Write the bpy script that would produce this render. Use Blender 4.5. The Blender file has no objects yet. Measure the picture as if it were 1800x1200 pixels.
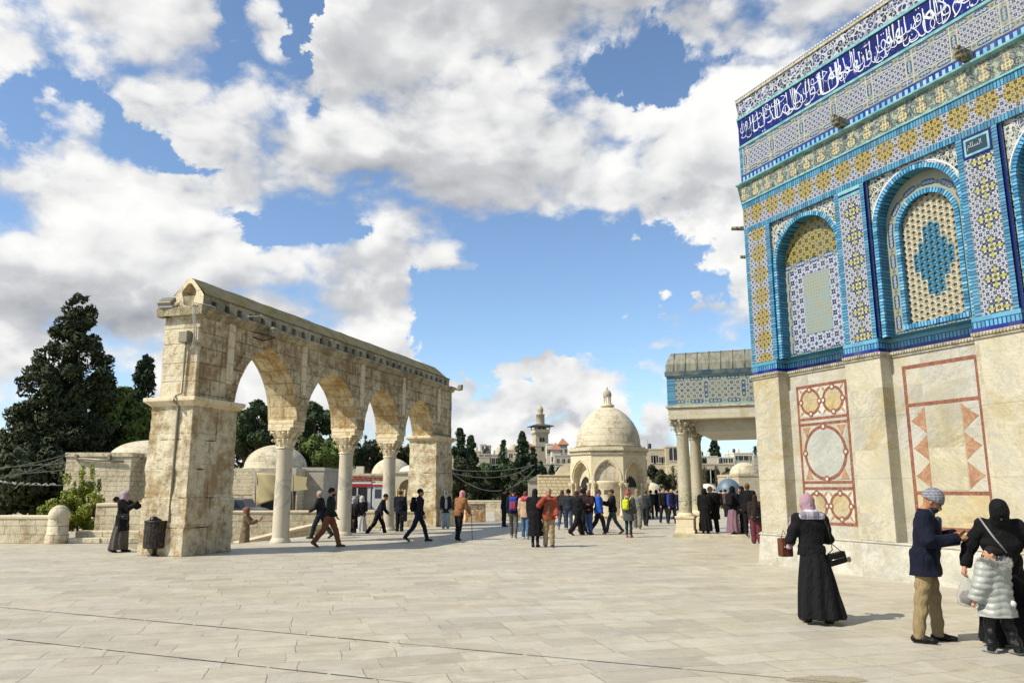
import bpy, bmesh, math, random
import numpy as np
from mathutils import Vector, Matrix
R = math.radians
rnd = random.Random(7)
S = bpy.context.scene
COL = S.collection

# ------------------------------------------------------------------ camera, sky, sun, exposure
F = 1352.0
HOR = 258.0
TH = math.atan(HOR / F)
CZ = 1.7
cam = bpy.data.cameras.new('camera'); camo = bpy.data.objects.new('camera', cam); COL.objects.link(camo)
cam.sensor_width = 36; cam.lens = F / 1800 * 36; cam.clip_end = 3000; cam.clip_start = .1
camo.location = (0, 0, CZ); camo.rotation_euler = (R(90) + TH, 0, 0)
S.camera = camo
S.view_settings.view_transform = 'Standard'; S.view_settings.look = 'None'
S.view_settings.exposure = 0.42; S.view_settings.gamma = 1
SUN_EL, SUN_AZ = 46.0, 245.0         # azimuth clockwise from +Y: behind the camera, to the left
sun = bpy.data.lights.new('sun', 'SUN'); sun.energy = 4.6; sun.angle = R(.55); sun.color = (1, .93, .80)
suno = bpy.data.objects.new('sun', sun); COL.objects.link(suno)
sd = Vector((math.sin(R(SUN_AZ)) * math.cos(R(SUN_EL)), math.cos(R(SUN_AZ)) * math.cos(R(SUN_EL)), math.sin(R(SUN_EL))))
suno.rotation_euler = sd.to_track_quat('Z', 'Y').to_euler()
suno.location = sd * 60
S.cycles.max_bounces = 6; S.cycles.diffuse_bounces = 3; S.cycles.transparent_max_bounces = 8


# pixel of the survey -> point on the vertical plane at distance Y, or on the ground
def ray(px, py):
    c, s = math.cos(TH), math.sin(TH)
    dx, dy = px - 900, 600 - py
    return Vector((dx, F * c - dy * s, F * s + dy * c))


def at(px, py, Y):
    r = ray(px, py); return Vector((0, 0, CZ)) + r * (Y / r.y)


def gnd(px, py, z=0):
    r = ray(px, py); return Vector((0, 0, CZ)) + r * ((z - CZ) / r.z)


# ------------------------------------------------------------------ node expressions
class X:
    def __init__(s, nt, sock): s.nt = nt; s.k = sock
    def _m(s, op, *a, clamp=False):
        n = s.nt.nodes.new('ShaderNodeMath'); n.operation = op; n.use_clamp = clamp
        for i, v in enumerate((s,) + a):
            if isinstance(v, X): s.nt.links.new(v.k, n.inputs[i])
            else: n.inputs[i].default_value = float(v)
        return X(s.nt, n.outputs[0])
    def __add__(s, o): return s._m('ADD', o)
    __radd__ = __add__
    def __sub__(s, o): return s._m('SUBTRACT', o)
    def __rsub__(s, o): return (s * -1) + o
    def __mul__(s, o): return s._m('MULTIPLY', o)
    __rmul__ = __mul__
    def __truediv__(s, o): return s._m('DIVIDE', o)
    def __pow__(s, o): return s._m('POWER', o)
    def abs(s): return s._m('ABSOLUTE')
    def fract(s): return s._m('FRACT')
    def floor(s): return s._m('FLOOR')
    def sqrt(s): return s._m('SQRT')
    def sin(s): return s._m('SINE')
    def cos(s): return s._m('COSINE')
    def max(s, o): return s._m('MAXIMUM', o)
    def min(s, o): return s._m('MINIMUM', o)
    def lt(s, o): return s._m('LESS_THAN', o)
    def gt(s, o): return s._m('GREATER_THAN', o)
    def clamp(s): return s._m('ADD', 0.0, clamp=True)
    def atan2(s, o): return s._m('ARCTAN2', o)
    def cell(s, p, c=0.0):           # centred repeat, value in -.5..+.5 of a period
        return ((s - c) / p + .5).fract() - .5
    def idx(s, p, c=0.0): return ((s - c) / p + .5).floor()
    def ramp(s, a, b):               # smooth 0..1 between a and b
        n = s.nt.nodes.new('ShaderNodeMapRange'); n.interpolation_type = 'SMOOTHSTEP'
        s.nt.links.new(s.k, n.inputs[0]); n.inputs[1].default_value = a; n.inputs[2].default_value = b
        return X(s.nt, n.outputs[0])
    def lin(s, a, b, c=0., d=1.):
        n = s.nt.nodes.new('ShaderNodeMapRange')
        s.nt.links.new(s.k, n.inputs[0])
        for i, v in enumerate((a, b, c, d)): n.inputs[1 + i].default_value = v
        return X(s.nt, n.outputs[0])


def srgb(h):
    if isinstance(h, str):
        h = h.lstrip('#'); v = [int(h[i:i + 2], 16) / 255 for i in (0, 2, 4)]
        return tuple((c / 12.92 if c <= .04045 else ((c + .055) / 1.055) ** 2.4) for c in v) + (1,)
    return tuple(h) + (1,) if len(h) == 3 else tuple(h)


class T:
    """a node tree with short-hands"""
    def __init__(s, nt): s.nt = nt; s.N = nt.nodes; s.L = nt.links
    def put(s, sock, v):
        if isinstance(v, X): s.L.new(v.k, sock)
        elif isinstance(v, str): sock.default_value = srgb(v)
        elif isinstance(v, (tuple, list)) and len(v) == 3 and sock.type == 'RGBA': sock.default_value = tuple(v) + (1,)
        else: sock.default_value = v
    def coord(s, kind='Object'):
        n = s.N.new('ShaderNodeTexCoord'); return X(s.nt, n.outputs[kind])
    def xyz(s, v):
        n = s.N.new('ShaderNodeSeparateXYZ'); s.L.new(v.k, n.inputs[0]); return [X(s.nt, n.outputs[i]) for i in range(3)]
    def vec(s, x, y, z):
        n = s.N.new('ShaderNodeCombineXYZ')
        for i, v in enumerate((x, y, z)): s.put(n.inputs[i], v)
        return X(s.nt, n.outputs[0])
    def noise(s, v, scale, detail=5, rough=.55, dist=0., col=False):
        n = s.N.new('ShaderNodeTexNoise'); s.L.new(v.k, n.inputs['Vector'])
        n.inputs['Scale'].default_value = scale; n.inputs['Detail'].default_value = detail
        n.inputs['Roughness'].default_value = rough; n.inputs['Distortion'].default_value = dist
        return X(s.nt, n.outputs['Color' if col else 0])
    def voro(s, v, scale, feat='F1', out='Distance', rnd_=1.):
        n = s.N.new('ShaderNodeTexVoronoi'); n.feature = feat; s.L.new(v.k, n.inputs['Vector'])
        n.inputs['Scale'].default_value = scale; n.inputs['Randomness'].default_value = rnd_
        return X(s.nt, n.outputs[out])
    def white(s, v):
        n = s.N.new('ShaderNodeTexWhiteNoise'); n.noise_dimensions = '3D'; s.L.new(v.k, n.inputs['Vector']); return X(s.nt, n.outputs['Value'])
    def mix(s, f, a, b, mode='MIX'):
        n = s.N.new('ShaderNodeMix'); n.data_type = 'RGBA'; n.blend_type = mode; n.clamp_factor = True
        s.put(n.inputs[0], f); s.put(n.inputs[6], a); s.put(n.inputs[7], b); return X(s.nt, n.outputs[2])
    def scale(s, v, sx, sy, sz, off=(0, 0, 0), rot=(0, 0, 0)):
        n = s.N.new('ShaderNodeMapping'); s.L.new(v.k, n.inputs[0]); n.inputs[3].default_value = (sx, sy, sz)
        n.inputs[1].default_value = off; n.inputs[2].default_value = rot; return X(s.nt, n.outputs[0])
    def bump(s, h, strength=.5, dist=.02):
        n = s.N.new('ShaderNodeBump'); n.inputs['Strength'].default_value = strength; n.inputs['Distance'].default_value = dist
        s.L.new(h.k, n.inputs['Height']); return X(s.nt, n.outputs[0])


def material(name, build=None, color=None, rough=.7, metal=0., spec=.5):
    m = bpy.data.materials.new(name); m.use_nodes = True
    b = m.node_tree.nodes['Principled BSDF']; t = T(m.node_tree)
    b.inputs['Roughness'].default_value = rough; b.inputs['Metallic'].default_value = metal
    b.inputs['Specular IOR Level'].default_value = spec
    if color is not None: t.put(b.inputs['Base Color'], srgb(color) if isinstance(color, str) else color)
    if build:
        r = build(t)
        if not isinstance(r, tuple): r = (r,)
        t.put(b.inputs['Base Color'], r[0])
        if len(r) > 1 and r[1] is not None: t.L.new(r[1].k, b.inputs['Normal'])
        if len(r) > 2: t.put(b.inputs['Roughness'], r[2])
    return m


# ------------------------------------------------------------------ world: Nishita sky with broken cumulus over it
world = bpy.data.worlds.new('World'); S.world = world; world.use_nodes = True
wt = T(world.node_tree)
sky = wt.N.new('ShaderNodeTexSky'); sky.sky_type = 'NISHITA'; sky.sun_disc = False
sky.sun_elevation = R(SUN_EL); sky.sun_rotation = R(SUN_AZ); sky.altitude = 700; sky.air_density = 1.0; sky.dust_density = .6; sky.ozone_density = 2.2
SKY = .10
g = wt.coord('Generated')
gx, gy, gz = wt.xyz(g)
az = gx.atan2(gy)
el = gz._m('ARCSINE')
wdir = wt.vec(gx, gy, gz * 1.5)
wpn = wt.xyz(wt.noise(wdir, 3.4, 7, .62, .3, col=True))      # ragged edges: the cloud map is looked up at warped directions
az0, el0 = az, el
az = az + (wpn[0] - .5) * .42
el = el + (wpn[1] - .5) * .34


def azel(px, py):
    r = ray(px, py).normalized(); return math.atan2(r.x, r.y), math.asin(r.z)


def blob(px, py, rx, ry, w):
    a, e = azel(px, py)
    q = (az - a) * (F / rx * .9); q2 = (el - e) * (F / ry * .97)
    d = q * q + q2 * q2 + 1.0
    return (d * d)._inv(w)


def _inv(s, w):
    n = s.nt.nodes.new('ShaderNodeMath'); n.operation = 'DIVIDE'; n.inputs[0].default_value = w
    s.nt.links.new(s.k, n.inputs[1]); return X(s.nt, n.outputs[0])


X._inv = _inv
CL = [(150, 120, 150, 95, .9), (300, 190, 110, 80, .6), (30, 20, 110, 50, .6), (350, 50, 70, 60, .5), (700, 90, 230, 130, 1.1), (560, 170, 110, 90, .6),
      (800, 260, 190, 130, 1.1), (680, 330, 120, 60, .5), (450, 320, 110, 60, .75), (60, 290, 130, 60, .8), (200, 390, 170, 75, 1.), (60, 490, 220, 100, 1.1),
      (360, 480, 150, 60, .9), (560, 480, 150, 60, 1.1), (520, 560, 220, 60, 1.2), (640, 560, 90, 50, .8), (130, 590, 160, 50, .9), (300, 560, 140, 60, 1.0), (650, 440, 90, 36, .7), (830, 450, 110, 60, .9), (930, 510, 90, 44, 1.1), (720, 400, 150, 60, .8), (400, 440, 90, 36, .5),
      (1050, 40, 330, 75, 1.1), (1380, 50, 260, 80, 1.), (1260, 240, 140, 90, 1.3), (1090, 310, 150, 55, 1.), (1020, 255, 90, 60, .6), (1240, 340, 110, 50, .7),
      (1270, 510, 70, 90, 1.8), (1230, 600, 110, 40, 1.7), (930, 715, 105, 55, 1.6), (860, 740, 55, 30, .8), (1000, 700, 40, 32, .6), (1035, 662, 36, 16, .75), (1076, 655, 13, 9, .9),
      (1150, 715, 44, 60, 1.3), (1190, 780, 80, 36, .7), (450, 670, 120, 90, 1.5), (640, 620, 70, 45, .6), (620, 700, 140, 80, 1.2), (210, 655, 90, 45, 1.1), (20, 620, 80, 60, 1.2), (810, 720, 40, 50, .5),
      (950, 800, 350, 20, .5), (1250, 790, 200, 40, .5),
      (545, 90, 40, 75, -1.5), (415, 30, 30, 30, -.8), (400, 110, 34, 50, -.5), (240, 275, 130, 24, -.8), (250, 310, 70, 30, -.5), (500, 405, 170, 34, -1.1), (620, 395, 60, 34, -.5), (30, 215, 60, 50, -.6), (200, 30, 60, 24, -.5),
      (1110, 165, 120, 50, -1.2), (1050, 200, 60, 26, -.9), (1290, 95, 60, 18, -.5), (1080, 450, 200, 60, -1.1), (1060, 560, 250, 70, -1.2), (760, 590, 130, 40, -.9), (720, 530, 60, 20, -.4), (860, 640, 190, 46, -1.3), (750, 540, 80, 24, -.6), (800, 400, 20, 10, 0), (280, 600, 80, 26, -.8), (1100, 700, 24, 60, -.7), (960, 620, 120, 30, -.5)]
CL = [(x, y, rx, ry, w * (1.0 if w > 0 else 1.45)) for x, y, rx, ry, w in CL]
cov = blob(*CL[0])
for c in CL[1:]: cov = cov + blob(*c)
def billow(v, scale):          # cauliflower-like puffs
    n = wt.N.new('ShaderNodeTexVoronoi'); n.feature = 'F1'; n.normalize = True; wt.L.new(v.k, n.inputs['Vector'])
    n.inputs['Scale'].default_value = scale; n.inputs['Detail'].default_value = 2.5; n.inputs['Roughness'].default_value = .5; n.inputs['Lacunarity'].default_value = 2.3
    return X(world.node_tree, n.outputs['Distance'])
warp = wt.noise(wdir, 3., 4, .6, col=True)
wv = wt.N.new('ShaderNodeVectorMath'); wv.operation = 'MULTIPLY_ADD'; wt.L.new(warp.k, wv.inputs[0]); wv.inputs[1].default_value = (.16, .16, .16); wt.L.new(wdir.k, wv.inputs[2])
wv = X(world.node_tree, wv.outputs[0])
off = wt.N.new('ShaderNodeVectorMath'); off.operation = 'ADD'; wt.L.new(wv.k, off.inputs[0]); off.inputs[1].default_value = (-.016, 0, .034); off = X(world.node_tree, off.outputs[0])
b1, b2 = billow(wv, 6.), billow(off, 6.)
n1 = wt.noise(wdir, 5.0, 10, .62, .1)
n2 = wt.noise(off, 5.0, 8, .6, .1)
nb = wt.noise(wdir, 2.6, 4, .5, .2)
cov = cov / (cov.abs() + .6)
tex = (n1 - .5) * 2.0 + (.26 - b1) * 2.6
dens = cov * .82 + tex - .02
alpha = dens.ramp(-.03, .36)
DK = [(90, 540, 230, 60, 1.), (760, 40, 260, 70, .7), (680, 250, 160, 60, .8), (850, 330, 170, 70, .8), (1250, 40, 300, 60, .9), (560, 560, 120, 40, .6), (1000, 775, 160, 20, .9), (280, 520, 120, 40, .6), (120, 200, 120, 30, .3), (1200, 370, 120, 26, .5), (880, 500, 100, 20, .4), (1200, 770, 120, 30, .4), (40, 330, 80, 30, .3)]
dk = blob(*DK[0])
for c in DK[1:]: dk = dk + blob(*c)
lit = ((b2 - b1) * 2.0 + (n1 - n2) * .9 + .78 - dk * .40 - dens.ramp(.5, 1.3) * .22 + (nb - .5) * .8).clamp()
ccol = wt.mix(lit, (.30, .32, .36, 1), (.86, .865, .87, 1))
ccol = wt.mix((lit - .6) * 1.8, ccol, (1.04, 1.03, 1.0, 1))
world.cycles.sampling_method = 'MANUAL'; world.cycles.sample_map_resolution = 512
csc = wt.N.new('ShaderNodeVectorMath'); csc.operation = 'SCALE'; wt.L.new(ccol.k, csc.inputs[0]); csc.inputs['Scale'].default_value = .76 / SKY
skc = wt.N.new('ShaderNodeMix'); skc.data_type = 'RGBA'; skc.blend_type = 'MULTIPLY'; skc.inputs[0].default_value = 1
wt.L.new(sky.outputs[0], skc.inputs[6]); skc.inputs[7].default_value = (1.28, 1.34, 1.36, 1)
hz = gz.ramp(.16, .0)
sk2 = wt.mix(hz * .4, X(world.node_tree, skc.outputs[2]), (4.2, 5.6, 7.6, 1))
wc = wt.mix(alpha * gz.ramp(-.03, .0), sk2, X(world.node_tree, csc.outputs[0]))
bg = world.node_tree.nodes['Background']; bg.inputs['Strength'].default_value = SKY
wt.L.new(wc.k, bg.inputs['Color'])


# ------------------------------------------------------------------ objects
def tag(o, label=None, cat=None, group=None, kind=None):
    if label: o['label'] = label
    if cat: o['category'] = cat
    if group: o['group'] = group
    if kind: o['kind'] = kind
    return o


def link(name, me, parent=None):
    o = bpy.data.objects.new(name, me); COL.objects.link(o)
    if parent: o.parent = parent
    return o


def empty(name, loc=(0, 0, 0), rz=0., label=None, cat=None, group=None):
    o = bpy.data.objects.new(name, None); COL.objects.link(o); o.location = loc; o.rotation_euler = (0, 0, rz)
    o.empty_display_size = .1
    return tag(o, label, cat, group)


class MB:
    """collects shapes into one mesh"""
    def __init__(s): s.v = []; s.f = []; s.mi = []; s.m = 0; s.sm = []
    def add(s, vs, fs, smooth=False):
        o = len(s.v); s.v += [tuple(v) for v in vs]
        for f in fs: s.f.append(tuple(o + i for i in f)); s.mi.append(s.m); s.sm.append(smooth)
        return s
    def box(s, x0, x1, y0, y1, z0, z1, rot=None, skip=()):
        vs = [Vector((x, y, z)) for z in (z0, z1) for y in (y0, y1) for x in (x0, x1)]
        if rot: vs = [rot @ v for v in vs]
        fs = {'b': (0, 2, 3, 1), 't': (4, 5, 7, 6), 'f': (0, 1, 5, 4), 'k': (2, 6, 7, 3), 'l': (0, 4, 6, 2), 'r': (1, 3, 7, 5)}
        return s.add(vs, [f for k, f in fs.items() if k not in skip])
    def quad(s, a, b, c, d): return s.add([a, b, c, d], [(0, 1, 2, 3)])
    def lathe(s, prof, n=24, c=(0, 0, 0), smooth=True, cap=True, a0=0., a1=2 * math.pi, sx=1., sy=1., wob=None):
        full = abs(a1 - a0 - 2 * math.pi) < 1e-6; k = n if full else n + 1; vs = []
        for r, z in prof:
            for i in range(k):
                a = a0 + (a1 - a0) * i / n; rr = r * (wob(a, z) if wob else 1)
                vs.append((c[0] + rr * math.cos(a) * sx, c[1] + rr * math.sin(a) * sy, c[2] + z))
        fs = []
        for j in range(len(prof) - 1):
            for i in range(n):
                i2 = (i + 1) % k
                fs.append((j * k + i, j * k + i2, (j + 1) * k + i2, (j + 1) * k + i))
        s.add(vs, fs, smooth)
        if cap and full:
            s.add(vs[:k], [tuple(range(k))[::-1]]); s.add(vs[-k:], [tuple(range(k))])
        return s
    def prism(s, pts, a, b, axis='z', closed=True):
        """polygon pts extruded from a to b along axis"""
        def P(u, v, w): return {'z': (u, v, w), 'y': (u, w, v), 'x': (w, u, v)}[axis]
        n = len(pts); vs = [P(u, v, a) for u, v in pts] + [P(u, v, b) for u, v in pts]
        fs = [(i, (i + 1) % n, n + (i + 1) % n, n + i) for i in range(n)]
        if closed: fs += [tuple(range(n))[::-1], tuple(range(n, 2 * n))]
        return s.add(vs, fs)
    def tube(s, pts, r, n=8, smooth=True, cap=True):
        pts = [Vector(p) for p in pts]; rs = r if isinstance(r, (list, tuple)) else [r] * len(pts); vs = []
        up = Vector((0, 0, 1))
        for i, p in enumerate(pts):
            t = (pts[min(i + 1, len(pts) - 1)] - pts[max(i - 1, 0)]).normalized()
            a = t.cross(up)
            if a.length < 1e-3: a = t.cross(Vector((1, 0, 0)))
            a.normalize(); b = t.cross(a)
            for k in range(n):
                an = 2 * math.pi * k / n; vs.append(p + (a * math.cos(an) + b * math.sin(an)) * rs[i])
        fs = [(j * n + i, j * n + (i + 1) % n, (j + 1) * n + (i + 1) % n, (j + 1) * n + i) for j in range(len(pts) - 1) for i in range(n)]
        if cap: fs += [tuple(range(n))[::-1], tuple((len(pts) - 1) * n + i for i in range(n))]
        return s.add(vs, fs, smooth)
    def mesh(s, name, mats, fix=True):
        me = bpy.data.meshes.new(name); me.from_pydata(s.v, [], s.f)
        for m in (mats if isinstance(mats, (list, tuple)) else [mats]): me.materials.append(m)
        me.polygons.foreach_set('material_index', s.mi); me.polygons.foreach_set('use_smooth', s.sm)
        if fix:
            bm = bmesh.new(); bm.from_mesh(me); bmesh.ops.recalc_face_normals(bm, faces=bm.faces); bm.to_mesh(me); bm.free()
        me.update(); return me
    def build(s, name, mats, parent=None, fix=True): return link(name, s.mesh(name, mats, fix), parent)


def bevel(o, w=.01, seg=2, ang=40):
    m = o.modifiers.new('b', 'BEVEL'); m.width = w; m.segments = seg; m.limit_method = 'ANGLE'; m.angle_limit = R(ang); return o


def copy_tree(o, parent=None):
    c = o.copy(); COL.objects.link(c)
    if parent: c.parent = parent
    for ch in o.children: copy_tree(ch, c)
    return c
# ------------------------------------------------------------------ materials
def blocks(t, u, v, bw, bh, joint=.012, wob=None):
    """running-bond courses: returns (joint mask 0/1, per-block random, per-block random 2)"""
    row = (v / bh).floor()
    jit = t.white(t.vec(row, 3.1, 7.7))
    uu = u / bw + jit * 3.7
    c = uu.floor()
    fu = (uu.fract() - .5).abs() * bw; fv = ((v / bh).fract() - .5).abs() * bh
    m = (fu - (bw * .5 - joint)).max(fv - (bh * .5 - joint)).ramp(-.004, .004)
    r1 = t.white(t.vec(c, row, 1.3)); r2 = t.white(t.vec(c, row, 9.1))
    return m, r1, r2


def limestone(light, dark, bw=.7, bh=.4, joint=.012, stain=.5, pits=.5, plane='xz', streak=.0, jd=.45, bs=.8, ochre='#a2793f'):
    def f(t):
        c = t.coord(); x, y, z = t.xyz(c)
        u = {'xz': x, 'xy': x, 'yz': y, 'auto': x + y}[plane]; v = y if plane == 'xy' else z
        wob = t.noise(c, 1.7, 3) - .5
        m, r1, r2 = blocks(t, u + wob * .06, v + wob * .04, bw, bh, joint)
        big = t.noise(c, .9, 6, .62); med = t.noise(c, 5, 7, .68); fine = t.noise(c, 34, 4, .7)
        st = (big * .55 + med * .45 + (r1 - .5) * .07).ramp(.62 - stain * .22, .80 - stain * .2)
        col = t.mix(r2 * .35 + fine * .3, light, t.mix(.35, light, '#f5ead2'))
        col = t.mix(st * .85, col, dark)
        col = t.mix((med.ramp(.54, .68)) * .5, col, ochre)
        lime = t.noise(c, 2.3, 7, .7, .6).ramp(.58, .70); col = t.mix(lime * .55, col, '#d8cfb6')
        if streak:
            sn = t.noise(t.scale(c, 6, 6, .35), 1.3, 5, .6)
            col = t.mix(sn.ramp(.52, .68) * streak, col, '#5d4a30')
        pv = t.noise(c, 22, 3, .6); pit = pv.ramp(.66, .72) * pits
        col = t.mix(pit * .7, col, '#6a4c28')
        col = t.mix(m * jd, col, '#6e5a3c')
        h = fine * .25 + med * .9 - m * (.2 + jd * 1.6) - pit * .9 + r1 * .5
        return col, t.bump(h, bs, .035), .88
    return f


M = {}
M['stone'] = material('limestone', limestone('#d0c09c', '#a8905f', .75, .47, plane='auto', stain=.45, pits=.6, jd=.3))
M['stone_pier'] = material('pier_limestone', limestone('#cbbf9f', '#8f7446', 1.05, .78, joint=.0, plane='auto', stain=.95, pits=1., streak=.22, jd=.0, bs=1.8))
M['stone_wall'] = material('weathered_limestone', limestone('#cdbd92', '#86673c', .66, .42, plane='xz', stain=1.0, pits=1., streak=.6, jd=.10, bs=2., ochre='#8a6030'))
M['stone_soffit'] = material('soffit_limestone', limestone('#c9b88d', '#97763f', .5, .36, plane='yz', stain=.95, pits=.9, streak=.3, jd=.15, bs=1.4))
M['coping'] = material('coping_stone', limestone('#a3967a', '#6b6042', 1.1, 9., plane='xz', stain=1.0, pits=.4, jd=.4, bs=.7, ochre='#7d7134'))
M['rubble'] = material('pale_rubble', limestone('#c2b697', '#8f7d5a', .5, .27, joint=.008, plane='auto', stain=.7, pits=.6, streak=.2, jd=.2, bs=1.1))
M['rubble_small'] = material('squared_rubble', limestone('#c9b78f', '#8d7548', .32, .2, joint=.02, plane='auto', stain=.35, pits=.2, jd=.45, bs=.9))
M['plaster'] = material('pale_plaster', limestone('#d9ccb0', '#b5a27c', 1.4, .5, joint=.006, plane='auto', stain=.3, pits=.1, jd=.2, bs=.4))
M['domestone'] = material('dome_stone', limestone('#b9af95', '#8e7f60', .7, .36, joint=.007, plane='auto', stain=.7, pits=.25, streak=.3, jd=.3, bs=.6))
M['palestone'] = material('pale_dressed_stone', limestone('#c2b594', '#a08a62', .7, .34, joint=.006, plane='auto', stain=.35, pits=.1, jd=.28, bs=.35))


def f_top(t):      # parapet top: lichen on grey stone
    c = t.coord(); n = t.noise(c, 2.4, 7, .65); f = t.noise(c, 30, 4, .7)
    col = t.mix(f, '#8d8368', '#75694c'); col = t.mix(n.ramp(.42, .6) * .85, col, '#70661f')
    return col, t.bump(n + f * .3, .8, .03), .95
M['lichen'] = material('lichen_stone', f_top)


def f_column(t):
    c = t.coord(); x, y, z = t.xyz(c); w = t.noise(c, 1.2, 6, .65, 1.2)
    v = (z * 1.4 + w * 7.5).sin().abs()
    col = t.mix(v.ramp(.0, .6) * .8, '#a39b8a', '#c6bca4'); b = t.noise(c, 2.5, 6, .7)
    col = t.mix(b.ramp(.55, .75) * .6, col, '#a08a5c')
    f = t.noise(c, 40, 3, .7)
    return col, t.bump(f + b, .35, .02), .62
M['column'] = material('grey_marble_column', f_column)


def f_gcol(t):
    c = t.coord(); b = t.noise(c, 1.6, 6, .7, .6); f = t.noise(c, 28, 5, .75); z = t.xyz(c)[2]
    col = t.mix(f.ramp(.35, .65), '#98927a', '#b9b199'); col = t.mix(b.ramp(.5, .66) * .7, col, '#c0b184')
    col = t.mix((t.noise(c, 9, 4, .7).ramp(.62, .68)) * .8, col, '#57523f')
    gr = t.noise(c, 13, 5, .7).ramp(.5, .56) * (1 - ((z - 1.25) * 1.9).abs()).clamp()
    col = t.mix(gr * .85, col, '#2f4a35')
    return col, t.bump(f + b, .4, .02), .55
M['porchcol'] = material('speckled_granite_column', f_gcol)


def f_marble(kind):
    a, b_, d_, scale = {'warm': ('#b6ae97', '#a6966b', '#6f6b5e', .9), 'grey': ('#aeaba0', '#a79b7a', '#71716a', 1.1), 'pale': ('#c4c0b2', '#b0aa9a', '#8c8d88', .8),
                        'disc': ('#a9aaa0', '#9c9d94', '#8a8c86', 1.6), 'gold': ('#b3a276', '#9a8352', '#776b50', 1.5), 'book': ('#b8ad8e', '#9a8e6c', '#6f6a58', 1.2)}[kind]
    def f(t):
        c = t.coord(); x, y, z = t.xyz(c)
        sl = t.white(t.vec((x / 1.43).floor(), (z / 1.22).floor(), 4.0)); sl2 = t.white(t.vec((x / 1.43).floor(), (z / 1.22).floor(), 8.0))
        p = t.vec(x + sl * 9, y + sl2 * 5, z * 1.0 + x * (sl - .5) * 1.2)
        n = t.noise(p, scale, 8, .62, 1.3); n2_ = t.noise(p, scale * 2.6, 8, .7, 2.0); v = (n2_ - .5).abs().ramp(.022, .0)
        col = t.mix(n.ramp(.42, .66), a, b_); col = t.mix(t.noise(p, 1.7, 5, .6, .8).ramp(.5, .72) * .75, col, '#b0ad9f' if kind != 'gold' else '#bba56b')
        col = t.mix(v * .6, col, d_)
        st = (t.noise(t.scale(p, 1, 1, 4., rot=(0, R(-38), 0)), 1.5, 7, .7, 1.2) - .5).abs().ramp(.035, .0)
        col = t.mix(st * (.6 if kind in ('gold', 'book') else .34), col, '#6f6852')
        gm = t.noise(p, 1.1, 6, .65, 1.).ramp(.48, .66); col = t.mix(gm * .5, col, '#8f8f88')
        col = t.mix(z.ramp(1.1, .6) * t.noise(c, 3, 5, .7).ramp(.4, .7) * .5, col, '#7d7460')
        col = t.mix((sl - .5) * .35 + .17, col, '#bdb59b')
        if kind in ('warm', 'grey'):
            j = ((z - .67) / 1.22 + .0).fract(); jm = (j - .5).abs().gt(.5 - .0035)
            col = t.mix(jm * .55, col, '#5a5240')
        sp = t.noise(c, 45, 2, .6).ramp(.7, .76)
        col = t.mix(sp * .25, col, '#77694a')
        return col, t.bump(n2_ + n, .12, .02), .42
    return f
for k in ('warm', 'grey', 'pale', 'disc', 'gold', 'book'): M['m_' + k] = material(k + '_marble', f_marble(k))


def f_red(t):
    c = t.coord(); n = t.noise(c, 9, 7, .7, 1.2)
    col = t.mix(n.ramp(.35, .7), '#6b3d2c', '#8f5f48'); col = t.mix((t.noise(c, 30, 4, .7)).ramp(.6, .7) * .5, col, '#c8a888')
    return col, None, .45
M['red'] = material('red_marble_inlay', f_red)
M['rose'] = material('rose_marble_inlay', lambda t: (t.mix(t.noise(t.coord(), 5, 7, .7, 2.).ramp(.35, .7), '#8b6348', '#aa8767'), None, .45))


# --- glazed tiles. x runs along the wall, z up (object coordinates, metres)
def axes(t, p=None):
    x, y, z = t.xyz(t.coord()); return x, z


def weather(t, col, k=.25):
    c = t.coord(); n = t.noise(c, 1.4, 6, .65); f = t.noise(c, 60, 2, .6)
    col = t.mix(n.ramp(.40, .72) * k, col, '#85856f'); tl = t.white(t.vec(*[(q / .19).floor() for q in t.xyz(c)])); col = t.mix(tl.gt(.5) * .10 + tl.gt(.93) * .16, col, '#6f7270')
    return t.mix(f.ramp(.6, .75) * .25, col, '#3a3d3c')


def mesh_pattern(t, x, z, p, light, dark, mid, cx=0., cz=0.):
    """white strapwork: dark diagonal four-point stars, upright stars between them, small lozenges"""
    a = x.cell(p, cx); b = z.cell(p, cz); aa, bb = a.abs(), b.abs(); a2 = .5 - aa; b2 = .5 - bb
    c1 = (a + b).abs(); c2 = (a - b).abs()
    xs = c1.sqrt() + c2.sqrt()                    # star on the diagonals at the cell centre
    ps = a2.sqrt() + b2.sqrt()                    # upright star at the corner
    loz = (aa + b2).min(a2 + bb)                  # lozenge at the edge middles
    col = t.mix((loz - .13).abs().lt(.05), light, mid); col = t.mix(loz.lt(.045), col, dark)
    col = t.mix(ps.lt(.70), col, mid); col = t.mix(ps.lt(.42), col, dark); col = t.mix(((xs - 1.08).abs().lt(.05)) * .6, col, mid); col = t.mix(xs.lt(.92), col, dark); col = t.mix((aa + bb).lt(.07), col, light)
    return col


def f_mesh(p=.24, light='#b3b5ba', dark='#151b40', mid='#475070', cx=0., cz=0.):
    def f(t):
        x, z = axes(t)
        return weather(t, mesh_pattern(t, x, z, p, light, dark, mid, cx, cz), .2), None, .3
    return f


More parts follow.
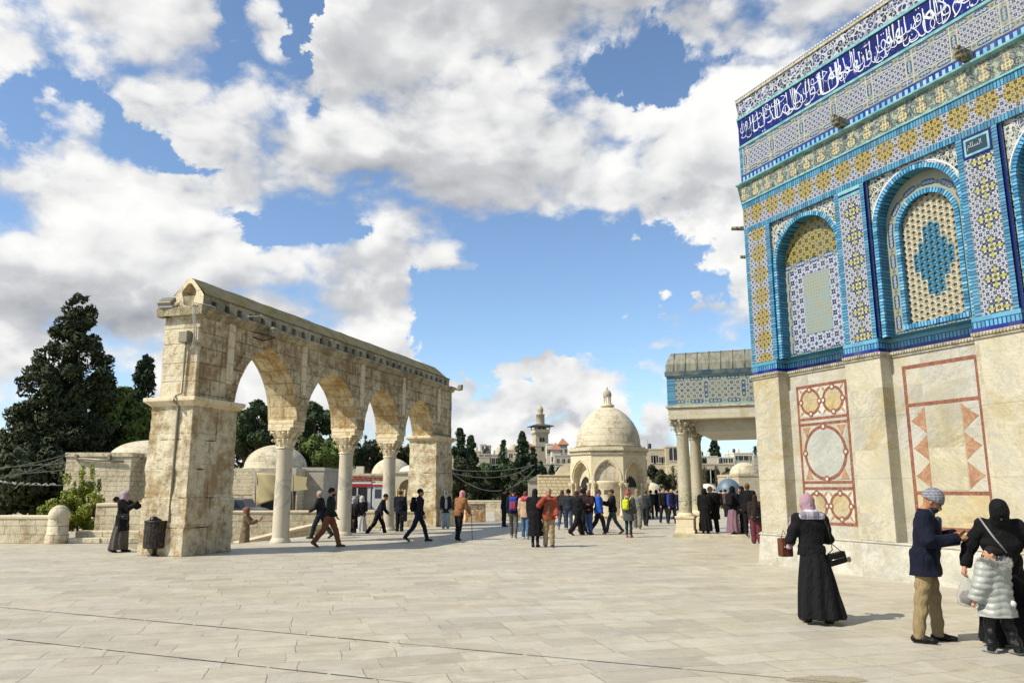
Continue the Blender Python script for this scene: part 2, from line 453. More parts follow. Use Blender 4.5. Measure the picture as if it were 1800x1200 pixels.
def f_medal(t):
    x, z = axes(t); P = .535
    a = x.cell(P, .465) * P; b = z.cell(P, 8.38) * P
    aa, bb = a.abs(), b.abs()
    r1 = aa.max(bb); r2 = (aa + bb) * .7071
    inside = (r1.min(r2)).lt(.19) * (a * a + b * b).lt(.247 ** 2 * 1.0)
    q = P / 4
    wcol = mesh_pattern(t, x, z, q, '#b2b3b4', '#141a3a', '#4b516c', .465, 8.38)
    ycol = mesh_pattern(t, x, z, q, '#ab984a', '#2f280f', '#6d5f30', .465, 8.38)
    ln = ((aa - bb).abs().lt(.008)).max(aa.lt(.007)).max(bb.lt(.007))
    ycol = t.mix(ln * (r1.gt(.05)) * .8, ycol, '#4a3a10')
    return weather(t, t.mix(inside, wcol, ycol), .12), None, .3


def f_pilaster(t):
    x, z = axes(t); P = .535; PX = 2.85
    a = x.cell(PX, 3.295) * PX; b = z.cell(P, 7.40) * P
    aa, bb = a.abs(), b.abs(); r1 = aa.max(bb); r2 = (aa + bb) * .7071; rr = (a * a + b * b).sqrt()
    ins = (r1.min(r2)).lt(.165) * rr.lt(.235)
    w = mesh_pattern(t, x, z, P / 4, '#b6b6b7', '#14162a', '#464a62', 3.295, 7.40)
    k = mesh_pattern(t, x, z, P / 6, '#16182a', '#b5b8bd', '#16182a', 3.295 + P / 12, 7.40 + P / 12)
    cross = (aa.lt(.022) + bb.lt(.022)).clamp() * rr.gt(.07) * rr.lt(.2); tip = ((aa - .0).abs() + (bb - .14).abs()).lt(.05).max(((aa - .14).abs() + bb).lt(.05))
    k = t.mix(tip, k, '#a39b45'); k = t.mix(cross * .6, k, '#8f8c3c'); k = t.mix((rr - .045).abs().lt(.012), k, '#a39b45')
    return weather(t, t.mix(ins, w, k), .12), None, .3


def brick(t, u, v, bw, light=('#3f86a6', '#5ba4c2'), dark='#0d2a52', jw=.2, half=True):
    i = (u / bw).floor(); fr = (u / bw).fract()
    r = t.white(t.vec(i, 2.2, 5.5))
    col = t.mix(r, light[0], light[1]); return t.mix(fr.lt(jw), col, dark)


def f_brick(axis='x', bw=.062, jw=.24, light=('#2a6483', '#5090ad'), dark='#07142e'):
    def f(t):
        c = t.coord(); x, y, z = t.xyz(c); u = {'x': x, 'z': z}[axis]
        col = brick(t, u + t.noise(c, 3, 2) * .01, u, bw, light, dark, jw)
        return weather(t, col, .14), t.bump(t.noise(c, 14, 3), .25, .01), .25
    return f


def f_arabesque(bg1, bg2, line, scale=9., th=.055, tint=None):
    def f(t):
        c = t.coord(); x, y, z = t.xyz(c); w = t.noise(c, scale * .55, 2, .5, col=True)
        p = t.N.new('ShaderNodeVectorMath'); p.operation = 'MULTIPLY_ADD'; t.L.new(w.k, p.inputs[0]); p.inputs[1].default_value = (.16, .16, .16); t.L.new(c.k, p.inputs[2])
        p = X(t.nt, p.outputs[0])
        v = t.voro(t.scale(p, 1, 0, 1), scale, 'DISTANCE_TO_EDGE'); d = t.voro(t.scale(p, 1, 0, 1), scale)
        rings = ((d * 14.).sin()).gt(.55)
        bgc = t.mix(t.noise(c, 2.2, 2).ramp(.48, .52), bg1, bg2)
        col = t.mix(rings * .85, bgc, line); col = t.mix(v.lt(th), col, line)
        if tint: col = t.mix(d.lt(.16), col, tint)
        return weather(t, col, .12), None, .3
    return f


def f_vase(t):
    c = t.coord(); x, y, z = t.xyz(c); P = .42
    a = x.cell(P, .5) * P; b = z - 8.93
    n = t.noise(c, 16, 3, .6) - .5
    body = ((a * a) * 1.0 + ((b + .05) ** 2.0) * 1.3).lt(.0125 + 0.)
    neck = (a.abs() - (.03 + (b - .03) * .5)).lt(0.) * b.gt(.02) * b.lt(.19)
    vase = body.max(neck)
    dots = t.voro(t.scale(c, 1, 0, 1), 15, rnd_=.25)
    inn = t.mix(dots.lt(.25), '#b3aa80', '#7c4a2e'); inn = t.mix((dots - .35).abs().lt(.06), inn, '#4c5a4a')
    v = t.voro(t.scale(c, 1, 0, 1), 11, 'DISTANCE_TO_EDGE')
    out = t.mix(((v * 26 + n * 6).sin()).gt(.3), '#767f6c', '#232d3a'); out = t.mix(t.noise(c, 9, 3).gt(.55), out, '#8e947e')
    edge = ((a * a) + ((b + .05) ** 2.0) * 1.3).lt(.0165)
    col = t.mix(edge, out, '#1e2733'); col = t.mix(vase, col, inn)
    return weather(t, col, .2), None, .35


def cartouche(t, u, v, P, L, ground='#85887a', dark='#20305a', light='#93a2ac', hw=.045, cu=0.):
    a = u.cell(P, cu) * P; aa = a.abs()
    capd = (aa - L).max(0.); hexd = (v * v + capd * capd).sqrt()
    c = a.cell(L * .8, 0.) * (L * .8)
    rr = (c * c + v * v).sqrt()
    col = t.mix((hexd - hw * 1.12).abs().lt(hw * .14), ground, '#2f3a3c')
    col = t.mix(hexd.lt(hw), col, dark); ring = ((rr - hw * .5).abs().lt(hw * .18)) * hexd.lt(hw * .85)
    col = t.mix(ring, col, light); col = t.mix(rr.lt(hw * .18) * hexd.lt(hw * .8), col, light)
    o = u.cell(P, cu + P / 2).abs() * P; r3 = (o * o + v * v).sqrt()
    col = t.mix(r3.lt(hw * .75) * ((u * 150).sin() * (v * 150).sin()).abs().gt(.25), col, '#2a3550')
    return col


def f_panelband(t):
    """upper band: mesh panels framed by cartouche chains, pitch .95"""
    c = t.coord(); x, y, z = t.xyz(c); P = .952; H0, H1 = 9.46, 10.19
    a = x.cell(P, .66) * P; aa = a.abs()
    zc = z - (H0 + H1) / 2; az_ = zc.abs()
    m = mesh_pattern(t, x, z, .13, '#b0b1b4', '#151934', '#454962', .66, 9.825)
    inpan = aa.lt(.385) * az_.lt(.20)
    hor = cartouche(t, x, az_ - .285, .40, .085, cu=.66 + .2)
    ver = cartouche(t, z, (aa - .476), .42, .085, cu=9.825)
    side = aa.gt(.405) * az_.lt(.24)
    col = t.mix(side, hor, ver); col = t.mix(((az_ - .222).abs().lt(.008)).max((aa - .40).abs().lt(.007)), col, '#b0ac92')
    col = t.mix(inpan, col, m)
    left = (1 - x.ramp(-.5, 3.)) * .35
    return weather(t, col, .25), None, .35


def f_checker(t):
    c = t.coord(); x, y, z = t.xyz(c); i = (x / .135).floor(); fr = (x / .135).fract()
    r = t.white(t.vec(i, 1., 2.)); col = t.mix(fr.lt(.5), t.mix(r, '#4da0bf', '#8db9cf'), '#161f6e')
    col = t.mix((z - 9.355).abs().gt(.05), col, '#131a66')
    return weather(t, col, .2), None, .3


def f_tq(t):
    c = t.coord(); n = t.noise(c, 6, 5, .6); return t.mix(n.ramp(.3, .7), '#568c92', '#85adaa'), t.bump(n, .2, .01), .25


def f_blueband(t):
    c = t.coord(); x, y, z = t.xyz(c); i = (x / .24).floor(); j = (z / .24).floor(); r = t.white(t.vec(i, j, 3.))
    col = t.mix(r, '#080c44', '#10156a'); g_ = ((x / .24).fract().lt(.02)).max((z / .24).fract().lt(.02))
    d = t.voro(t.scale(c, 1, 0, 1), 9.); col = t.mix((d - .20).abs().lt(.022) * .55, col, '#6d80c8')
    return t.mix(g_ * .3, col, '#4b56a0'), None, .2


def f_basebrick(t):
    c = t.coord(); x, y, z = t.xyz(c); w = x + y
    col = brick(t, w, w, .075, ('#32789a', '#5a9dbb'), '#0c1f5a', .3)
    top = z.gt(4.555); i2 = (w / .3).floor(); col = t.mix(top, col, t.mix(t.white(t.vec(i2, 1., 1.)), '#44869f', '#649fb5'))
    col = t.mix((z - 4.55).abs().lt(.008), col, '#0c1f5a'); col = t.mix(z.lt(4.44), col, '#12186e')
    return weather(t, col, .1), None, .25


def f_grey(t):
    x, z = axes(t); c = t.coord()
    col = mesh_pattern(t, x, z, .075, '#8f917f', '#6a7166', '#7d8274', 0, 0)
    return t.mix(t.noise(c, 2, 4, .6).ramp(.42, .62) * .5, col, '#6f8a8c'), None, .5


def f_lat(light, dark):
    def f(t):
        c = t.coord(); x, y, z = t.xyz(c); n = t.voro(c, 42, 'DISTANCE_TO_EDGE')
        col = t.mix(n.lt(.06), light, dark); return col, t.bump(n, .5, .01), .45
    return f


M['mesh'] = material('blue_white_star_tiles', f_mesh(.235, cx=1.88, cz=5.7))
M['medal'] = material('yellow_medallion_tiles', f_medal)
M['pil'] = material('pilaster_star_tiles', f_pilaster)
M['bx'] = material('turquoise_bricks_along', f_brick('x'))
M['bz'] = material('turquoise_bricks_upright', f_brick('z'))
M['arab'] = material('black_white_arabesque_tiles', f_arabesque('#0b0c16', '#171b52', '#aeb1b4', 8.))
M['spand'] = material('spandrel_arabesque_tiles', f_arabesque('#10121d', '#3c4560', '#b4b3a2', 11., .07, '#9da03f'))
M['vase'] = material('floral_vase_tiles', f_vase)
M['panelband'] = material('star_panel_tiles', f_panelband)
M['checker'] = material('blue_checker_tiles', f_checker)
M['tq'] = material('turquoise_glaze', f_tq)
M['blue'] = material('cobalt_tiles', f_blueband)
M['base'] = material('base_course_tiles', f_basebrick)
M['greymesh'] = material('worn_grey_tiles', f_grey)
M['ystar'] = material('yellow_star_tiles', f_mesh(.2, '#97883f', '#2c260f', '#5d5a30', 1.88, 6.9))
M['lat'] = material('cream_lattice', f_lat('#b9b197', '#4d4639'))
M['lat2'] = material('blue_lattice', f_lat('#1f6f8c', '#14405c'))
M['pane'] = material('dusty_pane', color='#85826d', rough=.5)
M['navy'] = material('navy_glaze', color='#0c1250', rough=.25)
M['letter'] = material('white_lettering', color='#c4c8cc', rough=.35)
M['lead'] = material('lead_roof', lambda t: (t.mix(t.noise(t.scale(t.coord(), 5, 5, .4), 1.6, 6, .7).ramp(.35, .65), '#55554a', '#7b7a68'), t.bump(t.noise(t.coord(), 6, 4), .3, .02), .5), metal=.2)
M['cornice'] = material('carved_cornice_marble', lambda t: (t.mix(t.noise(t.coord(), 7, 6, .7).ramp(.35, .7), '#b5ac94', '#7d7460'), None, .6))
M['spout'] = material('mossy_spout_stone', lambda t: (t.mix(t.noise(t.coord(), 14, 5, .7).ramp(.4, .6), '#3c352b', '#8e8670'), t.bump(t.noise(t.coord(), 20, 4), 1., .04), .9))


def chain_mat(name, axis, centre, cu, P=.42, L=.09, hw=.048, dark='#1d3058', rep=None):
    def f(t):
        x, y, z = t.xyz(t.coord()); u, v = (x, z) if axis == 'x' else (z, x)
        v = v.cell(rep, centre) * rep if rep else v - centre
        return weather(t, cartouche(t, u, v, P, L, hw=hw, cu=cu, dark=dark), .2), None, .35
    return material(name, f)
# ------------------------------------------------------------------ the tiled octagonal shrine
P0 = Vector((5.808, 18.371, 0)); WD = Vector((.40518, -.91424, 0))
WANG = math.atan2(WD.y, WD.x)
shrine = empty('octagonal_shrine', P0, WANG, 'octagonal shrine clad in blue and yellow glazed tiles above veined marble', 'shrine')
SIDE = 20.6
BP = 2.85                        # bay pitch
PIL = [(0, .86)] + [(2.87 + BP * k - .02, 3.70 + BP * k) for k in range(6)] + [(SIDE - .86, SIDE)]
PILM = [(0, .83)] + [(2.78 + BP * k, 3.65 + BP * k) for k in range(6)] + [(SIDE - .83, SIDE)]
DR = .31

# marble plinth
mb = MB(); mb.box(-.03, SIDE, -.04, .6, -.05, .655)
mb.v = [(v[0] + (-.05 if v[0] < 0 and v[2] < 0 else 0), v[1] + (-.05 if v[2] < 0 and v[1] < 0 else 0), v[2]) for v in mb.v]
mb.build('plinth', M['m_pale'], shrine)
mb = MB(); mb.box(-.05, SIDE, -.06, .5, .656, .69); bevel(mb.build('plinth_ledge', M['m_pale'], shrine), .008)
mb = MB()
for cx in (3.98, 2.72, 5.62): mb.lathe([(.052, 0), (.052, .05)], 16); 
vs = []
mb = MB()
for cx, cz in ((2.55, .30), (4.05, .33)):
    ring = [(cx + .05 * math.cos(a), cz + .05 * 1.1 * math.sin(a)) for a in [2 * math.pi * i / 16 for i in range(16)]]
    mb.prism(ring, -.075, -.055, 'y')
mb.build('drain_cap', material('dark_iron', color='#3d3a33', rough=.7), shrine)
# recessed marble wall, pilasters
mb = MB(); mb.box(.02, SIDE - .02, DR, DR + .6, .6, 4.3); mb.build('marble_wall', M['m_grey'], shrine)
for a, b in PILM:
    mb = MB(); mb.box(a, b, 0, DR + .02, .69, 4.285); bevel(mb.build('pilaster', M['m_warm'], shrine), .012)


# inlaid marble panels in the bays
def rect_frame(mb, x0, x1, z0, z1, w, y):
    for q in ((x0, x1, z1 - w, z1), (x0, x1, z0, z0 + w)): mb.box(q[0], q[1], y, y + .02, q[2], q[3])
    for q in ((x0, x0 + w, z0 + w, z1 - w), (x1 - w, x1, z0 + w, z1 - w)): mb.box(q[0], q[1], y + .001, y + .02, q[2], q[3])


def ellip(mb, cx, cz, rx, rz, y, y1, n=32):
    mb.prism([(cx + rx * math.cos(2 * math.pi * i / n), cz + rz * math.sin(2 * math.pi * i / n)) for i in range(n)], y, y1, 'y')


def ring2(mb, cx, cz, r0, r1, y, sz=1., n=36):
    vs = []; fs = []
    for i in range(n):
        a = 2 * math.pi * i / n
        for r in (r0, r1): vs.append((cx + r * math.cos(a), y, cz + r * sz * math.sin(a)))
    for i in range(n): j = (i + 1) % n; fs.append((2 * i, 2 * i + 1, 2 * j + 1, 2 * j))
    mb.add(vs, fs)


def rose_panel(k):
    """bay with three inlaid compartments of circles"""
    x0, x1 = 1.05 + BP * k, 2.50 + BP * k; w = .065; cx = (x0 + x1) / 2; y = DR - .004
    red = MB(); rect_frame(red, x0, x1, .93, 3.98, w, y)
    for z in (3.22, 3.10, 1.83, 1.70): red.box(x0 + w, x1 - w, y + .0005, y + .02, z - .03, z + .03)
    whi = MB(); golds = []; disc = MB(); rose = MB()
    for zc, hh in ((3.60, .31), (1.33, .31)):
        for sx in (-.325, .325):
            ring2(red, cx + sx, zc, .235, .30, y - .003, 1.0)
            gold = MB(); ellip(gold, cx + sx, zc, .236, .236, y - .002, y + .02); golds.append(gold)
            for dx, dz in ((0, .268), (0, -.268), (-.268, 0), (.268, 0)):
                ellip(red, cx + sx + dx, zc + dz, .07, .07, y - .006, y + .01, 14); ellip(whi, cx + sx + dx, zc + dz, .034, .034, y - .009, y + .01, 12)
            for ax in (-1, 1):
                for azz in (-1, 1):
                    c = Vector((cx + sx + ax * .25, 0, zc + azz * .245)); u = Vector((ax, 0, azz)).normalized(); p = Vector((-u.z, 0, u.x))
                    pts = [c + u * .09, c + p * .030 - u * .01, c - u * .075, c - p * .030 - u * .01]
                    rose.prism([(q.x, q.z) for q in pts], y - .004, y + .01, 'y')
        whi.box(x0 + w, x1 - w, y + .0015, y + .02, zc - .31, zc + .31)
    zc = 2.465; rr = .56
    ring2(red, cx, zc, .53, .60, y - .003, 1.0); ellip(disc, cx, zc, .535, .535, y - .002, y + .02, 48)
    for dx, dz in ((0, .565), (0, -.565), (-.565, 0), (.565, 0)):
        ellip(red, cx + dx, zc + dz, .075, .075, y - .006, y + .01, 14); ellip(whi, cx + dx, zc + dz, .036, .036, y - .009, y + .01, 12)
    for ax in (-1, 1):
        for azz in (-1, 1):
            bx, bz = cx + ax * .60, zc + azz * .57
            rose.prism([(bx, bz), (bx - ax * .22, bz), (bx - ax * .10, bz - azz * .22 * 1.0)] if azz > 0 else [(bx, bz), (bx - ax * .22, bz), (bx - ax * .1, bz + .24)], y - .004, y + .01, 'y')
    p = red.build('inlay_panel', M['red'], shrine)
    whi.build('inlay_field', M['m_pale'], p); [q.build('gold_disc', M['m_gold'], p) for q in golds]; disc.build('grey_disc', M['m_disc'], p); rose.build('inlay_petal', M['rose'], p)


def zig_panel(k):
    """bay with book-matched slabs and a zigzag inlay"""
    o = BP * k; x0, x1 = 1.03 + o, 2.60 + o; w = .075; y = DR - .004; Z = [.93, 1.62, 3.28, 4.05]
    red = MB(); rect_frame(red, x0, x1, Z[0], Z[3], w, y)
    for z in Z[1:3]: red.box(x0 + w, x1 - w, y + .0005, y + .02, z - .04, z + .03)
    book = MB(); book.box(x0 + .42, x1 - .42, y - .002, y + .02, Z[1] + .05, Z[2] - .06)
    pale = MB(); pale.box(x0 + w, x1 - w, y + .0015, y + .02, Z[2] + .03, Z[3] - w); pale.box(x0 + w, x0 + .40, y + .0015, y + .02, Z[1] + .03, Z[2] - .04); pale.box(x1 - .40, x1 - w, y + .0015, y + .02, Z[1] + .03, Z[2] - .04)
    gold = MB(); gold.box(x0 + w, x1 - w, y + .0015, y + .02, Z[0] + w, Z[1] - .04)
    roses = {1: MB(), -1: MB()}; step = (Z[2] - Z[1] - .1) / 3
    for i in range(3):
        zc = Z[1] + .05 + step * (i + .5)
        for sgn, bx in ((1, x0 + .405), (-1, x1 - .405)):
            tipx = bx - sgn * .31
            mid1 = (bx - sgn * .15, zc + step * .22)
            pts = [(bx, zc + step * .47), (bx - sgn * .12, zc + step * .26), (bx - sgn * .15, zc + step * .26), (bx - sgn * .15, zc + step * .20), (tipx, zc), (bx - sgn * .15, zc - step * .22), (bx, zc - step * .47)]
            roses[sgn].prism(pts if sgn > 0 else pts[::-1], y - .003, y + .01, 'y')
    p = red.build('inlay_panel', M['red'], shrine)
    book.build('book_matched_slab', M['m_book'], p); pale.build('inlay_field', M['m_grey'], p); gold.build('lower_slab', M['m_gold'], p); [q.build('zigzag_inlay', M['rose'], p) for q in roses.values()]


for k in range(7): (rose_panel if k in (0, 6) else zig_panel)(k)


# courses that follow the pilasters: carved marble string course and tiled base
def profile_course(name, mat, z0, z1, out, pil):
    mb = MB()
    for i, (a, b) in enumerate(pil):
        mb.box(a - (out if i == 0 else 0), b, -out, DR, z0, z1)
        if i < len(pil) - 1: mb.box(b - .001, pil[i + 1][0] + .001, DR - out - .0015, DR + .03, z0, z1 - .001)
        mb.box(b - .002, b + out, DR - out - .3 + .02 - DR + .29, DR, z0 + .001, z1 - .002) if out > .02 else None
    return mb.build(name, mat, shrine)


profile_course('string_course', M['cornice'], 4.30, 4.36, .055, PILM)
profile_course('string_course_bed', M['cornice'], 4.255, 4.30, .03, PILM)
profile_course('tile_base_course', M['base'], 4.36, 4.635, .012, PILM)
mb = MB()
for i, (a, b) in enumerate(PILM):
    x = a
    while x < b + .03 and x < 13: mb.box(x, x + .03, -.075, -.05, 4.315, 4.35); x += .06
    if i < 7:
        x = b + .04
        while x < PILM[i + 1][0] - .04 and x < 13: mb.box(x, x + .03, DR - .075, DR - .05, 4.315, 4.35); x += .06
mb.build('dentil_row', M['cornice'], shrine)

# upper wall core and pilaster faces
mb = MB(); mb.box(.02, SIDE - .02, DR + .22, DR + .9, 4.30, 11.3); mb.build('wall_core', M['m_grey'], shrine)
for i, (a, b) in enumerate(PIL):
    mb = MB(); mb.box(a + (.0), b, 0, DR + .23, 4.637, 7.93, skip='f'); f = mb.build('tiled_pilaster', M['bz'], shrine)
    if i in (0, 7):
        s_ = .09; xs = [a, a + .115, a + .74, b] if i == 0 else [a, b - .74, b - .115, b]
    else: xs = [a, a + .12, b - .17, b - .075, b]
    fm = MB(); fm.quad((xs[0], 0, 4.637), (xs[1], 0, 4.637), (xs[1], 0, 7.93), (xs[0], 0, 7.93)); j = 2
    fm.quad((xs[2], 0, 4.637), (xs[3], 0, 4.637), (xs[3], 0, 7.93), (xs[2], 0, 7.93))
    fm.build('brick_border', M['bz'], f, fix=False)
    if len(xs) > 4:
        fm = MB(); fm.box(xs[3] + .0, xs[4], .035, .06, 4.637, 7.93); fm.build('navy_groove', M['navy'], f)
    fm = MB(); fm.quad((xs[1], -.002, 4.637), (xs[2], -.002, 4.637), (xs[2], -.002, 7.93), (xs[1], -.002, 7.93))
    fm.build('star_panel', M['medal'] if i in (0, 7) else M['pil'], f, fix=False)
for i in (2, 3, 4, 5):          # name plaques on the pilasters from the second one on
    a, b = PIL[i]; mb = MB(); mb.box(a + .125, b - .175, -.012, .0, 7.50, 7.92); p = mb.build('name_plaque', M['navy'], shrine)
    q = MB(); q.box(a + .165, b - .215, -.018, -.0115, 7.545, 7.875); q.build('plaque_border', M['tq'], p)
    q = MB(); q.box(a + .205, b - .255, -.023, -.0175, 7.59, 7.83); q.build('plaque_field', material('slate_green_glaze', color='#26353f', rough=.3), p)
a, b = PIL[1]; mb = MB(); mb.box(a + .12, b - .17, -.006, 0, 7.74, 7.93); p = mb.build('tile_strip', M['tq'], shrine)
mb = MB(); mb.box(a + .12, b - .17, -.010, -.0055, 7.81, 7.85); mb.build('blue_line', M['navy'], p)


# arched niches
def arch_pts(cx, r, spring, n=26, k=1.0):
    return [(cx - r * math.cos(math.pi * i / n), spring + r * k * math.sin(math.pi * i / n)) for i in range(n + 1)]


def arch_plate(mb, cx, xa, xb, r, spring, z0, z1, y, k=1.0, n=26):
    """flat plate between xa..xb, z0..z1 with an arched opening of radius r"""
    P = arch_pts(cx, r, spring, n, k)
    mb.quad((xa, y, z0), (cx - r, y, z0), (cx - r, y, spring), (xa, y, spring)); mb.quad((cx + r, y, z0), (xb, y, z0), (xb, y, spring), (cx + r, y, spring))
    mb.quad((xa, y, spring), (cx - r, y, spring), (cx - r, y, z1), (xa, y, z1)); mb.quad((cx + r, y, spring), (xb, y, spring), (xb, y, z1), (cx + r, y, z1))
    for (a, b), (c, d) in zip(P[:-1], P[1:]): mb.quad((a, y, b), (c, y, d), (c, y, z1), (a, y, z1))


def arch_reveal(mb, cx, r, spring, z0, ya, yb, k=1.0, n=26, sill=True):
    P = [(cx - r, z0)] + arch_pts(cx, r, spring, n, k) + [(cx + r, z0)]
    for (a, b), (c, d) in zip(P[:-1], P[1:]): mb.quad((a, ya, b), (a, yb, b), (c, yb, d), (c, ya, d))
    if sill: mb.quad((cx - r, ya, z0), (cx + r, ya, z0), (cx + r, yb, z0), (cx - r, yb, z0))


def voussoirs(cx, r0, r1, spring, z0, y, k=1.0, depth=.05, bw=.066, bottom=None):
    """rim of separate glazed bricks: light blue bricks with navy ones between"""
    mb = MB()
    n = int(math.pi * (r0 + r1) / 2 / bw)
    def brk(p0, p1, q0, q1, mi, yo):
        mb.m = mi; mb.add([(p0[0], yo, p0[1]), (p1[0], yo, p1[1]), (q1[0], yo, q1[1]), (q0[0], yo, q0[1]), (p0[0], yo + depth, p0[1]), (p1[0], yo + depth, p1[1]), (q1[0], yo + depth, q1[1]), (q0[0], yo + depth, q0[1])],
                         [(0, 1, 2, 3), (0, 4, 5, 1), (1, 5, 6, 2), (2, 6, 7, 3), (3, 7, 4, 0)])
    def pt(a, r): return (cx - r * math.cos(a), spring + r * k * math.sin(a))
    for i in range(n):
        a0 = math.pi * i / n; a1 = math.pi * (i + .70) / n; a2 = math.pi * (i + 1) / n; jit = rnd.uniform(-.003, .003)
        brk(pt(a0, r0), pt(a0, r1), pt(a1, r0), pt(a1, r1), rnd.choice((0, 0, 1, 2)), y + jit); brk(pt(a1, r0), pt(a1, r1), pt(a2, r0), pt(a2, r1), 3, y + .004)
    z = spring
    while z > z0 + .001:
        zb = max(z0, z - bw * .72); zc = max(z0, z - bw)
        for sg in (-1, 1):
            xa, xb = cx + sg * r0, cx + sg * r1; jit = rnd.uniform(-.003, .003)
            brk((xa, z), (xb, z), (xa, zb), (xb, zb), rnd.choice((0, 0, 1, 2)), y + jit); brk((xa, zb), (xb, zb), (xa, zc), (xb, zc), 3, y + .004)
        z -= bw
    if bottom:
        x = cx - r1
        while x < cx + r1 - .001:
            xb = min(cx + r1, x + bw * .72); xc = min(cx + r1, x + bw); zt = z0 - .001; zb = z0 - bottom
            brk((x, zt), (x, zb), (xb, zt), (xb, zb), rnd.choice((0, 1, 2)), y); brk((xb, zt), (xb, zb), (xc, zt), (xc, zb), 3, y + .004); x += bw
    return mb


BR = [material('glazed_brick_sky', f := (lambda t: (t.mix(t.noise(t.coord(), 9, 4).ramp(.35, .65), '#3b7fa0', '#5f9fbe'), None, .22))),
      material('glazed_brick_pale', lambda t: (t.mix(t.noise(t.coord(), 9, 4).ramp(.35, .65), '#5b99b4', '#80b2c6'), None, .22)),
      material('glazed_brick_deep', lambda t: (t.mix(t.noise(t.coord(), 9, 4).ramp(.35, .65), '#2c6a8c', '#3f829f'), None, .22)),
      material('glazed_brick_navy', color='#0d2550', rough=.22)]
M['chain_h'] = chain_mat('cartouche_chain_level', 'x', 4.69, 1.88, rep=None)
M['chain_v'] = chain_mat('cartouche_chain_left', 'z', 1.10, 5.7, rep=BP)
M['chain_v2'] = chain_mat('cartouche_chain_right', 'z', 2.66, 5.7, rep=BP)
M['chain_t'] = chain_mat('cartouche_chain_upper', 'x', 6.80, 1.88)


def f_archchain(t):
    x, y, z = t.xyz(t.coord()); dx = x.cell(BP, 1.88) * BP; dz = (z - 6.72).max(0.)
    r = (dx * dx + dz * dz).sqrt(); ang = dz.atan2(dx) * .8
    u = t.mix if False else None
    low = (z - 6.72).lt(0.); uu = low * z + (1 - low) * (ang + 6.72)
    return weather(t, cartouche(t, uu, r - .815, .42, .09, hw=.05, cu=6.6, ground='#8b8c76'), .25), None, .35
M['chain_arch'] = material('cartouche_chain_arched', f_archchain)

